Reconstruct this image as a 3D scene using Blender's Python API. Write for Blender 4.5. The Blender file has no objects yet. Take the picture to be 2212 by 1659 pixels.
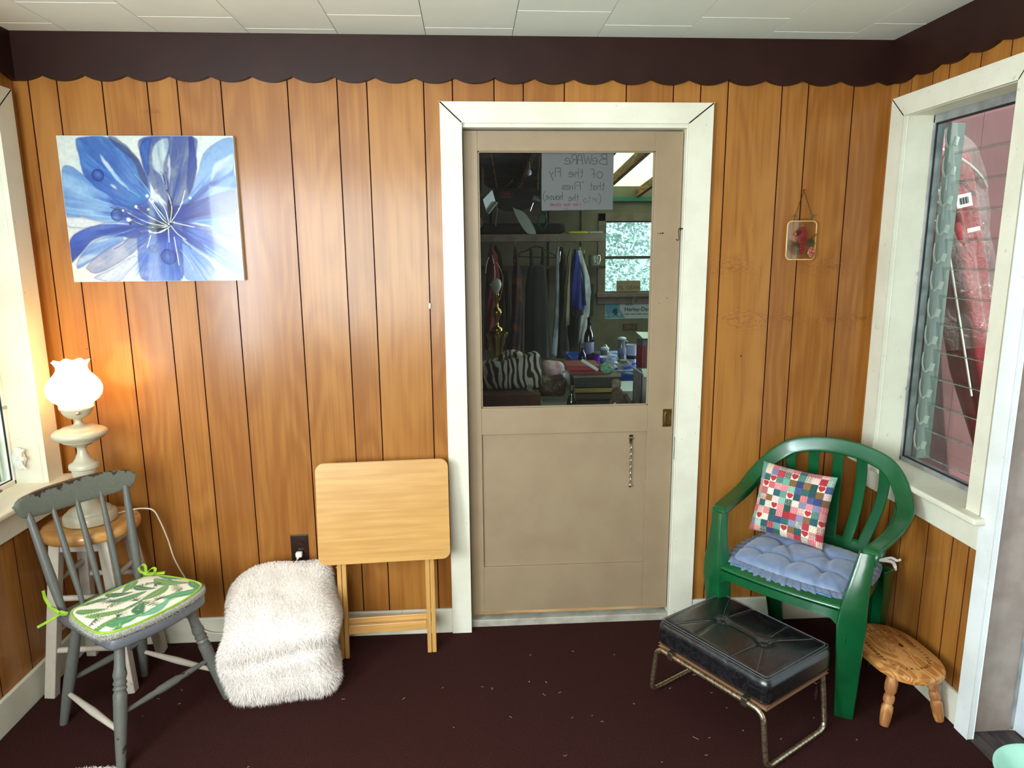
import bpy, math, random
import numpy as np
from mathutils import Vector, Matrix, Euler

SC = bpy.context.scene
COL = SC.collection
random.seed(7)

# ------------------------------------------------------------------ camera
cd = bpy.data.cameras.new('camera'); cam = bpy.data.objects.new('camera', cd); COL.objects.link(cam)
YAW, PIT, ROL, FPX = -0.0597, 0.1890, -0.0074, 1494.58
fw = Vector((-math.sin(YAW)*math.cos(PIT), math.cos(YAW)*math.cos(PIT), -math.sin(PIT)))
rt = Vector((math.cos(YAW), math.sin(YAW), 0)); up = rt.cross(fw)
rr = rt*math.cos(ROL) + up*math.sin(ROL); uu = up*math.cos(ROL) - rt*math.sin(ROL)
mw = Matrix(((rr.x, uu.x, -fw.x, -0.0884), (rr.y, uu.y, -fw.y, -2.6551), (rr.z, uu.z, -fw.z, 1.5527), (0, 0, 0, 1)))
cam.matrix_world = mw
cd.sensor_width = 36; cd.sensor_fit = 'HORIZONTAL'; cd.lens = FPX/2212*36; cd.clip_start = 0.02; cd.clip_end = 200
SC.camera = cam

# ------------------------------------------------------------------ world, sun, daylight, exposure
SC.view_settings.view_transform = 'Standard'; SC.view_settings.look = 'None'
SC.view_settings.gamma = 1; SC.view_settings.use_curve_mapping = False
SC.view_settings.exposure = 1.10
w = bpy.data.worlds.new('overcast_sky'); SC.world = w; w.use_nodes = True
w.node_tree.nodes['Background'].inputs[0].default_value = (0.74, 0.86, 1.0, 1)
w.node_tree.nodes['Background'].inputs[1].default_value = 0.8

def area(name, loc, target, sx, sy, power, col):
    l = bpy.data.lights.new(name, 'AREA'); l.shape = 'RECTANGLE'; l.size = sx; l.size_y = sy
    l.energy = power; l.color = col
    o = bpy.data.objects.new(name, l); COL.objects.link(o); o.location = loc
    o.rotation_euler = (Vector(target)-Vector(loc)).to_track_quat('-Z', 'Y').to_euler()
    return o
sl = bpy.data.lights.new('sun', 'SUN'); sl.energy = 5.0; sl.angle = 0.02; sl.color = (1, 0.96, 0.88)
so = bpy.data.objects.new('sun', sl); COL.objects.link(so)
so.rotation_euler = Vector((0.03, 0.38, -0.92)).to_track_quat('-Z', 'Y').to_euler()
# daylight entering by the left windows, the rear window and the garage side window
area('daylight_left_window', (-1.85, -2.27, 1.40), (1.1, -0.75, 0.9), 0.95, 1.2, 62, (0.80, 0.90, 1.0))
area('daylight_rear_window', (-0.92, -3.62, 1.55), (0.15, 0, 1.35), 1.5, 1.3, 60, (0.95, 0.98, 1.0))
area('daylight_garage_side', (3.25, 2.6, 1.5), (0.9, 2.3, 0.7), 1.2, 1.0, 20, (0.72, 0.84, 1.0))

# ------------------------------------------------------------------ helpers
def lin(c):
    return tuple((v/255/12.92 if v/255 <= 0.04045 else ((v/255+0.055)/1.055)**2.4) for v in c[:3])
def rgba(c): return (*lin(c), 1.0)

class NB:
    """tiny node builder"""
    def __init__(s, name):
        s.m = bpy.data.materials.new(name); s.m.use_nodes = True; s.t = s.m.node_tree; s.n = s.t.nodes; s.l = s.t.links
        s.p = s.n['Principled BSDF']; s.out = s.n['Material Output']; s._tc = None
    def new(s, ty, **kw):
        n = s.n.new(ty)
        for k, v in kw.items(): setattr(n, k, v)
        return n
    def link(s, a, b): s.l.new(a, b)
    def tc(s):
        if not s._tc: s._tc = s.n.new('ShaderNodeTexCoord')
        return s._tc.outputs['Object']
    def setin(s, sock, v):
        if isinstance(v, bpy.types.NodeSocket): s.l.new(v, sock)
        else: sock.default_value = v
    def vm(s, a, sc=(1, 1, 1), loc=(0, 0, 0), rot=(0, 0, 0)):
        n = s.n.new('ShaderNodeMapping'); s.setin(n.inputs[0], a)
        n.inputs[1].default_value = loc; n.inputs[2].default_value = rot; n.inputs[3].default_value = sc
        return n.outputs[0]
    def noise(s, vec, scale=5, detail=3, rough=.5, dist=0):
        n = s.n.new('ShaderNodeTexNoise'); s.setin(n.inputs['Vector'], vec); n.inputs['Scale'].default_value = scale
        n.inputs['Detail'].default_value = detail; n.inputs['Roughness'].default_value = rough; n.inputs['Distortion'].default_value = dist
        return n.outputs['Fac']
    def math(s, op, a, b=0, c=0, clamp=False):
        n = s.n.new('ShaderNodeMath'); n.operation = op; n.use_clamp = clamp
        s.setin(n.inputs[0], a); s.setin(n.inputs[1], b)
        if op in ('MULTIPLY_ADD', 'SMOOTH_MIN'): s.setin(n.inputs[2], c)
        return n.outputs[0]
    def ramp(s, f, a, b, lo=0., hi=1.):
        n = s.n.new('ShaderNodeMapRange'); n.interpolation_type = 'SMOOTHSTEP'
        s.setin(n.inputs[0], f); n.inputs[1].default_value = a; n.inputs[2].default_value = b
        n.inputs[3].default_value = lo; n.inputs[4].default_value = hi
        return n.outputs[0]
    def mix(s, f, a, b, mode='MIX'):
        n = s.n.new('ShaderNodeMix'); n.data_type = 'RGBA'; n.blend_type = mode
        s.setin(n.inputs[0], f); s.setin(n.inputs[6], a if isinstance(a, bpy.types.NodeSocket) else a)
        s.setin(n.inputs[7], b)
        return n.outputs[2]
    def attr(s, name):
        n = s.n.new('ShaderNodeAttribute'); n.attribute_name = name; return n
    def bump(s, h, strength=.3, dist=.01):
        n = s.n.new('ShaderNodeBump'); n.inputs['Strength'].default_value = strength; n.inputs['Distance'].default_value = dist
        s.setin(n.inputs['Height'], h); s.l.new(n.outputs[0], s.p.inputs['Normal'])
    def col(s, v): s.setin(s.p.inputs['Base Color'], v)
    def set(s, **kw):
        for k, v in kw.items():
            s.setin(s.p.inputs[{'rough': 'Roughness', 'metal': 'Metallic', 'coat': 'Coat Weight', 'coatr': 'Coat Roughness', 'spec': 'Specular IOR Level',
              'trans': 'Transmission Weight', 'alpha': 'Alpha', 'sheen': 'Sheen Weight', 'ec': 'Emission Color', 'es': 'Emission Strength', 'ior': 'IOR'}[k]], v)
        return s

def plain(name, c, rough=.5, metal=0, c2=None, ns=20, nd=3, bump=0, bscale=80, bdist=.002, coat=0, sheen=0, stretch=(1, 1, 1), spec=.5):
    b = NB(name); 
    if c2 is not None:
        f = b.ramp(b.noise(b.vm(b.tc(), stretch), ns, nd), .3, .7); b.col(b.mix(f, rgba(c), rgba(c2)))
    else: b.col(rgba(c))
    b.set(rough=rough, metal=metal, coat=coat, sheen=sheen, spec=spec)
    if bump: b.bump(b.noise(b.tc(), bscale, 3), bump, bdist)
    return b.m

def vcol(name, rough=.6, coat=0, sheen=0, bump=0, bscale=400, bdist=.001, spec=.5):
    b = NB(name); b.col(b.attr('Col').outputs['Color']); b.set(rough=rough, coat=coat, sheen=sheen, spec=spec)
    if bump: b.bump(b.noise(b.tc(), bscale, 2), bump, bdist)
    return b.m

def paint_chip(name, c, c2, chip, amount=.62, scale=14, rough=.5, spec=.5):
    """old brush paint with chips showing what is below"""
    b = NB(name); n1 = b.noise(b.tc(), scale, 6, .7); n2 = b.noise(b.tc(), 60, 3)
    base = b.mix(n2, rgba(c), rgba(c2))
    msk = b.ramp(n1, amount, amount+.02)
    b.col(b.mix(msk, base, rgba(chip))); b.set(rough=rough, spec=spec)
    b.bump(b.math('SUBTRACT', n2, msk), .25, .002)
    return b.m

def wood(name, c1, c2, axis=2, fine=60, rough=.4, coat=0, cathedral=8, contrast=1.0, coatr=.2):
    b = NB(name); st = [1, 1, 1]; st[axis] = .04
    v = b.vm(b.tc(), tuple(st)); st2 = [1, 1, 1]; st2[axis] = .16
    f1 = b.noise(v, fine, 4, .6); n2 = b.noise(b.vm(b.tc(), tuple(st2)), cathedral, 2, .5)
    rings = b.math('SINE', b.math('MULTIPLY', n2, 70))
    f = b.math('ADD', b.math('MULTIPLY', rings, .16*contrast), f1)
    f = b.math('ADD', f, b.math('MULTIPLY', b.math('SUBTRACT', b.noise(b.tc(), 2.5, 2), .5), .5))
    b.col(b.mix(b.ramp(f, .28, .75), rgba(c2), rgba(c1))); b.set(rough=rough, coat=coat, coatr=coatr)
    b.bump(f1, .12, .001)
    return b.m

class MB:
    def __init__(s): s.v = []; s.f = []; s.mi = []; s.c = []
    def add(s, vs, fs, m=0, cols=None):
        o = len(s.v); s.v += [tuple(map(float, x)) for x in vs]; s.f += [tuple(i+o for i in f) for f in fs]; s.mi += [m]*len(fs)
        s.c += (list(cols) if cols is not None else [(1, 1, 1)]*len(vs))
        return s
    def box(s, x0, x1, y0, y1, z0, z1, m=0):
        return s.add([(x, y, z) for z in (z0, z1) for y in (y0, y1) for x in (x0, x1)],
            [(0, 2, 3, 1), (4, 5, 7, 6), (0, 1, 5, 4), (2, 6, 7, 3), (0, 4, 6, 2), (1, 3, 7, 5)], m)
    def obox(s, c, d, rot=(0, 0, 0), m=0):
        R = Euler(rot).to_matrix(); h = Vector(d)/2; vs = []
        for z in (-1, 1):
            for y in (-1, 1):
                for x in (-1, 1): vs.append(Vector(c)+R@Vector((x*h.x, y*h.y, z*h.z)))
        return s.add(vs, [(0, 2, 3, 1), (4, 5, 7, 6), (0, 1, 5, 4), (2, 6, 7, 3), (0, 4, 6, 2), (1, 3, 7, 5)], m)
    def beam(s, a, b, wx, wy, upv=(0, 0, 1), m=0, w2=None):
        """rectangular bar from a to b; wx across, wy along up-ish"""
        a, b = Vector(a), Vector(b); d = (b-a).normalized(); u = Vector(upv); sdir = d.cross(u).normalized(); u2 = sdir.cross(d)
        vs = []
        for p, k in ((a, (wx, wy)), (b, w2 or (wx, wy))):
            for i, j in ((-1, -1), (1, -1), (1, 1), (-1, 1)): vs.append(p+sdir*i*k[0]/2+u2*j*k[1]/2)
        return s.add(vs, [(0, 1, 2, 3), (7, 6, 5, 4), (0, 4, 5, 1), (1, 5, 6, 2), (2, 6, 7, 3), (3, 7, 4, 0)], m)
    def tube(s, pts, r, n=12, closed=False, m=0, cap=True):
        P = [Vector(p) for p in pts]; L = len(P); R = list(r) if isinstance(r, (list, tuple)) else [r]*L
        T = []
        for i in range(L):
            if closed: t = P[(i+1) % L]-P[i-1]
            else: t = P[min(i+1, L-1)]-P[max(i-1, 0)]
            T.append(t.normalized() if t.length > 1e-9 else Vector((0, 0, 1)))
        nrm = T[0].orthogonal().normalized(); vs = []
        for i in range(L):
            nrm = (nrm-T[i]*nrm.dot(T[i]))
            nrm = nrm.normalized() if nrm.length > 1e-6 else T[i].orthogonal().normalized()
            bn = T[i].cross(nrm)
            for k in range(n):
                a = 2*math.pi*k/n; vs.append(P[i]+(nrm*math.cos(a)+bn*math.sin(a))*R[i])
        fs = []
        for i in range(L if closed else L-1):
            j = (i+1) % L
            for k in range(n): fs.append((i*n+k, i*n+(k+1) % n, j*n+(k+1) % n, j*n+k))
        if cap and not closed: fs += [tuple(range(n-1, -1, -1)), tuple((L-1)*n+k for k in range(n))]
        return s.add(vs, fs, m)
    def lathe(s, prof, n=40, c=(0, 0, 0), m=0, M=None, wave=None):
        vs = []; fs = []
        for j, (r, z) in enumerate(prof):
            for k in range(n):
                a = 2*math.pi*k/n; rr_ = max(r, 1e-5); zz = z
                if wave: rr_, zz = wave(j, a, rr_, zz)
                p = Vector((rr_*math.cos(a), rr_*math.sin(a), zz))
                if M: p = M@p
                vs.append(p+Vector(c))
        for j in range(len(prof)-1):
            for k in range(n): fs.append((j*n+k, j*n+(k+1) % n, (j+1)*n+(k+1) % n, (j+1)*n+k))
        return s.add(vs, fs, m)
    def grid(s, nu, nv, fn, wu=False, m=0, cfn=None):
        vs = [fn(i/(nu if wu else nu-1), j/(nv-1)) for j in range(nv) for i in range(nu)]
        cs = [cfn(i/(nu if wu else nu-1), j/(nv-1)) for j in range(nv) for i in range(nu)] if cfn else None
        fs = []
        for j in range(nv-1):
            for i in range(nu if wu else nu-1): i2 = (i+1) % nu; fs.append((j*nu+i, j*nu+i2, (j+1)*nu+i2, (j+1)*nu+i))
        return s.add(vs, fs, m, cs)
    def prism(s, poly, a0, a1, axis='z', m=0):
        """extrude 2-D polygon. axis z:(x,y) y:(x,z) x:(y,z)"""
        def P(p, a): return {'z': (p[0], p[1], a), 'y': (p[0], a, p[1]), 'x': (a, p[0], p[1])}[axis]
        n = len(poly); vs = [P(p, a0) for p in poly]+[P(p, a1) for p in poly]
        fs = [tuple(range(n)), tuple(range(2*n-1, n-1, -1))]+[(i, (i+1) % n, n+(i+1) % n, n+i) for i in range(n)]
        return s.add(vs, fs, m)
    def sweep(s, pts, wd, W, T, m=0, n=None):
        """flat band: centre points, width directions, widths, thickness; rounded rectangular section"""
        P = [Vector(p) for p in pts]; L = len(P); vs = []; prof = []
        for k in range(16):
            a = 2*math.pi*(k+.5)/16; c_, s_ = math.cos(a), math.sin(a)
            prof.append((math.copysign(abs(c_)**.35, c_), math.copysign(abs(s_)**.35, s_)))
        for i in range(L):
            t = (P[min(i+1, L-1)]-P[max(i-1, 0)]).normalized(); d = Vector(wd[i]); d = (d-t*d.dot(t)).normalized(); nn = t.cross(d)
            Wi = W[i] if isinstance(W, (list, tuple)) else W; Ti = T[i] if isinstance(T, (list, tuple)) else T
            for a, b in prof: vs.append(P[i]+d*a*Wi/2+nn*b*Ti/2)
        fs = []
        for i in range(L-1):
            for k in range(16): fs.append((i*16+k, i*16+(k+1) % 16, (i+1)*16+(k+1) % 16, (i+1)*16+k))
        fs += [tuple(range(15, -1, -1)), tuple((L-1)*16+k for k in range(16))]
        return s.add(vs, fs, m)
    def rbox(s, d, r, c=(0, 0, 0), n=8, fn=None, m=0, cfn=None):
        """rounded box from a subdivided cube; fn displaces"""
        h = Vector(d)/2; vmap = {}; vs = []; fs = []; cs = []
        def vid(p):
            k = (round(p[0], 5), round(p[1], 5), round(p[2], 5))
            if k not in vmap:
                q = Vector((p[0]*h.x, p[1]*h.y, p[2]*h.z)); inn = Vector([max(-(h[i]-r), min(h[i]-r, q[i])) for i in range(3)])
                dd = q-inn; nn = dd.normalized() if dd.length > 1e-9 else Vector((0, 0, 1))
                q2 = inn+nn*r if dd.length > 1e-9 else q
                if fn: q2 = fn(q2, nn)
                vmap[k] = len(vs); vs.append(q2+Vector(c)); cs.append(cfn(q2) if cfn else (1, 1, 1))
            return vmap[k]
        for ax in range(3):
            for sg in (-1, 1):
                for i in range(n):
                    for j in range(n):
                        q = []
                        for a, b in ((i, j), (i+1, j), (i+1, j+1), (i, j+1)):
                            p = [0, 0, 0]; p[ax] = sg; p[(ax+1) % 3] = math.tan((a/n*2-1)*math.pi/4*1.0); p[(ax+2) % 3] = math.tan((b/n*2-1)*math.pi/4)
                            q.append(vid(p))
                        fs.append(tuple(q) if sg > 0 else tuple(reversed(q)))
        return s.add(vs, fs, m, cs)
    def loft(s, rows, n=20, ripple=0, k=5, ph=0, m=0, caps=True):
        """rows: (x,y,z,halfwidth,halfdepth)"""
        vs = []; L = len(rows)
        for j, (x, y, z, a_, b_) in enumerate(rows):
            for i in range(n):
                t = 2*math.pi*i/n; q = 1+ripple*math.sin(k*t+ph+j*.35)
                vs.append((x+a_*math.cos(t)*q, y+b_*math.sin(t)*q, z))
        fs = [(j*n+i, j*n+(i+1) % n, (j+1)*n+(i+1) % n, (j+1)*n+i) for j in range(L-1) for i in range(n)]
        if caps: fs += [tuple(range(n-1, -1, -1)), tuple((L-1)*n+i for i in range(n))]
        return s.add(vs, fs, m)
    def build(s, name, mats, parent=None, smooth=40, bevel=0, seg=2, col=False, label=None, solid=0, sub=0):
        me = bpy.data.meshes.new(name); me.from_pydata(s.v, [], s.f)
        for mm in (mats if isinstance(mats, (list, tuple)) else [mats]): me.materials.append(mm)
        if any(s.mi): me.polygons.foreach_set('material_index', s.mi)
        if col:
            at = me.attributes.new('Col', 'FLOAT_COLOR', 'POINT')
            a = np.ones((len(s.v), 4), dtype=np.float32); a[:, :3] = np.array(s.c, dtype=np.float32); at.data.foreach_set('color', a.ravel())
        me.validate(); me.update()
        if smooth:
            me.polygons.foreach_set('use_smooth', [True]*len(me.polygons))
            if smooth < 180: me.set_sharp_from_angle(angle=math.radians(smooth))
        o = bpy.data.objects.new(name, me); COL.objects.link(o)
        if parent: o.parent = parent
        if solid: md = o.modifiers.new('thick', 'SOLIDIFY'); md.thickness = solid; md.offset = 0
        if bevel: md = o.modifiers.new('bevel', 'BEVEL'); md.width = bevel; md.segments = seg; md.limit_method = 'ANGLE'; md.angle_limit = math.radians(35)
        if sub: md = o.modifiers.new('sub', 'SUBSURF'); md.levels = sub; md.render_levels = sub
        if label: o['label'] = label
        return o

def thing(name, label, cat, loc=(0, 0, 0), rz=0, group=None, rot=None):
    o = bpy.data.objects.new(name, None); COL.objects.link(o); o.empty_display_size = .05
    o.location = loc; o.rotation_euler = rot or (0, 0, rz); o['label'] = label; o['category'] = cat
    if group: o['group'] = group
    return o
def tag(o, label, cat, group=None, kind=None):
    o['label'] = label; o['category'] = cat
    if group: o['group'] = group
    if kind: o['kind'] = kind
    return o
def struct(o, label=None):
    o['kind'] = 'structure'
    if label: o['label'] = label
    return o
def copy_tree(o, parent=None):
    c = o.copy(); COL.objects.link(c); c.parent = parent
    for ch in [x for x in bpy.data.objects if x.parent == o]: copy_tree(ch, c)
    return c
def bez(p0, p1, p2, p3, n=16):
    P = [Vector(p) for p in (p0, p1, p2, p3)]; out = []
    for i in range(n+1):
        t = i/n; u = 1-t; out.append(P[0]*u**3+P[1]*3*u*u*t+P[2]*3*u*t*t+P[3]*t**3)
    return out
def smoothpath(pts, n=6):
    P = [Vector(p) for p in pts]; out = []
    for i in range(len(P)-1):
        a = P[max(i-1, 0)]; b = P[i]; c = P[i+1]; d = P[min(i+2, len(P)-1)]
        for k in range(n):
            t = k/n; out.append(.5*((2*b)+(c-a)*t+(2*a-5*b+4*c-d)*t*t+(-a+3*b-3*c+d)*t**3))
    out.append(P[-1]); return out
def text(s_, size, M, mat, parent=None, name='lettering', ext=.0006, mirror=False, sx=1.0, center=True, bold=0):
    cu = bpy.data.curves.new(name, 'FONT'); cu.body = s_; cu.size = size; cu.extrude = ext; cu.resolution_u = 3; cu.offset = bold
    if center: cu.align_x = 'CENTER'; cu.align_y = 'CENTER'
    t = bpy.data.objects.new(name, cu); COL.objects.link(t); bpy.context.view_layer.update()
    me = bpy.data.meshes.new_from_object(t.evaluated_get(bpy.context.evaluated_depsgraph_get()))
    bpy.data.objects.remove(t); bpy.data.curves.remove(cu)
    me.transform(M@Matrix.Diagonal(((-1 if mirror else 1)*sx, 1, 1, 1)))
    me.materials.clear(); me.materials.append(mat)
    o = bpy.data.objects.new(name, me); COL.objects.link(o)
    if parent: o.parent = parent
    return o
def RX(a): return Matrix.Rotation(a, 4, 'X')
def RZ(a): return Matrix.Rotation(a, 4, 'Z')
def TR(*v): return Matrix.Translation(Vector(v))
def join_meshes(objs, name):
    mb = MB()
    for o in objs:
        vs = [o.matrix_basis@v.co for v in o.data.vertices]; mb.add(vs, [tuple(p.vertices) for p in o.data.polygons])
    mats = objs[0].data.materials[0]; par = objs[0].parent
    for o in objs: m_ = o.data; bpy.data.objects.remove(o); bpy.data.meshes.remove(m_)
    return mb.build(name, mats, par, smooth=0)

# ---- numpy painting
def vnoise(x, y, seed=0):
    rs = np.random.RandomState(seed); G = rs.rand(256, 256)
    xi = np.floor(x).astype(int); yi = np.floor(y).astype(int); fx = x-xi; fy = y-yi
    fx = fx*fx*(3-2*fx); fy = fy*fy*(3-2*fy); g = lambda a, b: G[a % 256, b % 256]
    return (g(xi, yi)*(1-fx)+g(xi+1, yi)*fx)*(1-fy)+(g(xi, yi+1)*(1-fx)+g(xi+1, yi+1)*fx)*fy
def fbm(x, y, seed=0, o=4):
    s_ = 0; a = .5; t = 0
    for i in range(o): s_ = s_+a*vnoise(x*2**i, y*2**i, seed+i); t += a; a *= .5
    return s_/t
def polydist(x, y, poly):
    """signed distance, positive inside"""
    d = np.full(x.shape, 1e9); inside = np.zeros(x.shape, bool); n = len(poly)
    for i in range(n):
        x0, y0 = poly[i]; x1, y1 = poly[(i+1) % n]; ex, ey = x1-x0, y1-y0
        t = np.clip(((x-x0)*ex+(y-y0)*ey)/(ex*ex+ey*ey+1e-12), 0, 1)
        d = np.minimum(d, np.hypot(x-x0-t*ex, y-y0-t*ey))
        cnd = ((y0 > y) != (y1 > y)); xx = ex*(y-y0)/(ey if abs(ey) > 1e-12 else 1e-12)+x0
        inside ^= cnd & (x < xx)
    return np.where(inside, d, -d)
def cr(poly, n=8):
    """closed catmull-rom"""
    out = []; L = len(poly)
    for i in range(L):
        a, b, c, d = [np.array(poly[(i+k) % L], float) for k in (-1, 0, 1, 2)]
        for k in range(n):
            t = k/n; out.append(tuple(.5*((2*b)+(c-a)*t+(2*a-5*b+4*c-d)*t*t+(-a+3*b-3*c+d)*t**3)))
    return out
def segdist(x, y, pts):
    d = np.full(x.shape, 1e9)
    for i in range(len(pts)-1):
        x0, y0 = pts[i]; x1, y1 = pts[i+1]; ex, ey = x1-x0, y1-y0
        t = np.clip(((x-x0)*ex+(y-y0)*ey)/(ex*ex+ey*ey+1e-12), 0, 1); d = np.minimum(d, np.hypot(x-x0-t*ex, y-y0-t*ey))
    return d
def blend(img, c, a): return img*(1-a[..., None])+np.array(lin(c))*a[..., None]
def sstep(x, a, b): t = np.clip((x-a)/(b-a), 0, 1); return t*t*(3-2*t)
# ================================================================== materials of the room
XL, XR, H = -1.6558, 1.5014, 2.304
def panel_mat(name, c1, c2, knots=()):
    b = NB(name); tc = b.tc(); pv = b.attr('Col').outputs['Color']
    sep = b.new('ShaderNodeSeparateColor'); b.link(pv, sep.inputs[0]); pvr, pvg = sep.outputs[0], sep.outputs[1]
    add = b.new('ShaderNodeVectorMath', operation='ADD'); b.link(tc, add.inputs[0])
    sc_ = b.new('ShaderNodeVectorMath', operation='SCALE'); b.link(pv, sc_.inputs[0]); sc_.inputs['Scale'].default_value = 37.0
    b.link(sc_.outputs[0], add.inputs[1]); v = add.outputs[0]
    fine = b.noise(b.vm(v, (70, 70, 1.6)), 1, 5, .65); mid = b.noise(b.vm(v, (9, 9, .9)), 1, 3, .5)
    low = b.noise(b.vm(v, (3.2, 3.2, .75)), 1, 2, .5)
    rings = b.math('SINE', b.math('MULTIPLY', low, 85))
    f = b.math('ADD', b.math('MULTIPLY', fine, .55), b.math('MULTIPLY', mid, .45))
    f = b.math('ADD', f, b.math('MULTIPLY', rings, .05))
    f = b.math('ADD', f, b.math('MULTIPLY', b.math('SUBTRACT', pvr, .5), .16))
    base = b.mix(b.ramp(f, .33, .68), rgba(c2), rgba(c1))
    for (kx, kz, kr, st) in knots:
        vv = b.vm(tc, (.55, 1, 1.5), (-kx*.55, 0, -kz*1.5)); nn = b.noise(b.vm(tc, (1, 1, 1.6)), 13, 5, .65)
        ln = b.new('ShaderNodeVectorMath', operation='LENGTH'); b.link(vv, ln.inputs[0])
        d = b.math('ADD', ln.outputs['Value'], b.math('MULTIPLY', b.math('SUBTRACT', nn, .5), .16))
        m_ = b.ramp(d, kr, kr*.2, 0, st*.8); rg = b.math('SINE', b.math('MULTIPLY', d, 330))
        base = b.mix(b.math('MULTIPLY', m_, b.ramp(rg, -.2, 1)), base, rgba((120, 66, 26)))
        base = b.mix(b.math('MULTIPLY', b.ramp(d, kr*.12, 0), st*.7), base, rgba((112, 60, 24)))
    # small dark nail heads and pits
    vo = b.new('ShaderNodeTexVoronoi'); b.link(b.vm(tc, (7, 7, 4)), vo.inputs['Vector']); vo.inputs['Scale'].default_value = 1
    base = b.mix(b.ramp(vo.outputs['Distance'], .024, .014), base, rgba((60, 28, 12)))
    b.col(b.mix(pvg, base, rgba((58, 14, 12)))); b.set(rough=.5, coat=.55, coatr=.20, spec=.22)
    b.bump(fine, .06, .0006)
    return b.m
PC1, PC2 = (163, 108, 46), (138, 83, 30)
M_wb = panel_mat('varnished_plywood', PC1, PC2, [(.914, 1.492, .10, .5), (.985, 1.285, .10, .6), (1.31, 1.488, .10, .5), (1.346, 1.28, .09, .55), (1.157, 1.29, .08, .5), (1.47, 1.287, .07, .5), (-1.18, 2.05, .03, .4)])
M_wl = panel_mat('varnished_plywood_side', PC1, PC2)

def white_mat(name, c, c2, rough=.42):
    b = NB(name); n = b.noise(b.tc(), 6, 5, .6); n2 = b.noise(b.tc(), 45, 3)
    base = b.mix(b.ramp(n, .35, .7), rgba(c), rgba(c2))
    base = b.mix(b.ramp(n2, .70, .74, 0, .35), base, rgba((150, 140, 120)))
    b.col(base); b.set(rough=rough, spec=.4); b.bump(n2, .12, .001); return b.m
M_white = white_mat('cream_gloss_paint', (224, 220, 202), (214, 209, 190))
M_sash = white_mat('white_sash_paint', (228, 226, 218), (206, 200, 188))
M_brown = plain('brown_scallop_paint', (44, 20, 15), .45, c2=(38, 16, 12), ns=8, bump=.08, bscale=120, spec=.25)
M_ceil = plain('ceiling_tile_white', (232, 234, 224), .62, c2=(226, 229, 220), ns=3, bump=.08, bscale=40)
M_ceilgap = plain('ceiling_joint_dark', (70, 66, 60), .9)
M_ceilin = plain('ceiling_joint_light', (246, 246, 238), .6)
b = NB('maroon_carpet'); n1 = b.noise(b.tc(), 420, 2, .7); n2 = b.noise(b.tc(), 5, 5, .6); n3 = b.noise(b.vm(b.tc(), (1, .35, 1)), 14, 4, .7)
base = b.mix(b.ramp(n1, .38, .70), rgba((34, 16, 15)), rgba((82, 48, 44)))
base = b.mix(b.ramp(n2, .45, .75, 0, .35), base, rgba((52, 28, 25)))
base = b.mix(b.ramp(n3, .70, .80, 0, .18), base, rgba((96, 76, 68)))
b.col(base); b.set(rough=.95, spec=.05, sheen=0); b.bump(n1, .8, .004); M_carpet = b.m
b = NB('tan_door_paint'); n = b.noise(b.tc(), 7, 5, .6); n2 = b.noise(b.vm(b.tc(), (.2, 1, 1)), 60, 3)
b.col(b.mix(b.ramp(n, .3, .75), rgba((150, 130, 104)), rgba((142, 121, 96)))); b.set(rough=.4, spec=.4); b.bump(n2, .15, .001); M_tan = b.m
M_alu = plain('dull_aluminium', (176, 178, 180), .38, .45, c2=(140, 143, 146), ns=12)
M_aluw = plain('grey_aluminium_paint', (134, 140, 135), .4, .3)
M_clipw = plain('pale_clip_metal', (176, 180, 172), .35, .2)
M_dark = plain('dark_gasket', (22, 22, 24), .6)
M_brass = plain('aged_brass', (150, 122, 70), .35, 1, c2=(105, 84, 48), ns=30)
M_chrome = plain('bright_chrome', (214, 212, 206), .14, 1)
M_iron = plain('dark_iron', (40, 36, 32), .5, .8)
def glass_mat(name, tint=(255, 255, 255), refl=.06, dirt=.0):
    b = NB(name); b.n.remove(b.p)
    tr = b.new('ShaderNodeBsdfTransparent'); tr.inputs[0].default_value = rgba(tint)
    gl = b.new('ShaderNodeBsdfGlossy'); gl.inputs['Roughness'].default_value = .02
    fr = b.new('ShaderNodeLayerWeight'); fr.inputs[0].default_value = .5
    mx = b.new('ShaderNodeMixShader'); b.link(b.math('ADD', b.math('MULTIPLY', b.math('POWER', fr.outputs['Facing'], 5), .5), refl, clamp=True), mx.inputs[0]); b.link(tr.outputs[0], mx.inputs[1]); b.link(gl.outputs[0], mx.inputs[2])
    last = mx.outputs[0]
    if dirt:
        df = b.new('ShaderNodeBsdfDiffuse'); df.inputs[0].default_value = (.6, .6, .6, 1); m2 = b.new('ShaderNodeMixShader')
        b.link(b.math('ADD', b.math('MULTIPLY', b.ramp(b.noise(b.tc(), 260, 2), .70, .78), dirt*4), dirt*.35), m2.inputs[0]); b.link(last, m2.inputs[1]); b.link(df.outputs[0], m2.inputs[2]); last = m2.outputs[0]
    b.link(last, b.out.inputs[0]); return b.m
M_glass = glass_mat('door_glass', (244, 248, 246), .006, .012)
M_lglass = glass_mat('louvre_glass', (242, 246, 243), .02, .02)

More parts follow.
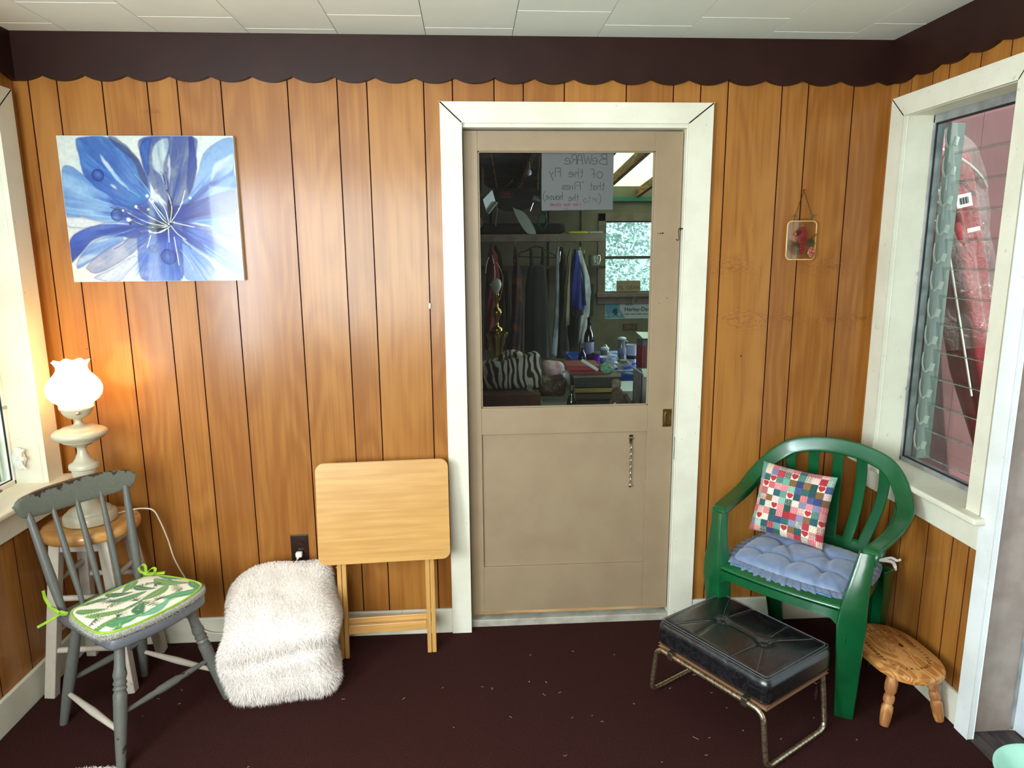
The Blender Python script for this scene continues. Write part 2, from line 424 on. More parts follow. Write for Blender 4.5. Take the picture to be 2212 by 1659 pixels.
# ================================================================== floor and ceiling
YB = -3.45
MB().box(XL, XR-.014, YB, 0.0, -.05, 0).box(-.107, .730, -.001, .024, -.05, 0).build('floor', M_carpet, smooth=0)['kind'] = 'structure'
mb = MB(); xs = [XL] + [-1.1398+.30455*k for k in range(-1, 9) if XL < -1.1398+.30455*k < XR] + [XR]; xs = sorted(set(xs)); g = .0012; rnd = random.Random(3)
mb.box(XL, XR, YB, 0, H+.012, H+.10, 1)
for i in range(len(xs)-1):
    y = -rnd.uniform(.05, .5); ys = [0]
    y = [-.10, -.30, -.18, -.07, -.22, -.10, -.28, -.15, -.24, -.1, -.2, -.3][i]
    while y > YB: ys.append(y); y -= .6096
    ys.append(YB)
    for j in range(len(ys)-1):
        mb.box(xs[i]+g, xs[i+1]-g, ys[j+1]+.0004, ys[j]-.0004, H, H+.0125, 0)
        if j: mb.box(xs[i]+g, xs[i+1]-g, ys[j]-.0016, ys[j]+.0016, H-.0006, H+.001, 2)
struct(mb.build('ceiling', [M_ceil, M_ceilgap, M_ceilin], smooth=0))

# ================================================================== panelled walls
def panelled(name, axis, plane, outward, seams, a0, a1, holes, mat, thick=.12, ztop=H, rs=1):
    """axis 'x': wall at y=plane spanning x; axis 'y': wall at x=plane spanning y. outward=+1/-1 away from the room"""
    rnd = random.Random(rs); ed = sorted(set([a0, a1]+[s_ for s_ in seams if a0 < s_ < a1]+[e for h in holes for e in h[:2]]))
    mb = MB(); G = .0022; D = .005*outward
    def P(a, dpt, z): return (a, plane+dpt, z) if axis == 'x' else (plane+dpt, a, z)
    val = {}; cur = rnd.random()
    for i in range(len(ed)-1):
        u0, u1 = ed[i], ed[i+1]
        if u0 in seams or i == 0: cur = rnd.random()
        segs = [(0, ztop)]
        for h in holes:
            if h[0] <= u0+1e-6 and h[1] >= u1-1e-6:
                ns = []
                for (q0, q1) in segs:
                    if h[2] > q0: ns.append((q0, min(q1, h[2])))
                    if h[3] < q1: ns.append((max(q0, h[3]), q1))
                segs = ns
        l = G if u0 in seams else 0; r_ = G if u1 in seams else 0
        for (z0, z1) in segs:
            c = (cur, 0, rnd.random()*0+cur*.7); cg = (cur, 1, cur*.7)
            mb.add([P(u0+l, 0, z0), P(u1-r_, 0, z0), P(u1-r_, 0, z1), P(u0+l, 0, z1)], [(0, 1, 2, 3)], 0, [c]*4)
            if l: mb.add([P(u0, D, z0), P(u0+l, 0, z0), P(u0+l, 0, z1), P(u0, D, z1)], [(0, 1, 2, 3)], 0, [cg]*4)
            if r_: mb.add([P(u1-r_, 0, z0), P(u1, D, z0), P(u1, D, z1), P(u1-r_, 0, z1)], [(0, 1, 2, 3)], 0, [cg]*4)
            A, B = P(u0, D*1.2, z0), P(u1, thick*outward, z1)
            lo = [min(A[k], B[k]) for k in range(3)]; hi = [max(A[k], B[k]) for k in range(3)]
            n0 = len(mb.v); mb.box(lo[0], hi[0], lo[1], hi[1], lo[2], hi[2]); mb.c[n0:] = [(.5, 0, .5)]*8
    return struct(mb.build(name, mat, smooth=0, col=True))
seamsB = [-1.606, -1.51, -1.358, -1.205, -1.102, -.952, -.721, -.547, -.442, -.24, -.137, .013, .119, .269, .497, .672, .774, .877, 1.081, 1.181, 1.355]
DX0, DX1, DZ = -.108, .731, 1.998
panelled('wall_back', 'x', 0.0, 1, seamsB, XL-.12, XR+.12, [(DX0-.02, DX1+.02, 0, DZ+.02)], M_wb, .10, rs=5)
seamsL = [-.10, -.21, -.34, -.5, -.61, -.77, -.94, -1.1, -1.2, -1.36, -1.52, -1.68, -1.83, -2.0, -2.2, -2.4, -2.6, -2.8, -3.0, -3.2]
LW = (-1.55, -.137, .735, 2.03); LW2 = (-2.75, -1.78, .735, 2.03)
panelled('wall_left', 'y', XL, -1, seamsL, YB, 0, [(LW[0]-.011, LW[1]+.011, LW[2]-.018, LW[3]+.011), (LW2[0]-.011, LW2[1]+.011, LW2[2]-.018, LW2[3]+.011)], M_wl, rs=8)
seamsR = [-.048, -.118, -.235, -.318, -.462, -.585, -.66, -.79, -.95, -1.12, -1.33, -1.5, -1.7, -1.8, -1.95, -2.1, -2.3, -2.5, -2.7, -2.9, -3.1, -3.3]
RW = (-.652, -.118, .735, 2.025); RD = (-1.631, -.735, 0, 2.071)
panelled('wall_right', 'y', XR, 1, seamsR, YB, 0, [(RW[0]-.011, RW[1]+.011, RW[2]-.018, RW[3]+.011), RD], M_wl, rs=2)
panelled('wall_rear', 'x', YB, -1, [x*.17 for x in range(-9, 9)], XL-.12, XR+.12, [(-1.52, -.20, .7, 2.10)], M_wl, rs=4)

# ================================================================== scalloped valances and baseboards
def scallop(name, fn, a0, a1, period, off, zb=2.146, zp=2.166, th=.02):
    pts = [(a0, H), (a1, H)]; N = int(abs(a1-a0)/.008)
    bot = []
    for i in range(N+1):
        a = a1+(a0-a1)*i/N; t = ((a-off)/period) % 1.0; z = zp-(zp-zb)*math.sin(math.pi*t)**.75; bot.append((a, z))
    mb = MB()
    for i in range(N):
        (p0, z0), (p1, z1) = bot[i], bot[i+1]
        f = [fn(p0, 0, z0), fn(p1, 0, z1), fn(p1, 0, H), fn(p0, 0, H)]; k = [fn(p0, th, z0), fn(p1, th, z1), fn(p1, th, H), fn(p0, th, H)]
        mb.add(f+k, [(0, 1, 2, 3), (7, 6, 5, 4), (0, 4, 5, 1)])
    return struct(mb.build(name, M_brown, smooth=30))
scallop('trim_1', lambda a, d, z: (a, -.02+d, z), XL+.02, XR-.02, .1427, -1.554)
scallop('trim_2', lambda a, d, z: (XR-.02+d, a, z), YB, 0, .135, -.145, 2.144, 2.160)
scallop('trim_3', lambda a, d, z: (XL+.02-d, a, z), YB, 0, .1427, -.07)
def board(name, pts, mat=M_white, bevel=.003, label=None):
    mb = MB()
    for q in pts: mb.box(*q)
    return struct(mb.build(name, mat, smooth=0, bevel=bevel), label)
board('baseboard_back', [(XL, DX0-.076, -.015, -.0005, 0, .105), (DX1+.088, XR, -.015, -.0005, 0, .105)])
board('baseboard_left', [(XL+.0005, XL+.015, YB, 0, 0, .118)])
board('baseboard_right', [(XR-.015, XR-.0005, -.717, 0, 0, .112), (XR-.015, XR-.0005, YB, -1.70, 0, .112)])

# ================================================================== back door: frame, casing, door leaf
def mitred(name, x0, x1, z1, wl, wr, wt, y0, y1, mat, z0=0, parent=None, bottom=0):
    mb = MB()
    mb.prism([(x0, z0), (x0+wl, z0), (x0+wl, z1-wt), (x0, z1)], y0, y1, 'y')
    mb.prism([(x1-wr, z0), (x1, z0), (x1, z1), (x1-wr, z1-wt)], y0, y1, 'y')
    mb.prism([(x0, z1), (x0+wl, z1-wt), (x1-wr, z1-wt), (x1, z1)], y0, y1, 'y')
    if bottom: mb.box(x0+wl, x1-wr, min(y0, y1), max(y0, y1), z0, z0+bottom)
    return mb.build(name, mat, parent, smooth=0, bevel=.0022)
dr = bpy.data.objects.new('door_1', None); COL.objects.link(dr); struct(dr, 'tan half-glazed door in white casing on the back wall')
mitred('casing', -.182, .818, 2.0815, .074, .087, .068, -.02, -.0005, M_white, parent=dr)
j = MB(); j.box(DX0-.02, DX0, -.004, .11, 0, DZ+.02); j.box(DX1, DX1+.02, -.004, .11, 0, DZ+.02); j.box(DX0, DX1, -.004, .11, DZ, DZ+.02)
j.build('jamb', M_white, dr, smooth=0, bevel=.0015)
MB().box(DX0, DX1, .022, .1, -.04, .030).build('threshold', plain('worn_threshold', (176, 170, 156), .6, c2=(150, 144, 130), ns=18), dr, smooth=0, bevel=.004)
mb = MB(); x0, x1, z0, z1 = DX0+.004, DX1-.004, .05, 1.993; gx0, gx1, gz0, gz1 = -.050, .622, .940, 1.921; px0, px1, pz0, pz1 = -.050, .630, .262, .831; F, K = .034, .068
mb.box(x0, gx0, F, K, z0, z1); mb.box(gx1, x1, F, K, z0, z1); mb.box(gx0, gx1, F, K, gz1, z1); mb.box(gx0, gx1, F, K, pz1, gz0); mb.box(gx0, gx1, F, K, z0, pz0)
mb.build('door_frame', M_tan, dr, smooth=0, bevel=.0015)
MB().box(gx0-.001, px1-.001, F+.010, K-.010, pz0-.001, pz1+.001).build('door_panel', M_tan, dr, smooth=0)
MB().box(px0-.001, gx1+.002, .0490, .0515, gz0-.001, gz1+.001).build('glass_pane', M_glass, dr, smooth=0)
mb = MB(); s_ = .006
for q in ((gx0, gx0+s_, gz0, gz1), (gx1-s_, gx1, gz0, gz1), (gx0, gx1, gz0, gz0+s_*.8), (gx0, gx1, gz1-s_*.8, gz1)): mb.box(q[0], q[1], F+.006, .049, q[2], q[3])
mb.build('glazing_bead', M_tan, dr, smooth=0, bevel=.001)
M_bare = plain('bare_scuffed_wood', (190, 150, 104), .6, c2=(150, 112, 74), ns=50, stretch=(.1, 1, 1))
MB().box(x0+.002, x1-.03, F-.0006, F+.001, .050, .062).build('scuffed_edge', M_bare, dr, smooth=0)
# brass recessed pull
pl = MB(); pl.prism([(.684, .850), (.719, .850), (.719, .922), (.684, .922)], F-.0015, F+.0006, 'y'); p_ = pl.build('door_pull', M_brass, dr, smooth=0, bevel=.0006)
ring = [(.7015+.0095*math.cos(a), F-.002, .886+.0095*math.sin(a)+(.016 if math.sin(a) > 0 else -.016)) for a in [2*math.pi*(k+.5)/28 for k in range(28)]]
MB().tube(ring, .0014, 8, True).build('pull_rim', M_brass, p_)
MB().prism([(p[0], p[2]) for p in ring], F-.0019, F-.0012, 'y').build('pull_recess', plain('brass_recess_dark', (96, 76, 48), .4, .8), p_, smooth=0)
# chain hanging on the door panel
ch = MB(); ch.obox((.557, F+.007, .812), (.016, .004, .012)); ch.obox((.557, F+.004, .802), (.022, .008, .004)); ch.obox((.557, F+.0065, .790), (.013, .003, .024))
cp = ch.build('chain_plate', M_chrome, dr, smooth=0, bevel=.0008)
cm = MB()
for k in range(13):
    z = .782-k*.0135; pts = [((.557+.0042*math.cos(a)) if k % 2 == 0 else .557, F+.001-.001*(k % 2)+(0 if k % 2 == 0 else .0042*math.cos(a)), z-.0068+.0088*math.sin(a)) for a in [2*math.pi*q/14 for q in range(14)]]
    cm.tube(pts, .0012, 6, True)
cm.lathe([(0, -.008), (.006, -.006), (.008, 0), (.006, .006), (0, .008)], 14, (.557, F+.001, .602)); cm.build('door_chain', M_chrome, cp)
# hook-and-eye on the jamb, worn screw holes, strike plate
hk = MB(); hk.tube(smoothpath([(.722, .012, 1.628), (.720, .006, 1.634), (.712, .004, 1.632), (.713, .004, 1.612), (.714, .004, 1.596), (.708, .006, 1.590), (.706, .010, 1.596)], 4), .0016, 8); hk.tube([(.731, .012, 1.634), (.716, .010, 1.634)], .0022, 8)
hk.build('hook_latch', M_iron, dr)
hk = MB(); [hk.lathe([(0, 0), (q[2], .0002), (q[2], .0012)], 10, (q[0], F-.0002, q[1]), M=RX(math.pi/2)) for q in ((.640, 1.617, .0018), (.649, 1.6175, .0024), (.657, 1.618, .003), (.661, 1.6185, .002), (.684, 1.37, .0016), (.655, 1.35, .0016))]
hk.build('screw_hole', M_iron, dr)
sp_ = MB(); sp_.box(DX1-.0012, DX1+.001, .002, .020, .716, .810); sp_.box(DX1-.0016, DX1-.001, .008, .013, .726, .800)
sp_.build('strike_plate', M_alu, dr, smooth=0)

# ================================================================== louvred windows
def louvre_window(name, xin, xout, sgn, ya, yb, zlo, zhi, label, nslat=12, tilt=.42, casing=(.075, .055), casname=True, full=True, rail=.028):
    """sgn +1: window on the right wall (outside at +x)"""
    r_ = bpy.data.objects.new(name, None); COL.objects.link(r_); struct(r_, label)
    X = lambda d: xin+sgn*d     # depth towards outside
    def bx(mb, d0, d1, y0, y1, z0, z1): a, c = sorted((X(d0), X(d1))); mb.box(a, c, min(y0, y1), max(y0, y1), z0, z1)
    cw, cw2 = casing
    # casing (mitred) : faces the room at d = -.02
    mb = MB(); a, c = sorted((X(-.02), X(-.0005)))
    mb.prism([(yb, zlo), (yb+cw, zlo), (yb+cw, zhi+cw*.9), (yb, zhi)], a, c, 'x')
    mb.prism([(ya-cw2, zlo), (ya, zlo), (ya, zhi), (ya-cw2, zhi+cw*.9)], a, c, 'x')
    mb.prism([(yb, zhi), (yb+cw, zhi+cw*.9), (ya-cw2, zhi+cw*.9), (ya, zhi)], a, c, 'x')
    mb.build('casing', M_white, r_, smooth=0, bevel=.002)
    # jamb lining
    mb = MB(); D = .14; t = .012
    bx(mb, -.001, D, yb, yb+t-.002, zlo, zhi+t-.002); bx(mb, -.001, D, ya-t+.002, ya, zlo, zhi+t-.002); bx(mb, -.001, D, ya, yb, zhi, zhi+t-.002)
    mb.build('jamb', M_white, r_, smooth=0)
    # sill board with rounded nose and apron
    mb = MB(); bx(mb, -.060, D, ya-cw2-.035, yb+cw+.030, zlo-.022, zlo)
    mb.build('sill', M_white, r_, smooth=0, bevel=.008, seg=4)
    mb = MB(); bx(mb, -.018, -.0005, ya-cw2-.005, yb+cw+.01, zlo-.115, zlo-.022); mb.build('apron', M_white, r_, smooth=0, bevel=.002)
    # aluminium frame
    fd = D-.045; mb = MB(); fw_ = rail
    bx(mb, fd, fd+.04, yb-fw_*.35, yb, zlo, zhi); bx(mb, fd, fd+.04, ya, ya+fw_*.35, zlo, zhi); bx(mb, fd, fd+.04, ya, yb, zhi-fw_, zhi); bx(mb, fd, fd+.04, ya, yb, zlo, zlo+fw_*.6)
    fr = mb.build('window_frame', M_alu if sgn > 0 else M_sash, r_, smooth=0, bevel=.002)
    mb = MB(); o = .010; bx(mb, fd+.006, fd+.010, yb-o-.005, yb-o, zlo+o, zhi-fw_); bx(mb, fd+.006, fd+.010, ya+o, ya+o+.005, zlo+o, zhi-fw_); bx(mb, fd+.006, fd+.010, ya+o, yb-o, zlo+o+.006, zlo+o+.011); bx(mb, fd+.006, fd+.010, ya+o, yb-o, zhi-fw_-.006, zhi-fw_)
    mb.build('gasket', M_dark, fr, smooth=0)
    # inner storm pane
    mb = MB(); bx(mb, fd+.012, fd+.0145, ya+o, yb-o, zlo+o, zhi-fw_); mb.build('storm_pane', M_glass, r_, smooth=0)
    mb = MB()
    for zz in (zlo+.28, zlo+.72): bx(mb, fd-.006, fd, yb-.018, yb-.004, zz, zz+.012)
    mb.build('retaining_clip', M_alu, r_, smooth=0, bevel=.001)
    # operator channel with clips on both sides
    ld = fd+.055
    for side, yy in ((1, yb-.014), (-1, ya+.014)):
        mb = MB(); y0 = yy-side*.040; bx(mb, ld-.008, ld+.05, yy, yy-side*.012, zlo+.01, zhi-.03); bx(mb, ld-.012, ld-.008, yy, yy-side*.024, zlo+.01, zhi-.03)
        ch_ = mb.build('operator_channel', M_aluw, r_, smooth=0, bevel=.001)
        P = (zhi-zlo-.07)/nslat
        mb = MB()
        for k in range(nslat):
            zc = zlo+.035+P*(k+.5)
            arc = smoothpath([(X(ld-.018), yy-side*.012, zc+.040), (X(ld-.019), yy-side*.011, zc+.015), (X(ld-.019), yy-side*.014, zc-.008), (X(ld-.019), yy-side*.024, zc-.026), (X(ld-.018), yy-side*.038, zc-.030), (X(ld-.016), yy-side*.046, zc-.022)], 3)
            mb.sweep(arc, [(0, 1, .3)]*len(arc), [.005+.005*min(1, q/8) for q in range(len(arc))], .003)
            mb.obox((X(ld-.006), yy-side*.049, zc-.012), (.016, .007, .030), (0, .25*sgn, 0))
        mb.build('slat_clip', M_clipw, ch_, smooth=40)
    P = (zhi-zlo-.07)/nslat
    for k in range(nslat):
        zc = zlo+.035+P*(k+.5)
        mb = MB(); L = P*1.10; mb.obox((X(ld+.012), (ya+yb)/2, zc), (.005, yb-ya-.10, L), (0, -sgn*.16, 0))
        gs_ = mb.build('glass_slat', M_lglass, r_, smooth=0)
        mb = MB(); 
        for s2 in (-1,): mb.obox((X(ld+.012)+s2*math.sin(.16)*L/2*1.0, (ya+yb)/2, zc+s2*math.cos(.16)*L/2), (.0056, yb-ya-.10, .0016), (0, -sgn*.16, 0))
        mb.build('slat_edge', M_slatedge, gs_, smooth=0)
    return r_
M_slatedge = plain('ground_glass_edge', (120, 134, 126), .25, c2=(170, 180, 172), ns=40)
wr = louvre_window('window_1', XR, 0, 1, RW[0], RW[1], .735, 2.025, 'tall louvred window on the right wall over the green chair')
wl = louvre_window('window_2', XL, 0, -1, -1.55, LW[1], .735, 2.03, 'louvred window on the left wall beside the lamp', casing=(.085, .085))
wl3 = louvre_window('window_3', XL, 0, -1, LW2[0], LW2[1], .735, 2.03, 'second louvred window on the left wall')
# crank latch on the left window
lt = MB(); lt.lathe([(0, 0), (.032, 0), (.032, .008), (.026, .012), (0, .012)], 24, M=Matrix.Rotation(math.pi/2, 4, 'X'))
for v_i in range(len(lt.v)): x, y, z = lt.v[v_i]; lt.v[v_i] = (x*.7+(-1.722), y-.148, z*1.3+.832)
h_ = lt.build('latch_plate', M_sash, wl)
mb = MB(); mb.tube(smoothpath([(-1.694, -.162, .868), (-1.704, -.166, .858), (-1.706, -.166, .835), (-1.703, -.168, .812), (-1.692, -.168, .796)], 4), [.006]*8+[.005]*9, 10)
mb.tube([(-1.722, -.158, .835), (-1.688, -.170, .835)], .007, 10); mb.build('latch_handle', M_sash, h_)

# ================================================================== right doorway with white storm door
d2 = bpy.data.objects.new('door_2', None); COL.objects.link(d2); struct(d2, 'pale storm door in the doorway on the right wall')
mb = MB(); mb.prism([(-.777, 0), (-.7195, 0), (-.7195, 2.14), (-.777, 2.10)], XR-.022, XR-.0005, 'x'); mb.prism([(-1.68, 0), (-1.62, 0), (-1.62, 2.10), (-1.68, 2.14)], XR-.022, XR-.0005, 'x'); mb.prism([(-1.62, 2.06), (-.777, 2.06), (-.7195, 2.143), (-1.68, 2.143)], XR-.022, XR-.0005, 'x')
mb.build('casing', white_mat('white_door_paint', (236, 238, 238), (222, 224, 222)), d2, smooth=0, bevel=.002)
mb = MB(); mb.box(XR-.002, XR+.022, -.7455, -.7365, 0, 2.06); mb.build('stop_strip', M_white, d2, smooth=0, bevel=.001)
M_mauvetan = plain('grey_tan_paint', (166, 150, 140), .45, c2=(150, 134, 124), ns=14, bump=.1)
mb = MB(); mb.box(XR+.022, XR+.150, -.7440, -.7350, 0, 2.07); mb.box(XR+.0, XR+.15, -1.63, -1.621, 0, 2.07); mb.box(XR+.022, XR+.15, -1.62, -.7445, 2.05, 2.07); mb.build('jamb', M_mauvetan, d2, smooth=0)
M_storm = plain('white_enamel', (222, 228, 236), .35, c2=(214, 220, 230), ns=6)
mb = MB(); X0, X1 = XR+.158, XR+.190; mb.box(X0, X1, -1.615, -.7475, .006, .80); mb.box(X0, X1, -1.615, -1.53, .8, 2.04); mb.box(X0, X1, -.83, -.7475, .8, 2.04); mb.box(X0, X1, -1.53, -.83, 1.96, 2.04)
mb.build('door_leaf', M_storm, d2, smooth=0, bevel=.003)
MB().box(X0+.012, X0+.016, -1.53, -.83, .8, 1.96).build('glass_pane', M_lglass, d2, smooth=0)
MB().box(XR+.148, XR+.158, -.7475, -.7405, .006, 2.04).build('metal_strip', M_alu, d2, smooth=0)
M_dk = wood('worn_grey_floorboard', (74, 64, 62), (50, 42, 42), 1, 50, .55)
mb = MB(); 
for k in range(2): mb.box(XR-.013+k*.088, XR+.073+k*.088, -1.68 if k == 0 else -1.62, -.7195 if k == 0 else -.744, -.04, .0015)
mb.box(XR-.0135, XR+.2, -1.7, -.745, -.05, -.001)
struct(mb.build('trim_4', M_dk, smooth=0), 'dark threshold boards of the doorway')
# rear window (behind the viewer)
rw = bpy.data.objects.new('window_4', None); COL.objects.link(rw); struct(rw, 'wide window on the rear wall')
mb = MB()
for q in ((-1.59, -1.52), (-.88, -.84), (-.20, -.13)): mb.box(q[0], q[1], YB-.02, YB+.02, .64, 2.16)
mb.box(-1.59, -.13, YB-.02, YB+.02, 2.10, 2.17); mb.box(-1.62, -.10, YB-.02, YB+.06, .67, .70); mb.box(-1.59, -.13, YB-.01, YB+.018, .6, .67)
mb.build('casing', M_white, rw, smooth=0, bevel=.003)
MB().box(-1.52, -.20, YB-.05, YB-.046, .7, 2.10).build('glass_pane', M_lglass, rw, smooth=0)
# ================================================================== blue flower print on the back wall
NX, NZ = 420, 350
U, V = np.meshgrid(np.linspace(0, 1, NX), np.linspace(0, 1, NZ))
px_, pz_ = U*1.2, V       # aspect-true coordinates
def Zc(X, Y):   # traced from the 24x20 inch print: sheet coordinates
    t = (Y-372)/866; l = 340+110*t; r_ = 1392+68*t; return ((X-l)/(r_-l)*1.2, 1-t)
cx_, cz_ = Zc(1000, 880)
ang = np.arctan2(pz_-cz_, px_-cx_); rad = np.hypot(px_-cx_, pz_-cz_)
wob = (fbm(U*9, V*8, 3)-.5)*.03; streak = fbm(ang*9+wob*20, rad*1.6, 21, 5); wash = fbm(U*5, V*4, 9, 4); fineg = fbm(U*60, V*50, 15, 2)
img = np.ones((NZ, NX, 3))*np.array(lin((236, 240, 238)))
img = blend(img, (205, 222, 238), .5*sstep(wash, .5, .75))
img = blend(img, (120, 164, 222), .85*sstep(.50-rad+.25*(streak-.5), 0, .22)*sstep(streak, .36, .58))
img = blend(img, (66, 92, 186), .8*sstep(.26-rad, 0, .14)*sstep(streak, .3, .6))
def petal(pts, c1, c2, dark, soft=.012, op=.92, edge=.5, c3=None):
    global img
    P = cr([Zc(*p) for p in pts], 5); d = polydist(px_+wob, pz_+wob*.7, P)
    a = sstep(d, -soft*.3, soft)*op*(.80+.35*(wash-.3)); a = np.clip(a, 0, 1)
    m = sstep(.6*streak+.4*fbm(ang*26+3, rad*3.2, 51, 3), .36, .62); col = np.array(lin(c1))*(1-m[..., None])+np.array(lin(c2))*m[..., None]
    if c3: m3 = sstep(fbm(U*7+3, V*6, 33), .55, .72)[..., None]*.8; col = col*(1-m3)+np.array(lin(c3))*m3
    e = (sstep(d, -.002, .004)*(1-sstep(d, .006, .016)))[..., None]*edge; col = col*(1-e)+np.array(lin(dark))*e
    img = img*(1-a[..., None])+col*a[..., None]
petal([(1170, 600), (1230, 450), (1400, 372), (1410, 560), (1420, 690), (1250, 740), (1090, 790)], (150, 190, 232), (104, 156, 218), (96, 140, 205), op=.85)
petal([(1255, 640), (1270, 540), (1345, 490), (1405, 470), (1405, 560), (1330, 620)], (232, 240, 242), (214, 228, 240), (150, 180, 220), op=.95, edge=.3)
petal([(366, 575), (430, 545), (520, 600), (640, 660), (760, 760), (770, 860), (620, 885), (500, 850), (400, 840)], (120, 168, 224), (168, 204, 240), (90, 110, 180), op=.9, c3=(176, 176, 210))
petal([(400, 840), (520, 850), (640, 880), (520, 915), (412, 905)], (236, 238, 240), (225, 228, 238), (140, 120, 150), op=.9)
petal([(455, 405), (490, 374), (640, 378), (760, 440), (860, 560), (900, 660), (880, 760), (760, 790), (640, 720), (540, 650), (480, 540)], (76, 134, 206), (118, 170, 228), (58, 92, 176), op=1, c3=(86, 160, 214))
petal([(640, 376), (700, 378), (800, 470), (860, 560), (890, 680), (850, 640), (790, 520), (700, 440)], (120, 122, 160), (100, 112, 170), (84, 70, 100), op=.8)
petal([(590, 480), (640, 520), (700, 590), (760, 660), (782, 690), (740, 665), (660, 590), (610, 530)], (232, 240, 244), (205, 226, 242), (120, 160, 210), op=.95, edge=.1)
petal([(655, 650), (690, 660), (700, 685), (668, 672)], (230, 238, 242), (230, 238, 242), (120, 160, 210), edge=0)
petal([(830, 470), (860, 374), (1150, 374), (1180, 480), (1168, 620), (1130, 720), (1040, 790), (940, 720), (880, 620)], (150, 158, 188), (112, 132, 190), (62, 84, 168), op=1, c3=(168, 170, 190))
petal([(832, 470), (855, 395), (915, 385), (890, 470), (900, 570), (880, 600)], (72, 128, 204), (110, 160, 220), (50, 80, 160), op=.9)
petal([(1120, 380), (1155, 385), (1178, 500), (1160, 640), (1125, 720), (1110, 600), (1125, 480)], (66, 96, 184), (84, 120, 200), (44, 60, 140), op=.95)
petal([(900, 470), (940, 400), (1000, 385), (1010, 450), (985, 520), (975, 600), (978, 660), (950, 600), (915, 560)], (235, 242, 238), (214, 226, 232), (150, 170, 200), op=.97, edge=.1)
petal([(1010, 470), (1022, 520), (1018, 600), (1008, 665), (1000, 600), (1000, 520)], (236, 242, 240), (236, 242, 240), (200, 210, 220), edge=0)
petal([(1020, 790), (1140, 760), (1260, 720), (1412, 684), (1424, 820), (1300, 840), (1180, 860), (1060, 850)], (44, 62, 158), (66, 96, 190), (32, 36, 96), op=.97, c3=(60, 60, 120))
petal([(1150, 850), (1280, 830), (1428, 840), (1440, 985), (1330, 960), (1230, 900), (1060, 880)], (112, 166, 228), (150, 196, 238), (80, 110, 180), op=.92)
petal([(1080, 890), (1180, 900), (1290, 960), (1400, 1060), (1452, 1110), (1452, 1200), (1340, 1170), (1230, 1080), (1120, 1000)], (90, 142, 220), (64, 104, 196), (40, 60, 150), op=.95, c3=(120, 176, 230))
petal([(1150, 905), (1250, 920), (1340, 980), (1400, 1075), (1330, 1030), (1250, 970)], (168, 160, 190), (214, 222, 236), (110, 100, 150), op=.85, edge=.3)
petal([(1200, 1010), (1330, 1080), (1420, 1150), (1452, 1190), (1380, 1200), (1270, 1130)], (214, 230, 242), (120, 170, 228), (70, 110, 190), op=.8)
petal([(1080, 1000), (1180, 1060), (1280, 1160), (1330, 1236), (1120, 1236), (1090, 1120)], (140, 178, 230), (180, 200, 236), (70, 100, 180), op=.85, c3=(200, 196, 220))
petal([(416, 985), (500, 915), (620, 885), (740, 890), (850, 940), (800, 985), (680, 960), (560, 990), (480, 1080), (430, 1120)], (58, 88, 190), (78, 120, 212), (40, 54, 150), op=.98)
petal([(480, 1080), (560, 990), (690, 955), (740, 985), (640, 1060), (560, 1110), (470, 1160)], (116, 164, 226), (200, 216, 236), (80, 110, 180), op=.85)
petal([(530, 1130), (600, 1060), (700, 1000), (800, 965), (850, 1000), (780, 1080), (680, 1150), (570, 1195), (520, 1160)], (160, 170, 206), (190, 196, 220), (74, 84, 150), op=.9, c3=(206, 204, 220))
petal([(560, 1210), (680, 1150), (790, 1080), (840, 1100), (760, 1200), (720, 1236), (600, 1236)], (226, 228, 236), (190, 202, 232), (120, 130, 190), op=.9)
petal([(820, 960), (900, 930), (1060, 930), (1090, 1010), (1100, 1120), (1080, 1236), (860, 1236), (830, 1130)], (84, 112, 206), (120, 160, 226), (52, 64, 160), op=.92, c3=(150, 170, 222))
petal([(640, 720), (760, 780), (850, 740), (960, 760), (1060, 760), (1150, 820), (1120, 960), (1000, 1000), (860, 980), (740, 900), (680, 820)], (52, 70, 172), (72, 110, 205), (36, 44, 130), soft=.06, op=.85, edge=.0)
petal([(870, 780), (930, 760), (985, 800), (990, 860), (930, 880), (880, 850)], (120, 150, 190), (90, 116, 170), (50, 60, 110), soft=.03, op=.8, edge=0)
petal([(880, 880), (960, 870), (1030, 880), (1010, 930), (940, 945), (890, 920)], (60, 50, 66), (84, 70, 84), (30, 20, 40), soft=.012, op=.95)
petal([(995, 760), (1015, 740), (1035, 800), (1035, 870), (1010, 880), (995, 820)], (16, 18, 34), (30, 34, 60), (8, 8, 20), soft=.01, op=.95)
for (X, Y, R) in ((1010, 1090, .052), (585, 600, .038), (700, 835, .040), (920, 1040, .028)):
    q = Zc(X, Y); d = np.hypot(px_-q[0]+wob*.5, pz_-q[1]); img = blend(img, (70, 84, 176), .55*sstep(d, R+.008, R-.002)*sstep(d, 0, R)); img = blend(img, (44, 52, 140), .7*sstep(np.abs(d-R), .006, .001))
def stroke(pts, wd, c, a=1.0, taper=True):
    global img
    P = [Zc(*p) for p in pts]; P = [(p.x, p.y) for p in smoothpath([(p[0], p[1], 0) for p in P], 6)]; img = blend(img, c, a*sstep(segdist(px_, pz_, P), wd, wd*.35))
rs_ = random.Random(4)
for k in range(46):
    a = rs_.uniform(0, 6.283); r0 = rs_.uniform(.10, .3); X0, Y0 = 1000+math.cos(a)*r0*860, 880-math.sin(a)*r0*860; r1 = r0+rs_.uniform(.06, .2); X1, Y1 = 1000+math.cos(a+.06)*r1*860, 880-math.sin(a+.06)*r1*860
    stroke([(X0, Y0), ((X0+X1)/2+8, (Y0+Y1)/2), (X1, Y1)], rs_.uniform(.002, .005), rs_.choice([(60, 76, 170), (70, 110, 200), (40, 50, 120), (230, 238, 244)]), .45)
W_ = (240, 244, 246); K_ = (18, 18, 40)
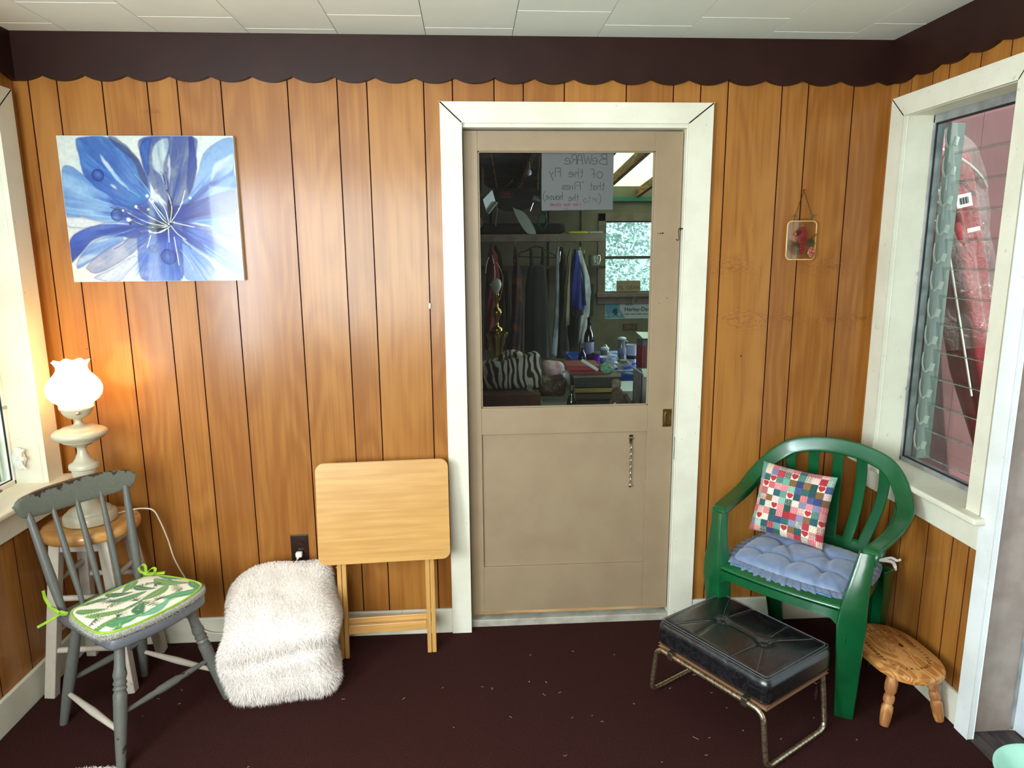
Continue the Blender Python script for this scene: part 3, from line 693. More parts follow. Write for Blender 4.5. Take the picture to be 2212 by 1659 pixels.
for pts in ([(1010, 895), (960, 850), (890, 740)], [(1010, 895), (985, 800), (935, 730)], [(1005, 880), (940, 800), (912, 760)], [(1000, 900), (900, 850), (810, 790)], [(1000, 905), (880, 880), (760, 820)], [(990, 910), (880, 905), (770, 860)], [(1015, 880), (1025, 790), (1000, 700)], [(1020, 880), (1075, 790), (1105, 690)], [(1030, 880), (1160, 910)], [(1020, 900), (1060, 950), (1110, 985)], [(1005, 920), (1010, 1000)], [(990, 920), (930, 945), (885, 930)], [(1015, 905), (960, 940), (900, 940)], [(900, 960), (880, 1030)], [(1040, 970), (1060, 1080), (1070, 1140)]): stroke(pts, .0042, W_)
for pts in ([(1005, 880), (950, 800), (925, 770)], [(1000, 890), (880, 830), (820, 800)], [(1030, 800), (1022, 740), (992, 690)], [(990, 915), (860, 900), (790, 870)], [(740, 800), (790, 850), (840, 870)], [(660, 790), (740, 810)]): stroke(pts, .0036, K_)
for (X, Y, r_) in ((878, 722, .013), (932, 722, .010), (911, 755, .011), (812, 785, .012), (885, 803, .010), (735, 808, .009), (768, 862, .018), (1135, 735, .012), (895, 935, .009), (1040, 880, .006), (930, 690, .004), (1068, 800, .006)):
    q = Zc(X, Y); img = blend(img, (244, 246, 244), sstep(np.hypot(px_-q[0], pz_-q[1]), r_, r_*.7))
for (X, Y, r_) in ((780, 886, .013), (1000, 690, .006), (886, 805, .004)): q = Zc(X, Y); img = blend(img, K_, sstep(np.hypot(px_-q[0], pz_-q[1]), r_, r_*.6))
img = (img*(.94+.12*fineg[..., None])*np.clip(1.0-.55*sstep(streak, .52, .72)*sstep(rad, .02, .12)*(1-sstep(rad, .42, .62)), 0, 1)[..., None]**np.array([1.0, .75, .3]))**1.85*.74
PW, PH = .604, .506; mb = MB()
yy, xx = np.meshgrid(np.linspace(-PH/2, PH/2, NZ), np.linspace(-PW/2, PW/2, NX), indexing='ij')
vs = np.stack([xx.ravel(), np.full(xx.size, -.022), yy.ravel()], 1)
fs = [(j*NX+i, j*NX+i+1, (j+1)*NX+i+1, (j+1)*NX+i) for j in range(NZ-1) for i in range(NX-1)]
mb.add(vs.tolist(), fs, 0, img.reshape(-1, 3).tolist())
n0 = len(mb.v); mb.box(-PW/2-.0006, PW/2+.0006, -.0218, 0, -PH/2-.0006, PH/2+.0006); mb.c[n0:] = [lin((226, 228, 222))]*8
o = mb.build('canvas_print', vcol('glossy_print', .22, coat=.25, spec=.4), smooth=0, col=True); o.location = (-1.2195, -.0015, 1.7095)
tag(o, 'unframed canvas print of a large blue watercolour flower on the panelled wall', 'picture')

# ================================================================== bar stool with wooden round seat
M_stoolw = paint_chip('worn_white_leg_paint', (196, 186, 172), (182, 170, 156), (160, 110, 74), .66, 9, .5)
M_maple = wood('clear_maple', (196, 146, 84), (178, 126, 66), 0, 55, .3, .3, 6, .4)
st = thing('bar_stool', 'tall stool with round bare wood seat and white legs under the lamp', 'stool', (-1.468, -.205, 0), 0)
mb = MB(); mb.lathe([(0, .572), (.145, .572), (.155, .576), (.1585, .586), (.1585, .596), (.154, .606), (.145, .610), (0, .610)], 56); mb.build('seat', M_maple, st, smooth=50)
tops = [(-.082, -.078), (.080, -.080), (.082, .078), (-.080, .080)]; feet = [(-.140, -.128), (.134, -.120), (.128, .142), (-.135, .14)]
for (tx, ty), (fx, fy) in zip(tops, feet): MB().beam((fx, fy, .0), (tx, ty, .573), .036, .036, (0, 1, 0)).build('leg', M_stoolw, st, smooth=0, bevel=.003)
def lp(i, z): t = z/.573; return Vector((feet[i][0]*(1-t)+tops[i][0]*t, feet[i][1]*(1-t)+tops[i][1]*t, z))
for i, z in ((0, .17), (1, .23), (2, .17), (3, .23), (0, .36), (1, .42), (2, .36), (3, .42)): MB().tube([lp(i, z), lp((i+1) % 4, z)], .0105, 12).build('rung', M_stoolw, st)
mb = MB(); mb.beam(lp(0, .55), lp(1, .55), .02, .04); mb.beam(lp(1, .55), lp(2, .55), .02, .04); mb.beam(lp(2, .55), lp(3, .55), .02, .04); mb.beam(lp(3, .55), lp(0, .55), .02, .04); mb.build('apron', M_stoolw, st, smooth=0, bevel=.002)

# ================================================================== hurricane lamp
M_lampc = plain('cream_lamp_enamel', (196, 186, 162), .34, c2=(186, 174, 150), ns=9, coat=.2)
lm = thing('table_lamp', 'cream turned-base hurricane lamp with lit white glass shade on the bar stool', 'lamp', (-1.468, -.205, .6105))
Z0 = .6105
prof = [(0, 0), (.080, 0), (.086, .004), (.087, .018), (.085, .030), (.078, .036), (.070, .038), (.068, .046), (.060, .050), (.045, .058), (.034, .072), (.029, .088), (.027, .10), (.0265, .118), (.031, .124), (.0325, .15), (.036, .156), (.0395, .18), (.0405, .196), (.0475, .200), (.0480, .210), (.046, .216), (.034, .222), (.024, .236), (.0175, .252), (.0155, .262), (.014, .268), (.017, .276), (.030, .284), (.036, .286), (.044, .294), (.058, .298), (.060, .303), (.072, .307), (.075, .313), (.084, .318), (.0865, .324), (.086, .330), (.080, .336), (.066, .342), (.056, .345), (.054, .348), (.036, .353), (.020, .356), (.0125, .363), (.0115, .372), (.016, .378), (.030, .384), (.037, .390), (.044, .398), (.0475, .404), (.049, .412), (.0515, .413), (.052, .417), (.050, .418), (0, .418)]
mb = MB(); mb.lathe(prof, 56); mb.build('lamp_base', M_lampc, lm, smooth=50)
mb = MB()
for r_, z in ((.053, .419), (.054, .4375)): mb.tube([(r_*math.cos(a), r_*math.sin(a), z) for a in [2*math.pi*k/40 for k in range(40)]], .0014, 6, True)
for k in range(24):
    a = 2*math.pi*k/24; mb.tube([((.0535)*math.cos(a+q[0]), .0535*math.sin(a+q[0]), .428+q[1]) for q in [(.075*math.cos(t), .0055*math.sin(t)) for t in [2*math.pi*j/8 for j in range(8)]]], .0010, 5, True)
    mb.tube([(.0535*math.cos(a+.13), .0535*math.sin(a+.13), .419), (.0535*math.cos(a+.13), .0535*math.sin(a+.13), .4375)], .0009, 5)
mb.build('pierced_gallery', M_lampc, lm)
mb = MB(); d_ = Vector((.55, -.83, 0)).normalized(); a0 = d_*.048+Vector((0, 0, .407)); mb.tube([a0, a0+d_*.026], .0022, 8); q = MB
kn = mb.build('switch_stem', M_brass, lm); mb = MB(); mb.lathe([(0, -.005), (.004, -.004), (.0055, 0), (.004, .004), (0, .005)], 14, a0+d_*.022+Vector((-.006, 0, .001))); mb.build('switch_knob', M_chrome, kn)
b = NB('lit_milk_glass'); b.col(rgba((250, 246, 236))); b.set(rough=.3, ec=rgba((255, 196, 118)), es=6.5); M_lit = b.m
def flare(j, a, r_, z):
    k = max(0, j-11)/5.0
    return (r_*(1+.07*k*math.cos(8*a)), z+.004*k*math.cos(8*a)) if k > 0 else (r_, z)
sp = [(.048, .420), (.0505, .428), (.057, .436), (.072, .448), (.082, .462), (.0865, .478), (.086, .492), (.080, .508), (.070, .522), (.060, .534), (.052, .544), (.048, .553), (.0475, .562), (.050, .570), (.0545, .577), (.057, .580)]
mb = MB(); mb.lathe(sp, 64, wave=flare); sh = mb.build('glass_shade', M_lit, lm, smooth=180); sh.modifiers.new('thick', 'SOLIDIFY').thickness = .002
# white cord and plug
M_cord = plain('white_vinyl', (232, 222, 204), .4)
pts = smoothpath([(-1.40, -.15, .6145), (-1.372, -.118, .614), (-1.335, -.10, .612), (-1.300, -.092, .6), (-1.285, -.080, .55), (-1.272, -.062, .47), (-1.262, -.046, .38), (-1.235, -.03, .29), (-1.20, -.03, .22), (-1.22, -.035, .13), (-1.18, -.03, .06), (-1.10, -.028, .045), (-1.04, -.03, .07), (-1.0, -.03, .02), (-.94, -.022, .0052), (-.87, -.016, .03), (-.83, -.008, .15), (-.815, -.016, .26), (-.800, -.030, .335), (-.7945, -.034, .352)], 6)
cd_ = MB().tube(pts, .0027, 8).build('lamp_cord', M_cord); tag(cd_, 'thin white cord running from the lamp down to the wall outlet', 'cord')
ot = thing('wall_outlet', 'dark brown duplex outlet with cover plate, low on the panelled wall', 'outlet', (-.788, 0, .3895))
M_outl = plain('dark_bakelite', (38, 24, 20), .22, coat=.2)
mb = MB(); mb.box(-.0345, .0345, -.006, -.0002, -.0575, .0575); mb.build('cover_plate', M_outl, ot, smooth=0, bevel=.004, seg=3)
for dz in (.0195, -.0195):
    mb = MB(); mb.prism([(.017*math.cos(a), .0145*math.sin(a)+dz) for a in [2*math.pi*k/24 for k in range(24)]], -.0085, -.004, 'y'); rc = mb.build('receptacle', M_outl, ot, smooth=30, bevel=.0008)
    if dz > 0: mb = MB(); mb.box(-.0065, -.0045, -.0088, -.008, dz-.004, dz+.006); mb.box(.0045, .0065, -.0088, -.008, dz-.004, dz+.006); mb.build('slot', M_dark, rc, smooth=0)
pg = thing('plug', 'small white two-prong plug in the lower socket of the brown outlet', 'plug', (-.788, -.0093, .3705))
mb = MB(); mb.rbox((.026, .022, .022), .006, (0, -.011, 0), 8); mb.build('plug_body', plain('white_plug', (240, 232, 216), .35), pg)
mb = MB(); mb.tube([(0, -.014, -.004), (-.006, -.022, -.016)], [.006, .0038], 10); mb.build('strain_relief', M_cord, pg)

# ================================================================== grey painted kitchen chair
M_gray = paint_chip('chipped_grey_paint', (101, 102, 96), (87, 88, 84), (46, 34, 28), .68, 16, .42)
M_grayworn = paint_chip('worn_grey_paint', (101, 101, 94), (85, 86, 81), (52, 40, 32), .60, 24, .5)
b = NB('crest_rail_paint'); tc = b.tc(); sp2 = b.new('ShaderNodeSeparateXYZ'); b.link(tc, sp2.inputs[0]); nn = b.noise(b.vm(tc, (1, 1, 1)), 30, 6, .7); n3 = b.noise(tc, 5, 3)
f = b.math('ADD', b.math('MULTIPLY', b.math('SUBTRACT', sp2.outputs[2], .788), 11.0), b.math('ADD', b.math('MULTIPLY', nn, 1.3), b.math('MULTIPLY', n3, .9)))
m_ = b.ramp(f, 1.25, 1.32); b.col(b.mix(m_, b.mix(b.noise(tc, 90, 2), rgba((100, 102, 90)), rgba((84, 86, 76))), rgba((44, 24, 18)))); b.set(rough=.42); b.bump(b.math('MULTIPLY', m_, -1), .3, .002); M_crest = b.m
gc = thing('kitchen_chair', 'grey painted spindle-back wooden chair with chipped paint and a leaf-print seat pad', 'chair', (-1.235, -.462, 0), math.radians(-31))
# seat plank, shaped
sp_o = cr([(-.168, -.120), (-.150, -.142), (0, -.156), (.130, -.168), (.165, -.155), (.184, -.08), (.190, 0), (.184, .08), (.165, .155), (.130, .168), (0, .156), (-.150, .142), (-.168, .120), (-.174, 0)], 4)
mb = MB(); n = len(sp_o); rings_ = [(.93, .372), (.985, .376), (1.0, .384), (1.0, .402), (.985, .4085), (.93, .410)]
vs = []; fs = []
for (k, z) in rings_: vs += [(x*k, y*k, z) for x, y in sp_o]
for j in range(len(rings_)-1): fs += [(j*n+i, j*n+(i+1) % n, (j+1)*n+(i+1) % n, (j+1)*n+i) for i in range(n)]
fs += [tuple(range(n-1, -1, -1)), tuple((len(rings_)-1)*n+i for i in range(n))]
mb.add(vs, fs); mb.build('seat', paint_chip('lilac_grey_seat_paint', (112, 112, 118), (96, 98, 102), (52, 42, 38), .68, 18, .4), gc, smooth=50)
def turned(p0, p1, prof, mat, name, par, n=18):
    p0, p1 = Vector(p0), Vector(p1); L = (p1-p0).length; M_ = (p1-p0).to_track_quat('Z', 'Y').to_matrix().to_4x4()
    mb = MB(); mb.lathe([(r_, t*L) for r_, t in prof], n, p0, M=M_); return mb.build(name, mat, par, smooth=50)
fl = [(0, 0), (.0125, 0), (.0150, .12), (.0175, .30), (.0195, .42), (.0200, .55), (.0205, .60), (.0165, .625), (.0205, .645), (.0165, .665), (.0205, .685), (.0165, .71), (.0190, .73), (.0205, .75), (.0170, .80), (.0155, .85), (.0150, 1.0), (0, 1.0)]
bl_ = [(0, 0), (.0125, 0), (.0160, .2), (.0185, .45), (.0175, .7), (.0145, 1.0), (0, 1.0)]
LF = [((.190, -.203, 0), (.125, -.122, .374)), ((.182, .198, 0), (.125, .122, .374))]; LB = [((-.198, -.150, 0), (-.118, -.105, .374)), ((-.205, .150, 0), (-.118, .105, .374))]
for a, b_ in LF: turned(a, b_, fl, M_grayworn, 'leg', gc)
for a, b_ in LB: turned(a, b_, bl_, M_gray, 'leg', gc)
def onl(L_, z): a, b_ = Vector(L_[0]), Vector(L_[1]); return a+(b_-a)*(z/.374)
strp = [(0, 0), (.0065, 0), (.0085, .15), (.0120, .5), (.0085, .85), (.0065, 1), (0, 1)]
strb = [(0, 0), (.0065, 0), (.0085, .2), (.0105, .3), (.0095, .36), (.0130, .40), (.0135, .5), (.0130, .60), (.0095, .64), (.0105, .7), (.0085, .8), (.0065, 1), (0, 1)]
turned(onl(LF[0], .165), onl(LF[1], .165), strb, M_grayworn, 'stretcher', gc)
turned(onl(LB[0], .16), onl(LB[1], .16), strp, M_gray, 'stretcher', gc)
turned(onl(LF[0], .115), onl(LB[0], .115), strp, M_stoolw, 'stretcher', gc); turned(onl(LF[1], .115), onl(LB[1], .115), strp, M_stoolw, 'stretcher', gc)
# spindles and crest
def crestx(y): return -.198+.17*y-.026*(1-(y/.18)**2)
CY = .0
for k, y in enumerate((-.132, -.066, 0, .066, .132)):
    pr = [(0, 0), (.0075, 0), (.0110, .4), (.0088, .8), (.0070, 1.0), (0, 1)] if 0 < k < 4 else [(0, 0), (.0110, 0), (.0155, .35), (.0125, .8), (.0100, 1.0), (0, 1)]
    turned((-.140-.008*(1-(y/.14)**2), y, .408), (crestx(y*1.10)+.004, y*1.12-.003, .750+.035*y), pr, M_gray, 'spindle', gc, 14)
mb = MB(); N = 36; sec = 14; vs = []
for i in range(N+1):
    y = -.188+.368*i/N; e = abs(y+.004)/.184
    zt = .812-.016*e**3+.035*y; zb = .729+.014*e**4+.035*y
    if e > .86: q = (e-.86)/.14; s_ = 1-math.sqrt(max(0, 1-q*q)); zt -= s_*.020; zb += s_*.040
    for k in range(sec):
        a = 2*math.pi*k/sec; zz = (zt+zb)/2+(zt-zb)/2*math.copysign(abs(math.sin(a))**.5, math.sin(a)); xx = crestx(y)-.22*(zz-.76)+.0095*math.copysign(abs(math.cos(a))**.6, math.cos(a))
        vs.append((xx, y, zz))
fs = [(i*sec+k, i*sec+(k+1) % sec, (i+1)*sec+(k+1) % sec, (i+1)*sec+k) for i in range(N) for k in range(sec)]+[tuple(range(sec-1, -1, -1)), tuple(N*sec+k for k in range(sec))]
mb.add(vs, fs); mb.build('crest_rail', M_crest, gc, smooth=60)

# leaf-print seat pad and fleece pad on that chair
def inpoly_grid(poly, z_fn, n, cfn, m=0):
    """radial disc mesh of a star-shaped polygon (list) with n rings"""
    L = len(poly); vs = []; cs = []
    for j in range(n+1):
        t = j/n
        for (x, y) in poly: vs.append((x*t, y*t, z_fn(x*t, y*t, t)))
    fs = [(j*L+i, j*L+(i+1) % L, (j+1)*L+(i+1) % L, (j+1)*L+i) for j in range(n) for i in range(L)]
    return vs, fs
def padpoly(k, sh=0): return cr([(x*k+sh, y*k) for x, y in [(-.092, -.085), (-.078, -.140), (0, -.166), (.105, -.178), (.150, -.158), (.174, -.09), (.180, 0), (.174, .09), (.150, .158), (.105, .178), (0, .166), (-.078, .140), (-.092, .085), (-.096, 0)]], 12)
flp = thing('fleece_pad', 'off-white fleece pad under the leaf-print cushion on the grey chair', 'seat pad', gc.location[:], math.radians(-31))
P_ = padpoly(1.035, .003); mb = MB(); L = len(P_); vs = []; rn = random.Random(2)
for (k, z) in ((.0, .4105), (.97, .4105), (1.0, .416), (1.005, .424), (.985, .4315), (.0, .4315)): vs += [(x*k*(1+rn.uniform(-.006, .006)), y*k*(1+rn.uniform(-.006, .006)), z+rn.uniform(-.001, .001)*(k > .5)) for x, y in P_]
mb.add(vs, [(j*L+i, j*L+(i+1) % L, (j+1)*L+(i+1) % L, (j+1)*L+i) for j in range(5) for i in range(L)])
M_fleece = plain('offwhite_fleece', (180, 176, 162), .95, c2=(160, 156, 142), ns=180, bump=.9, bscale=260, bdist=.004, sheen=.4)
mb.build('fleece', M_fleece, flp, smooth=180)
def strands(mb, pts_nrm, length, wd, rng, droop=.3, jit=.5):
    for p, nn in pts_nrm:
        d = (nn+Vector((rng.uniform(-jit, jit), rng.uniform(-jit, jit), rng.uniform(-jit, jit)))).normalized(); s_ = d.orthogonal().normalized(); s_ = (Matrix.Rotation(rng.uniform(0, 6.28), 3, d)@s_)*wd/2
        L_ = length*rng.uniform(.6, 1.15); a = p-s_; b_ = p+s_; m1 = p+d*L_*.55; e = p+d*L_+Vector((0, 0, -droop*L_))
        o_ = len(mb.v); mb.v += [tuple(a), tuple(b_), tuple(m1+s_*.8), tuple(m1-s_*.8), tuple(e)]; mb.f += [(o_, o_+1, o_+2, o_+3), (o_+3, o_+2, o_+4)]; mb.mi += [0, 0]; mb.c += [(1, 1, 1)]*5
mb = MB(); pn = []
for q in range(2600): i = rn.randrange(L); (x, y), (x2, y2) = P_[i], P_[(i+1) % L]; t = rn.random(); X, Y = x+(x2-x)*t, y+(y2-y)*t; pn.append((Vector((X, Y, .412+rn.random()*.019)), Vector((X, Y, 0)).normalized()))
strands(mb, pn, .006, .0013, rn, .3); mb.build('fleece_pile', M_fleece, flp, smooth=0)
lp_ = thing('seat_cushion', 'thin seat cushion printed with green palm leaves, lime piping and ties, on the grey chair', 'cushion', gc.location[:], math.radians(-31))
P_ = padpoly(1.0, .0); L = len(P_)
zt = lambda x, y, t: .4335+.014*(1-t**6)+.003*math.sin(x*30)*math.cos(y*26)*(1-t)
vs, fs = inpoly_grid(P_, zt, 90, None); X = (np.array([v[0] for v in vs])-.040)/.72; Y = np.array([v[1] for v in vs])/.93
img = np.ones((len(vs), 3))*np.array(lin((236, 226, 208))); rl = random.Random(12)
def leaf(cx, cy, a, Ln, Wd, c1, c2, veins=16, op=1.0):
    global img
    Ln *= 1.18; Wd *= 1.3; u = (X-cx)*math.cos(a)+(Y-cy)*math.sin(a); v = -(X-cx)*math.sin(a)+(Y-cy)*math.cos(a); v = v-.25*(u*u/Ln)*1.0
    t = np.clip(u/Ln*.5+.5, 0, 1); wv = Wd*np.sin(np.pi*t)**.6*(1-.25*t)*(1+.05*np.sin(u/Ln*veins*3)); d = wv-np.abs(v); a_ = sstep(d, 0, .0012)*((u > -Ln) & (u < Ln))*op
    vein = .5+.5*np.sin((u-np.abs(v)*.9)/Ln*veins*math.pi); col = np.array(lin(c1))*(1-vein[:, None]*.55)+np.array(lin(c2))*vein[:, None]*.55
    mid = sstep(np.abs(v), .0016, .0004)[:, None]; col = col*(1-mid*.8)+np.array(lin((150, 190, 130)))*mid*.8
    img = img*(1-a_[:, None])+col*a_[:, None]
def fan(cx, cy, a, Ln, c, nn=9, spread=2.4, op=.9):
    global img
    for k in range(nn):
        th = a+(k/(nn-1)-.5)*spread; u = (X-cx)*math.cos(th)+(Y-cy)*math.sin(th); v = -(X-cx)*math.sin(th)+(Y-cy)*math.cos(th)
        a_ = sstep(.0022*np.clip(1-u/Ln, 0, 1)+.0004-np.abs(v), -.0003, .0003)*((u > 0) & (u < Ln))*op; img = img*(1-a_[:, None])+np.array(lin(c))*a_[:, None]
def frond(cx, cy, a, Ln, c, op=.85):
    for k in range(13):
        t = k/12; bx_, by_ = cx+math.cos(a)*Ln*t, cy+math.sin(a)*Ln*t; fan(bx_, by_, a+.75, Ln*.34*(1-.6*t), c, 2, .01, op); fan(bx_, by_, a-.75, Ln*.34*(1-.6*t), c, 2, .01, op)
G1, G2, G3, G4 = (34, 92, 44), (74, 128, 58), (112, 150, 66), (64, 138, 92)
for (x, y, a) in ((-.11, .03, .9), (-.02, .12, 2.2), (.06, -.02, .3), (.12, .1, 2.8), (-.03, -.09, 1.2), (.1, -.13, -.4), (.15, .03, 2.0), (-.14, -.07, .1)): frond(x, y, a, .095, rl.choice([(120, 132, 80), (88, 112, 62)]))
for (x, y, a, l, w_, c1, c2) in [(-.145, .06, 2.5, .062, .020, G2, G3), (.00, .125, .25, .080, .022, G3, G2), (-.06, .165, .1, .07, .02, G4, G2), (.125, .165, -.1, .065, .016, G2, G4), (.15, .10, 1.2, .066, .018, G4, (96, 160, 100)), (.165, -.01, 1.7, .055, .017, (110, 170, 140), G4), (.05, .06, 1.9, .055, .024, G3, G2), (-.05, .05, .2, .050, .014, G1, G2), (-.02, -.015, 1.1, .052, .022, G2, G4), (-.10, -.02, .5, .050, .017, G1, G2), (-.13, -.09, .9, .048, .015, G1, G2), (.06, -.06, 1.5, .060, .010, G1, G2), (.11, -.05, -.5, .042, .020, G1, G4), (.02, -.12, .7, .070, .016, G3, G2), (.13, -.12, 1.0, .05, .024, G4, G2), (.09, -.17, 1.4, .06, .014, G2, G3), (-.07, -.135, .4, .06, .014, G2, G3), (.17, -.16, 2.2, .04, .014, G2, G4), (-.16, .0, 1.4, .05, .012, G3, G2), (.17, .17, 2.4, .04, .014, G1, G4)]:
    leaf(x, y, a, l, w_, c1, c2)
for (x, y, a) in ((-.03, .09, 1.0), (.03, -.02, 2.0), (-.06, -.06, 2.4), (.08, -.11, 1.2), (.02, -.16, .6), (.11, .03, 3.0)): fan(x, y, a, .036, (24, 60, 34), 9, 3.4)
mb = MB(); mb.add(vs, fs, 0, img.tolist())
e0 = len(mb.v)
vs2 = []
for (k, z) in ((1.0, .4335), (1.006, .4325), (1.0, .4318), (0, .4318)): vs2 += [(x*k, y*k, z) for x, y in P_]
mb.add(vs2, [(j*L+i, j*L+(i+1) % L, (j+1)*L+(i+1) % L, (j+1)*L+i) for j in range(3) for i in range(L)], 0, [lin((214, 190, 140))]*len(vs2))
mb.build('printed_cover', vcol('printed_cotton', .75, sheen=.2, bump=.15), lp_, smooth=180, col=True)
M_lime = plain('lime_cotton', (150, 188, 34), .75, c2=(128, 168, 26), ns=60, sheen=.2)
MB().tube([(x*1.004, y*1.004, .4345) for x, y in P_[::2]], .0036, 8, True).build('piping', M_lime, lp_, smooth=180)
def bow(cx, cy, cz, sc=1, flip=1, tails=()):
    mb = MB()
    for s_ in (-1, 1):
        lo = [(cx, cy, cz), (cx+s_*.018*sc, cy+.012*flip*sc, cz+.018*sc), (cx+s_*.036*sc, cy+.012*flip*sc, cz+.020*sc), (cx+s_*.040*sc, cy+.002*sc, cz+.008*sc), (cx+s_*.020*sc, cy-.004*sc, cz+.002*sc), (cx, cy, cz)]
        P2 = smoothpath(lo, 5); mb.sweep(P2, [(.0, 1, .5)]*len(P2), .009*sc, .0016)
    for t_ in tails: P2 = smoothpath(t_, 5); mb.sweep(P2, [(0, .8, .6)]*len(P2), .010*sc, .0016)
    mb.rbox((.016*sc, .014*sc, .014*sc), .005*sc, (cx, cy, cz), 5); return mb
bow(-.092, .128, .446, 1.0, 1, ([(-.092, .128, .446), (-.065, .145, .444), (-.035, .16, .447)], [(-.092, .128, .446), (-.110, .140, .430), (-.120, .132, .418)])).build('tie', M_lime, lp_, smooth=60)
bow(-.112, -.155, .428, .9, -1, ([(-.112, -.155, .428), (-.150, -.160, .438), (-.180, -.160, .465), (-.190, -.158, .490)], [(-.112, -.155, .428), (-.13, -.185, .412), (-.145, -.212, .400)])).build('tie', M_lime, lp_, smooth=60)

# ================================================================== white fake-fur pouf
rf = random.Random(9)
pf = thing('fur_pouf', 'square white faux-fur pouf on the carpet between the grey chair and folded tray table', 'pouf', (-.800, -.262, 0), math.radians(8))
def pfn(p, nn):
    x, y, z = p.x, p.y, p.z; t = (z+.16)/.32
    bul = 1+.04*math.sin(max(0, min(1, t))*math.pi)+.03*max(0, t-.4)
    if t < .3: q = (.3-t)/.3; x *= 1+.03*q; y *= 1+.03*q
    x *= bul*(1.0-.02*t); y *= bul
    if t > .5: z += (t-.5)*2*(.048*(y/.19)-.012+.022*(1-(x/.21)**2))
    x += .012*math.sin(z*30+y*9); z += .004*math.sin(x*30)*math.sin(y*28)
    y += (.016*math.exp(-((z-.02-.02*math.sin(x*9))/.020)**2) if y < 0 else 0)
    return Vector((x, y, z))
mb = MB(); mb.rbox((.366, .378, .330), .066, (0, 0, .1695), 40, pfn); M_fur = plain('white_faux_fur', (244, 234, 227), .9, c2=(234, 224, 217), ns=10, sheen=.6)
body = mb.build('cover', M_fur, pf, smooth=180)
fur = MB(); me = body.data; ar = [(p.area, p) for p in me.polygons]; tot = sum(a for a, _ in ar); pn = []
vn = {v.index: v.normal.copy() for v in me.vertices}
for a_, p in ar:
    k = a_/tot*46000; k = int(k)+(rf.random() < k-int(k)); vv = [me.vertices[i].co for i in p.vertices]
    if sum(v.z for v in vv)/len(vv) < .004: continue
    for _ in range(k):
        s_, t_ = rf.random(), rf.random(); q_ = (vv[0]*(1-s_)+vv[1]*s_)*(1-t_)+(vv[3]*(1-s_)+vv[2]*s_)*t_ if len(vv) == 4 else vv[0]
        clump = Vector((math.sin(q_.x*70+q_.z*31), math.sin(q_.y*63+q_.x*20), math.sin(q_.z*70+q_.y*33)))*.35
        pn.append((q_, (p.normal+clump).normalized()))
strands(fur, pn, .018, .0015, rf, .5, .5); fur.build('pile', M_fur, pf, smooth=0)

# ================================================================== folded wooden tray table
M_tray = wood('honey_rubberwood', (204, 156, 90), (188, 138, 74), 0, 70, .34, .3, 7, .3)
M_trayv = wood('honey_rubberwood_upright', (202, 154, 88), (184, 134, 72), 2, 70, .34, .3, 7, .3)
tt = thing('tray_table', 'folded light wooden tray table leaning against the panelled wall beside the door', 'folding table', (-.430, -.172, .003), math.radians(4.5), rot=(math.radians(-7.5), 0, math.radians(3.5)))
def rrect(w_, h_, r_, cx=0, cz=0, n=6): return [(cx+sx*(w_/2-r_)+r_*math.cos(a), cz+sz*(h_/2-r_)+r_*math.sin(a)) for sx, sz, a0 in ((1, 1, 0), (-1, 1, 90), (-1, -1, 180), (1, -1, 270)) for a in [math.radians(a0+90*k/n) for k in range(n+1)]]
mb = MB(); mb.prism(rrect(.492, .382, .026, 0, .575), -.020, -.002, 'y'); mb.build('tray_top', M_tray, tt, smooth=30, bevel=.004, seg=3)
MB().box(-.175, .175, 0, .018, .735, .757).build('cleat', M_trayv, tt, smooth=0, bevel=.002)
MB().box(-.175, .175, 0, .018, .395, .415).build('cleat', M_trayv, tt, smooth=0, bevel=.002)
for sx in (-1, 1):
    for off, y0 in ((.0, .001), (-.0185, .001)):
        mb = MB(); X = sx*(.178)+sx*off; mb.box(X-.0085, X+.0085, y0, y0+.024, .0, .72); mb.build('leg', M_trayv, tt, smooth=0, bevel=.003)
MB().box(-.151, .151, .002, .020, .095, .130).build('stretcher', M_tray, tt, smooth=0, bevel=.003)
MB().box(-.17, .17, .026, .040, .120, .150).build('stretcher', M_tray, tt, smooth=0, bevel=.003)
for sx in (-1, 1): MB().tube([(sx*.155, .012, .36), (sx*.19, .012, .36)], .006, 10).build('pivot_pin', M_brass, tt)

# ================================================================== white plastic wall hook, glass cardinal ornament
mb = MB(); mb.rbox((.008, .010, .022), .004, (0, -.005, 0), 6); mb.tube([(0, -.010, -.008), (0, -.016, -.006), (0, -.017, .0)], .0016, 8)
o = mb.build('wall_hook', plain('white_plastic', (232, 226, 214), .4)); o.location = (-.240, -.0005, 1.352); tag(o, 'tiny white hook on the panelling just left of the door', 'hook')
gl = thing('glass_ornament', 'small hanging glass panel with a red cardinal, right of the door', 'ornament', (1.187, -.012, 1.587))
ow, oh = .116, .146
mb = MB(); mb.prism(rrect(ow, oh, .016), -.004, .002, 'y'); b = NB('wavy_clear_glass'); b.n.remove(b.p)
trn = b.new('ShaderNodeBsdfTransparent'); trn.inputs[0].default_value = rgba((250, 244, 226)); gg = b.new('ShaderNodeBsdfGlossy'); gg.inputs['Roughness'].default_value = .05
mx = b.new('ShaderNodeMixShader'); mx.inputs[0].default_value = .10; b.link(trn.outputs[0], mx.inputs[1]); b.link(gg.outputs[0], mx.inputs[2]); b.link(mx.outputs[0], b.out.inputs[0])
gp = mb.build('glass_panel', b.m, gl, smooth=30)
MB().tube([(x, -.001, z) for x, z in rrect(ow-.002, oh-.002, .016)], .0024, 8, True).build('rounded_edge', plain('bright_glass_edge', (232, 206, 150), .12, c2=(206, 166, 96), ns=30, coat=.6), gl)
M_red = plain('cardinal_red', (128, 14, 12), .25, c2=(86, 8, 10), ns=60, coat=.4)
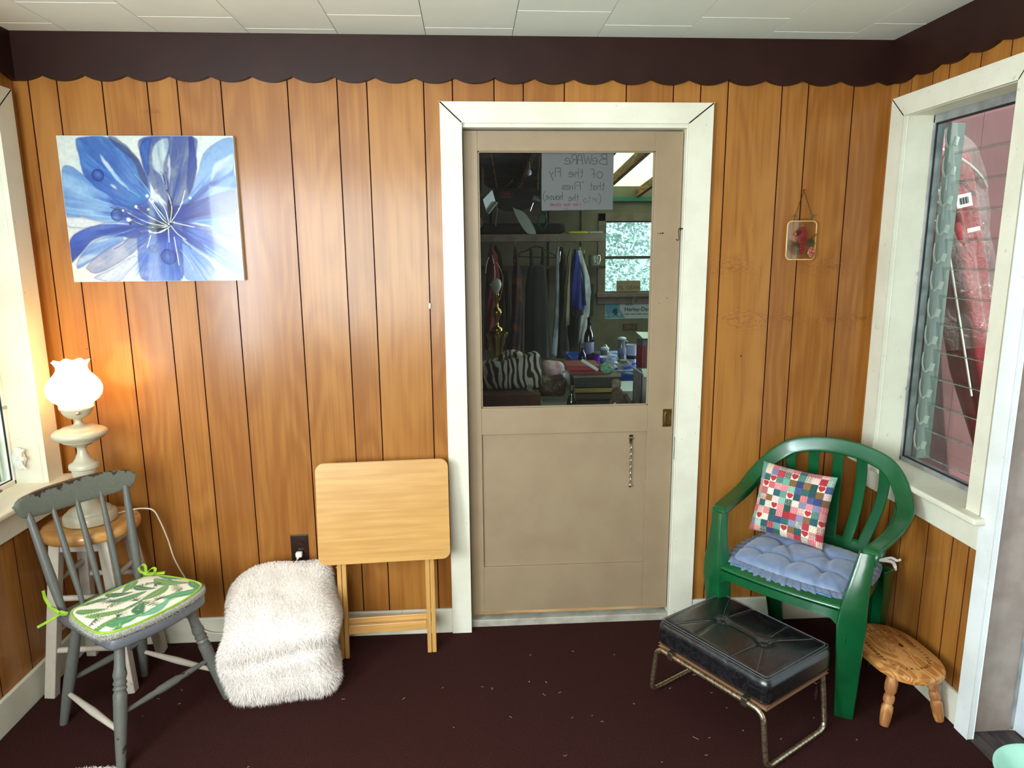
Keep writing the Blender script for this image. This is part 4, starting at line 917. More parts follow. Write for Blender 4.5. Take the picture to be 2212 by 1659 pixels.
bird = cr([(x_*.92-.002, z_*.92+.002) for x_, z_ in [(-.026, .030), (-.014, .044), (.002, .052), (.004, .060), (.010, .046), (.018, .030), (.020, .006), (.014, -.020), (.012, -.045), (.007, -.060), (-.001, -.052), (-.005, -.028), (-.018, -.004), (-.023, .016)]], 5)
mb = MB(); mb.prism(bird, -.0095, -.004, 'y'); mb.build('cardinal', M_red, gl, smooth=30, bevel=.0015)
mb = MB(); mb.prism(cr([(-.026, .030), (-.014, .038), (-.006, .030), (-.014, .018), (-.024, .020)], 4), -.0102, -.0090, 'y'); mb.build('face_mask', M_dark, gl, smooth=0)
mb = MB(); mb.prism([(-.026, .030), (-.034, .024), (-.025, .020)], -.0104, -.006, 'y'); mb.build('beak', plain('orange_beak', (216, 96, 30), .4), gl, smooth=0)
mb = MB(); mb.tube(smoothpath([(-.022, -.010, -.006), (0, -.012, -.016), (.030, -.010, .004), (.056, -.009, .024)], 5), [.0016]*16, 6); mb.build('twig', plain('dark_red_twig', (84, 26, 20), .5), gl)
mb = MB()
for k in range(22):
    a = math.radians(150+k*7); b0 = (-.018+.001*(k % 3), -.0085, -.012); mb.tube([b0, (b0[0]+.034*math.cos(a)*.5, -.008, b0[2]+.034*math.sin(a)*.45), (b0[0]+.038*math.cos(a), -.006, b0[2]+.040*math.sin(a)-.004)], .0006, 4)
for k in range(14):
    a = math.radians(215+k*8); b0 = (.036, -.0085, .010); mb.tube([b0, (b0[0]+.028*math.cos(a), -.006, b0[2]+.036*math.sin(a))], .0006, 4)
mb.build('pine_needles', plain('needle_green', (44, 48, 16), .5), gl)
mb = MB(); mb.rbox((.030, .008, .042), .0039, (.040, -.007, -.046), 10)
for i in range(len(mb.v)): x, y, z = mb.v[i]; dx, dz = (x-.040)/.015, (z+.046)/.021; L_ = max(abs(dx), abs(dz), 1e-6)/max(math.hypot(dx, dz), 1e-6); mb.v[i] = (.040+dx*.015*L_, y, -.046+dz*.021*L_)
mb.build('pine_cone', plain('cone_maroon', (96, 30, 24), .3, c2=(190, 110, 80), ns=160, coat=.4), gl, smooth=180)
mb = MB(); top = (.0, .004, .184)
mb.tube([top, (-.034, -.002, .088), (-.034, -.002, .062)], .0009, 6); mb.tube([top, (.036, -.002, .088), (.036, -.002, .062)], .0009, 6); mb.tube([(-.034, -.003, .080), (.036, -.003, .080)], .0008, 6)
mb.build('hanging_wire', M_iron, gl)
for x_ in (-.034, .036): MB().rbox((.010, .008, .010), .003, (x_, -.002, .092), 5).build('bead', plain('grey_green_bead', (70, 76, 60), .3), gl)
nl = MB().tube([(1.187, -.0002, 1.773), (1.187, -.016, 1.776)], .0015, 8).build('nail', M_iron); tag(nl, 'small nail holding the glass cardinal panel', 'nail')
# ================================================================== green plastic armchair
b = NB('green_plastic'); n = b.noise(b.tc(), 9, 4); b.col(b.mix(b.ramp(n, .3, .7), rgba((10, 84, 44)), rgba((8, 72, 38)))); b.set(rough=.27, coat=.3, coatr=.12, spec=.5); b.bump(b.noise(b.tc(), 30, 3), .05, .002); M_green = b.m
CH = (1.130, -.343, 0); CR = -2.42
pc = thing('plastic_armchair', 'dark green moulded plastic armchair with fan-slatted back in the right corner', 'chair', CH, CR)
def hoop(s):   # s: +1/-1 side, from arm front to top centre
    return [(.176, .262*s, .560), (.172, .266*s, .590), (.152, .270*s, .604), (.095, .276*s, .610), (.02, .281*s, .617), (-.06, .282*s, .632), (-.12, .278*s, .662), (-.162, .254*s, .703), (-.197, .220*s, .746), (-.222, .170*s, .784), (-.235, .090*s, .806), (-.240, 0, .813)]
hl, hr = hoop(1), hoop(-1); path = hl+list(reversed(hr[:-1]))
pp = smoothpath(path, 5); wd = []; Ws = []; Ts = []
for q in pp:
    s_ = 1 if q.y > 0 else -1; k = max(0, min(1, (q.z-.612)/.14))
    fr_ = max(0, min(1, (q.x-.12)/.06)) if q.z < .612 else 0
    rad_ = Vector((0, q.y*1.0, (q.z-.50)*1.0)).normalized()
    wd.append(Vector((0, s_, 0))*(1-k)+Vector((-.15, rad_.y, rad_.z))*k); Ws.append(.052+.008*k); Ts.append(.013)
mb = MB(); mb.sweep(pp, wd, Ws, Ts); mb.build('arm_hoop', M_green, pc, smooth=50)
mb = MB()
for s_ in (-1, 1): # downturned inner/outer lips of the band
    P2 = [q+Vector((0, 0, -.012))+w_.normalized()*(-.0245) for q, w_ in zip(pp, wd)]
    P2 = [p for p, q in zip(P2, pp) if (q.y*s_ > 0) and q.z < .70]
    MB().sweep(P2, [(0, 0, 1)]*len(P2), .022, .006).build('arm_lip', M_green, pc, smooth=50)
# seat shell
def seatz(x, y): return .418-.016*math.exp(-((x+.03)/.16)**2-(y/.17)**2)+.010*(x/.24)
def hw(x): return .236-.030*max(0, (-x+.05))/.25
def seat_fn(u, v):
    x = .240-v*.445; y = (u*2-1)*hw(x); z = seatz(x, y)
    fr_ = max(0, (x-.193)/.047); z -= .018*fr_**2
    e = abs(u*2-1); z -= .012*max(0, (e-.9)/.1)**2; x += .016*(1-(u*2-1)**2)*(1 if v < .3 else (1-min(1, (v-.3)/.3)))
    return (x, y, z)
mb = MB(); mb.grid(41, 41, seat_fn); st_ = mb.build('seat', M_green, pc, smooth=180); md = st_.modifiers.new('t', 'SOLIDIFY'); md.thickness = .008; md.offset = -1
# aprons
mb = MB(); N = 30
def front(u):
    y = (u*2-1)*.236; x = .241+.014*(1-(u*2-1)**2); e = abs(u*2-1); zb = .372-.0*e-(0.075*max(0, (e-.72)/.28)**2.2); return x, y, zb
for i in range(N):
    a, c = front(i/N), front((i+1)/N); ta = .402; 
    f = [(a[0], a[1], a[2]), (c[0], c[1], c[2]), (c[0], c[1], ta), (a[0], a[1], ta)]; k_ = [(x-.010, y, z) for x, y, z in f]
    mb.add(f+k_, [(0, 1, 2, 3), (7, 6, 5, 4), (0, 4, 5, 1), (2, 6, 7, 3)])
for s_ in (-1, 1):
    for i in range(N):
        def sd(t): x = .233-.43*t; e = abs(t*2-1); return x, s_*(hw(x)+.0005), .374-.06*max(0, (e-.68)/.32)**2
        a, c = sd(i/N), sd((i+1)/N); f = [(a[0], a[1], a[2]), (c[0], c[1], c[2]), (c[0], c[1], .408), (a[0], a[1], .408)]; k_ = [(x, y-s_*.008, z) for x, y, z in f]
        mb.add(f+k_, [(0, 1, 2, 3), (7, 6, 5, 4), (0, 4, 5, 1), (2, 6, 7, 3)])
mb.build('apron', M_green, pc, smooth=40)
# legs: tapered channel section
def channel(pts, wdir, Wl, depth_dir, Dl, name, par, t=.005):
    mb = MB(); P = [Vector(p) for p in pts]; vs = []
    for i, p in enumerate(P):
        w_ = Vector(wdir).normalized(); d = Vector(depth_dir).normalized(); W = Wl[i]/2; D = Dl[i]
        c8 = .008
        prof = [(-W, D), (-W, c8), (-W+c8*.3, c8*.3), (-W+c8, 0), (W-c8, 0), (W-c8*.3, c8*.3), (W, c8), (W, D), (W-t, D), (W-t, t+.002), (-W+t, t+.002), (-W+t, D)]
        vs += [p+w_*a+d*b_ for a, b_ in prof]
    n = 12; L = len(P); fs = [(i*n+k, i*n+(k+1) % n, (i+1)*n+(k+1) % n, (i+1)*n+k) for i in range(L-1) for k in range(n)]+[tuple(range(n-1, -1, -1)), tuple((L-1)*n+k for k in range(n))]
    mb.add(vs, fs); return mb.build(name, M_green, par, smooth=30)
for s_ in (1, -1):
    channel([(.190, .236*s_, 0), (.208, .241*s_, .12), (.228, .246*s_, .26), (.240, .250*s_, .36), (.238, .252*s_, .42), (.217, .257*s_, .50), (.200, .261*s_, .56), (.186, .263*s_, .596)], (-.35, s_, 0), [.060, .070, .080, .088, .080, .062, .054, .050], (-1, -.35*s_, 0), [.040, .048, .055, .060, .055, .040, .034, .03], 'leg', pc)
    channel([(-.222, .180*s_, 0), (-.220, .200*s_, .15), (-.215, .205*s_, .30), (-.195, .208*s_, .41)], (.3, s_, 0), [.050, .062, .074, .082], (1, -.3*s_, 0), [.035, .045, .052, .055], 'leg', pc)
# back: lower panel and fan of slats
def hoop_at(y):
    best = min(pp, key=lambda q: abs(q.y-y) if q.z > .64 else 9); return best
mb = MB(); mb.grid(25, 6, lambda u, v: (-.196-.018*v-.014*(1-(u*2-1)**2), (u*2-1)*(.205+.0*v), .405+.060*v+.012*(u*2-1)**2*v))
bp = mb.build('back_panel', M_green, pc, smooth=180); bp.modifiers.new('t', 'SOLIDIFY').thickness = .010
for k, (yb_, yt_) in enumerate(zip((-.180, -.118, -.060, 0, .060, .118, .180), (-.243, -.172, -.088, 0, .088, .172, .243))):
    tq = hoop_at(yt_); xb = -.214-.014*(1-(yb_/.2)**2)
    P2 = bez((xb+.004, yb_, .452), (xb-.012, yb_*1.02+(.02 if yb_ > 0 else -.02)*(abs(yb_) > .01), .55), (tq.x-.006, yt_*1.08, tq.z-.14), (tq.x+.003, yt_*.99, tq.z-.008), 18)
    mb = MB(); mb.sweep(P2, [(0, 1, 0)]*len(P2), [.036+.006*abs(i/18-.5) for i in range(19)], .008); mb.build('back_slat', M_green, pc, smooth=50)

# ================================================================== blue tufted seat cushion
M_blue = plain('slate_blue_sateen', (116, 132, 164), .48, c2=(104, 120, 152), ns=25, sheen=.35, bump=.12, bscale=300)
M_bluefr = plain('slate_blue_ruffle', (104, 116, 142), .7, c2=(92, 104, 130), ns=40, sheen=.3)
sc_ = thing('tufted_cushion', 'blue tufted seat cushion with gathered ruffle on the green armchair', 'cushion', (CH[0], CH[1], .0), CR)
TZ = .424; cxp, cyp, ca, cb = .026, -.004, .176, .205
TUF = [(-.05, -.085), (-.05, .085), (.07, -.105), (.07, 0.0), (.07, .105), (-.10, 0)]
SEAM = [((.07, -.105), (.07, 0)), ((.07, 0), (.07, .105)), ((-.05, -.085), (.07, 0)), ((-.05, .085), (.07, 0)), ((-.05, -.085), (.07, -.105)), ((-.05, .085), (.07, .105)), ((.07, -.105), (.19, -.12)), ((.07, 0), (.19, 0)), ((.07, .105), (.19, .12)), ((.07, -.105), (.08, -.21)), ((.07, .105), (.08, .21)), ((-.05, -.085), (-.07, -.21)), ((-.05, .085), (-.07, .21)), ((-.10, 0), (-.05, -.085)), ((-.10, 0), (-.05, .085))]
def sd2(x, y, s_): (x0, y0), (x1, y1) = s_; ex, ey = x1-x0, y1-y0; t = max(0, min(1, ((x-x0)*ex+(y-y0)*ey)/(ex*ex+ey*ey))); return math.hypot(x-x0-t*ex, y-y0-t*ey)
def sqz(u, v):   # square -> rounded square plan
    a, c = u*2-1, v*2-1; x = a*math.sqrt(max(0, 1-c*c*.16)); y = c*math.sqrt(max(0, 1-a*a*.16)); return x*ca, y*cb
def ptop(u, v):
    x, y = sqz(u, v); a, c = abs(u*2-1), abs(v*2-1); ed = (1-a**5)*(1-c**5)
    z = .010+.036*max(0, ed)**.45
    dmin = min(sd2(x, y, s_) for s_ in SEAM); z -= .010*math.exp(-(dmin/.010)**2)*max(0, ed)**.3
    dt = min(math.hypot(x-t[0], y-t[1]) for t in TUF); z -= .020*math.exp(-(dt/.022)**2)
    z += .0016*math.sin(math.atan2(y, x)*38)*(1-ed)
    return (cxp+x, cyp+y, TZ+z)
def pbot(u, v): x, y = sqz(u, v); a, c = abs(u*2-1), abs(v*2-1); return (cxp+x, cyp+y, TZ+.010-.006*(1-a**4)*(1-c**4))
mb = MB(); mb.grid(70, 70, ptop); mb.grid(70, 70, pbot); mb.build('cushion_body', M_blue, sc_, smooth=180)
mb = MB(); NP = 520; rr2 = random.Random(5)
def rim(t):
    s_ = (t % 1.0)*4; k = int(s_); q = s_-k; u, v = [(q, 0), (1, q), (1-q, 1), (0, 1-q)][k]; return sqz(u, v)
vs = []
for i in range(NP):
    x, y = rim(i/NP); L_ = math.hypot(x, y); nx, ny = x/L_, y/L_; fold = math.sin(i*.82)+.6*math.sin(i*.41+1); 
    for j, (d, z) in enumerate(((-.004, .012), (.010, .012), (.024, .004), (.036, -.008))):
        f = j/3; vs.append((cxp+x+nx*d+(-ny)*fold*.0035*f, cyp+y+ny*d+nx*fold*.0035*f, TZ+z+fold*.0055*f+.006*f*(1 if x < .12 else -.6)))
mb.add(vs, [(i*4+j, ((i+1) % NP)*4+j, ((i+1) % NP)*4+j+1, i*4+j+1) for i in range(NP) for j in range(3)])
rf_ = mb.build('ruffle', M_bluefr, sc_, smooth=180); rf_.modifiers.new('t', 'SOLIDIFY').thickness = .0012
M_bfl = plain('blue_print_underside', (96, 140, 178), .75, c2=(60, 96, 150), ns=190)
mb = MB(); mb.grid(30, 3, lambda u, v: (cxp+ca+.002+.012*(1-v), cyp+(u*2-1)*cb*.86, TZ+.006-.022*v+.001*math.sin(u*80)*0), m=0); 
pf_ = mb.build('underside_border', M_bfl, sc_, smooth=180); pf_.modifiers.new('t', 'SOLIDIFY').thickness = .003
mb = MB(); P2 = smoothpath([(-.16, .200, .440), (-.19, .228, .448), (-.205, .246, .438), (-.212, .256, .444)], 5); mb.sweep(P2, [(0, .3, 1)]*len(P2), .010, .0018); P2 = smoothpath([(-.16, .200, .440), (-.195, .232, .432), (-.208, .240, .412), (-.202, .246, .400)], 5); mb.sweep(P2, [(0, .3, 1)]*len(P2), .012, .0018); mb.build('tie', plain('pale_tie', (214, 208, 200), .7), sc_)

# ================================================================== patchwork pillow
R_ = 190; N_ = 10.6
U, V = np.meshgrid(np.linspace(0, 1, R_), np.linspace(0, 1, R_)); gx = U*N_+.2; gy = V*N_+.3*0; I = np.floor(gx).astype(int); J = np.floor(gy).astype(int); fx = gx-I; fy = gy-J
rp = np.random.RandomState(11)
PAL = [(232, 218, 192), (226, 200, 196), (206, 90, 104), (158, 28, 44), (20, 62, 52), (36, 84, 92), (44, 54, 98), (122, 84, 44), (104, 160, 140), (226, 214, 196), (196, 92, 100), (24, 70, 60), (120, 120, 150), (168, 36, 50), (214, 130, 134), (96, 146, 132)]
SECN = [(20, 24, 36), (190, 50, 66), (240, 228, 208), (236, 214, 200), (60, 120, 110), (14, 40, 40), (90, 110, 170), (150, 108, 66), (214, 226, 206), (180, 56, 70), (240, 214, 206), (240, 236, 220), (140, 140, 170), (214, 70, 90), (160, 40, 60), (30, 70, 70)]
idx = rp.permutation(np.tile(np.arange(16), 12))[:169].reshape(13, 13); patt = rp.randint(0, 5, (13, 13)); heart = np.zeros((13, 13), bool)
for (i, j) in ((5, 9), (2, 8), (5, 6), (9, 8), (3, 4), (8, 4), (1, 2), (5, 1), (8, 1), (10, 3), (1, 7)): heart[j, i] = True
c1 = np.array([lin(c) for c in PAL])[idx[J, I]]; c2 = np.array([lin(c) for c in SECN])[idx[J, I]]; pt = patt[J, I]
grid_ = ((fx*5 % 1 < .35) | (fy*5 % 1 < .35)); dots = (np.hypot(fx*4 % 1-.5, fy*4 % 1-.5) < .28); diag = (((fx+fy)*4 % 1) < .3) | (((fx-fy)*4 % 1) < .3); curl = np.abs(np.sin(fx*9+2*np.sin(fy*9))) < .22
msk = np.where(pt == 0, grid_, np.where(pt == 1, dots, np.where(pt == 2, diag, np.where(pt == 3, curl, False)))).astype(float)*.75
img = c1*(1-msk[..., None])+c2*msk[..., None]
hm = heart[J, I]; hx = (fx-.5)*2.5; hy = (fy-.46)*2.5; ht = ((hx**2+hy**2-1)**3-hx**2*hy**3) < 0
img = np.where(hm[..., None], np.where(ht[..., None], np.array(lin((176, 34, 48))), np.array(lin((236, 222, 200)))), img)
img = img*(.9+.1*(np.minimum(np.minimum(fx, 1-fx), np.minimum(fy, 1-fy)) > .03))[..., None]
PS = .272
def pil(u, v, s_):
    a, c = u*2-1, v*2-1; th = .058*max(0, (1-abs(a)**3.2)*(1-abs(c)**3.2))**.5; pin = 1-.055*(1-c*c); pin2 = 1-.055*(1-a*a)
    x = a*PS/2*pin; z = c*PS/2*pin2; wr_ = .0022*math.sin(a*20)*abs(c)**3+.0022*math.sin(c*22)*abs(a)**3
    return Vector((x, s_*(th+.002)+wr_, z))
pw = thing('patchwork_pillow', 'small square patchwork pillow with hearts leaning on the back of the green armchair', 'pillow', (0, 0, 0))
mb = MB()
cols = img.reshape(-1, 3).tolist()
mb.grid(R_, R_, lambda u, v: pil(u, v, -1)); mb.c = cols[:]
n0 = len(mb.v); mb.grid(60, 60, lambda u, v: pil(u, v, 1)); mb.c[n0:] = [lin((24, 62, 54))]*3600
mb.build('pillow_cover', vcol('patchwork_cotton', .8, sheen=.2, bump=.25, bscale=500), pw, smooth=180, col=True)
# faces the chair's front; front of the pillow is its -Y side
pw.matrix_world = TR(1.120, -.228, .603)@RZ(math.radians(-41))@RX(math.radians(-19))@Matrix.Rotation(math.radians(3), 4, 'Y')

# ================================================================== black vinyl footstool on brass-wrapped tube legs
b = NB('black_cracked_vinyl'); n = b.noise(b.tc(), 22, 6, .75, 1.2); n2 = b.noise(b.tc(), 160, 2); v1 = b.math('ABSOLUTE', b.math('SUBTRACT', n, .5))
b.col(b.mix(b.ramp(v1, .03, .0), rgba((12, 12, 15)), rgba((40, 40, 44)))); b.set(rough=.32, coat=.45, coatr=.2, spec=.7); b.bump(b.math('ADD', n, b.math('MULTIPLY', n2, .15)), .12, .003); M_vinyl = b.m
M_thread = plain('stitch_grey', (88, 88, 92), .6); 
fs_ = thing('footstool', 'black button-tufted vinyl footstool on bent metal tube legs, in front of the green armchair', 'footstool', (.806, -.574, 0), math.radians(-58.5))
TOP = .292; CT = .098; LX, LY = .225, .174
BUT = [(-.085, 0), (.085, 0)]
def ott(p, nn):
    z = p.z
    if z > 0:
        d = min(math.hypot(p.x-bx, p.y-by) for bx, by in BUT); z += .006*(1-(p.x/LX)**2)*(1-(p.y/LY)**2)-.015*math.exp(-(d/.022)**2)
        if abs(p.x) < .085: z -= .007*math.exp(-(p.y/.010)**2)
        for bx, by in BUT:
            for sx, sy in ((1, 1), (1, -1), (-1, 1), (-1, -1)):
                ex = .13 if sx*bx > 0 else .02; ds = sd2(p.x, p.y, ((bx, by), (bx+sx*ex*.7, sy*LY))); z -= .0028*math.exp(-(ds/.006)**2)
    return Vector((p.x, p.y, z))
mb = MB(); mb.rbox((LX*2, LY*2, CT), .030, (0, 0, TOP-CT/2), 56, ott); mb.build('cushion', M_vinyl, fs_, smooth=180)
hz = lambda x, y: TOP+.006*(1-(x/LX)**2)*(1-(y/LY)**2)
k_ = [(sx*(LX-.030)+.014*math.cos(a), sy*(LY-.030)+.014*math.sin(a)) for sx, sy, a0 in ((1, 1, 0), (-1, 1, 90), (-1, -1, 180), (1, -1, 270)) for a in [math.radians(a0+90*q/5) for q in range(6)]]
mb = MB(); mb.tube([(x, y, hz(x, y)-.0005) for x, y in k_], .0014, 6, True)
mb.tube([(x*1.035, y*1.045, hz(x, y)-.004) for x, y in k_], .0010, 6, True)
for bx, by in BUT:
    for sx, sy in ((1, 1), (1, -1), (-1, 1), (-1, -1)):
        ex = .13 if sx*bx > 0 else .02; d0 = Vector((sx*ex*.7, sy*LY-by)); pts = [(bx+d0.x*t*(1+.25*(t-t*t)), by+d0.y*t, hz(bx+d0.x*t, by+d0.y*t)-.001-.012*math.exp(-((d0.length*t)/.03)**2)) for t in [.08+.78*q/10 for q in range(11)]]
        mb.tube(pts, .0009, 6)
mb.build('stitched_seam', M_thread, fs_)
for bx, by in BUT:
    mb = MB(); mb.lathe([(0, .0055), (.010, .0045), (.0155, .001), (.0165, -.004), (0, -.006)], 28, (bx, by, TOP-.008)); mb.build('button', M_vinyl, fs_, smooth=180)
b = NB('brassy_wrapped_tube'); n = b.noise(b.tc(), 70, 4); b.col(b.mix(b.ramp(n, .35, .7), rgba((226, 212, 182)), rgba((176, 152, 122)))); b.set(rough=.28, metal=.95); M_tube = b.m
def rounded(pts, r_, n=7):
    P = [Vector(p) for p in pts]; out = [P[0]]
    for i in range(1, len(P)-1):
        a, c, d = P[i-1], P[i], P[i+1]; u = (a-c).normalized(); v = (d-c).normalized(); rr3 = min(r_, (a-c).length*.45, (d-c).length*.45)
        p0, p1 = c+u*rr3, c+v*rr3
        for k in range(n+1): t = k/n; out.append(p0*(1-t)**2+c*2*t*(1-t)+p1*t*t)
    out.append(P[-1]); return out
M_seam = plain('dark_seam_metal', (70, 50, 34), .4, .8)
TR_ = .0085; zt_ = TOP-CT-.006
for sx in (-1, 1):
    P2 = rounded([(0, -LY-.002, zt_), (sx*.214, -LY-.002, zt_), (sx*.236, -LY-.002, .010), (sx*.236, LY*.80, .010), (sx*.214, LY*.80, zt_)], .035)
    P2 = [p for p in P2]; 
    mb = MB(); mb.tube(P2, TR_, 14); lg = mb.build('tube_leg', M_tube, fs_, smooth=60)
    acc = 0; hx_ = []; q = None
    for a, c in zip(P2[:-1], P2[1:]):
        d = (c-a).normalized(); L_ = (c-a).length; n = max(1, int(L_/.0016)); q = (d.orthogonal() if q is None else q-d*q.dot(d)).normalized(); w2_ = d.cross(q)
        for k in range(n): acc += L_/n; t = acc/.017*2*math.pi; hx_.append(a+(c-a)*(k/n)+(q*math.cos(t)+w2_*math.sin(t))*TR_)
    MB().tube(hx_, .0007, 5).build('spiral_seam', M_seam, lg)
mb = MB(); mb.prism([(-LX+.01, -LY+.01), (LX-.01, -LY+.01), (LX-.01, LY-.01), (-LX+.01, LY-.01)], TOP-CT-.004, TOP-CT+.008, 'z'); mb.build('base_board', plain('base_board_brown', (120, 84, 58), .5), fs_, smooth=0, bevel=.004)
M_clip = plain('steel_clip', (120, 112, 96), .35, .9)
for x in (-.15, .15): MB().box(x-.011, x+.011, -LY-.012, -LY+.01, zt_-.013, zt_+.016).build('clip', M_clip, fs_, smooth=0, bevel=.003)
mb = MB(); mb.tube([(.10, LY*.5, zt_), (.205, LY*.72, zt_-.03)], .0022, 6); mb.tube([(.205, LY*.72, zt_-.04), (.200, LY*.72, zt_-.075)], .002, 6); mb.tube([(.21, LY*.70, zt_-.045), (.206, LY*.70, zt_-.085)], .002, 6); mb.build('hinge_strut', M_clip, fs_)

# ================================================================== little wooden step stool
M_pine = wood('orange_pine', (206, 148, 84), (172, 108, 52), 1, 45, .42, .15, 14, 1.6)
M_pinev = wood('pine_leg', (196, 138, 80), (158, 100, 54), 2, 60, .5, .05, 12, 1.5)
SS = thing('step_stool', 'low oval wooden child stool carved with the alphabet, on the carpet by the right wall', 'stool', (1.343, -.582, .003), math.radians(3))
ov = cr([(0, .172), (.070, .150), (.106, .085), (.112, 0), (.106, -.085), (.070, -.150), (0, -.172), (-.070, -.150), (-.106, -.085), (-.112, 0), (-.106, .085), (-.070, .150)], 8)
mb = MB(); n = len(ov); rg = [(0, .176), (.94, .176), (.985, .179), (1, .185), (1, .196), (.985, .202), (.95, .2045), (0, .205)]; vs = []
for k, z in rg: vs += [(x*k, y*k, z) for x, y in ov]
mb.add(vs, [(j*n+i, j*n+(i+1) % n, (j+1)*n+(i+1) % n, (j+1)*n+i) for j in range(len(rg)-1) for i in range(n)]); seat_ = mb.build('seat', M_pine, SS, smooth=40)
legp = [(0, 0), (.0135, 0), (.0165, .10), (.0185, .28), (.0180, .36), (.0140, .40), (.0130, .42), (.0165, .44), (.0175, .50), (.0165, .56), (.0130, .585), (.0145, .61), (.0185, .66), (.0195, .78), (.0165, .95), (.015, 1.0), (0, 1)]
for fx_, fy_, tx, ty in ((-.094, -.108, -.062, -.085), (.104, -.108, .068, -.085), (-.094, .115, -.062, .09), (.098, .115, .066, .09)): turned((fx_, fy_, 0), (tx, ty, .178), legp, M_pinev, 'leg', SS)
M_bat = plain('dark_pine_batten', (140, 84, 44), .5)
for y_ in (-.085, .085): MB().beam((-.075, y_, .170), (.080, y_, .170), .030, .014).build('batten', M_bat, SS, smooth=0, bevel=.003)
M_burn = plain('burnt_letter', (74, 30, 22), .6)
ltr = 'ABCDEFG HIJKLMNOPQRSTUVWXYZ 1234567890'; objs = []
inner = cr([(0, .118), (.050, .102), (.074, .058), (.078, 0), (.074, -.058), (.050, -.102), (0, -.118), (-.050, -.102), (-.074, -.058), (-.078, 0), (-.074, .058), (-.050, .102)], 8)
# start on the wall-away side (-x), run towards the viewer
cum = [0]; pts_ = inner[::-1] if True else inner
pts_ = [p for p in inner]; 
pts_ = pts_[::-1]  # counter-clockwise seen from above
k0 = min(range(len(pts_)), key=lambda k: math.hypot(pts_[k][0]+.074, pts_[k][1]-.050)); pts_ = pts_[k0:]+pts_[:k0]; pts_.append(pts_[0])
for a, c in zip(pts_[:-1], pts_[1:]): cum.append(cum[-1]+math.hypot(c[0]-a[0], c[1]-a[1]))
for k, chs in enumerate(ltr):
    if chs == ' ': continue
    s_ = cum[-1]*(k+.3)/len(ltr); i = max(q for q in range(len(cum)) if cum[q] <= s_); i = min(i, len(pts_)-2); t = (s_-cum[i])/(cum[i+1]-cum[i]); x = pts_[i][0]+(pts_[i+1][0]-pts_[i][0])*t; y = pts_[i][1]+(pts_[i+1][1]-pts_[i][1])*t
    a = math.atan2(pts_[i+1][1]-pts_[i][1], pts_[i+1][0]-pts_[i][0]); objs.append(text(chs, .0165, TR(x, y, .2050)@RZ(a), M_burn, SS, ext=.0003))
join_meshes(objs, 'carved_letters').parent = seat_
mb = MB(); rc_ = random.Random(6)
for k in range(130): x, y = rc_.gauss(0, .022), rc_.gauss(.01, .05); a = rc_.uniform(-.5, .5)+math.pi/2; l = rc_.uniform(.004, .014); mb.tube([(x-math.cos(a)*l/2, y-math.sin(a)*l/2, .2052), (x+rc_.uniform(-.002, .002), y, .2056), (x+math.cos(a)*l/2, y+math.sin(a)*l/2, .2052)], rc_.uniform(.0005, .0011), 5)
mb.build('carved_picture', plain('carved_raw_wood', (150, 88, 44), .6, c2=(206, 150, 92), ns=90), seat_)
mb = MB(); mb.prism([(.026, .022), (.034, .030), (.040, .020), (.036, .006), (.028, .006)], .2045, .2062, 'z'); mb.build('red_inlay', plain('dark_red_stain', (110, 20, 18), .5), seat_, smooth=0)

# ================================================================== things cut off by the frame edges
b_ = thing('mint_bowl', 'pale mint-green enamel bowl on the floor by the doorway, only its rim in view', 'bowl', (1.53, -1.015, 0))
mb = MB(); mb.lathe([(0, .004), (.075, .004), (.08, .010), (.115, .05), (.138, .078), (.146, .086), (.150, .085), (.150, .081), (.142, .074), (.118, .042), (.085, .002), (.078, 0), (0, 0)], 64); 
mb.build('bowl_body', plain('mint_enamel', (150, 214, 186), .22, c2=(176, 226, 206), ns=12, coat=.4), b_, smooth=60); b_.location = (1.53, -1.055, 0)
rg_ = thing('fur_mat', 'white furry mat on the carpet in front of the grey chair, mostly out of frame', 'mat', (-1.245, -.800, 0))
mb = MB(); mb.rbox((.13, .14, .014), .006, (0, 0, .0072), 16); mb.build('mat_backing', M_fur, rg_, smooth=180)
mb = MB(); pn = []
for q in range(2500): x, y = rf.uniform(-.063, .063), rf.uniform(-.068, .068); pn.append((Vector((x, y, .0135)), Vector((x*1.5, y*3 if y > .05 else 0, .5)).normalized()))
strands(mb, pn, .016, .0018, rf, .3, .6); mb.build('pile', M_fur, rg_, smooth=0)
jr = thing('glass_cup', 'dark green glass cup with a grey spoon on the left window sill', 'cup', (-1.660, -.462, .7355))
M_dgl = plain('dark_green_glass', (14, 52, 36), .08, coat=.8)
mb = MB(); mb.lathe([(0, 0), (.028, 0), (.034, .006), (.038, .020), (.038, .034), (.035, .040), (.033, .034), (.034, .02), (.026, .005), (0, .004)], 36); mb.build('cup_body', M_dgl, jr, smooth=60)
mb = MB(); mb.tube([(-.005, .0, .010), (.018, .050, .052), (.026, .070, .060)], [.003, .003, .005], 8); mb.build('spoon', plain('grey_metal_handle', (120, 112, 116), .4, .6), jr)
mb = MB(); rl2 = random.Random(8)
for k in range(60):
    x, y = rl2.uniform(-1.4, 1.3), rl2.uniform(-1.0, -.15); p = [Vector((x, y, .0012))]
    for q in range(3): p.append(p[-1]+Vector((rl2.uniform(-.006, .006), rl2.uniform(-.006, .006), 0)))
    mb.tube(p, .0005, 4)
tag(mb.build('carpet_lint', plain('pale_lint', (190, 176, 162), .9)), 'tiny pale lint threads scattered over the maroon carpet', 'lint', kind='stuff')

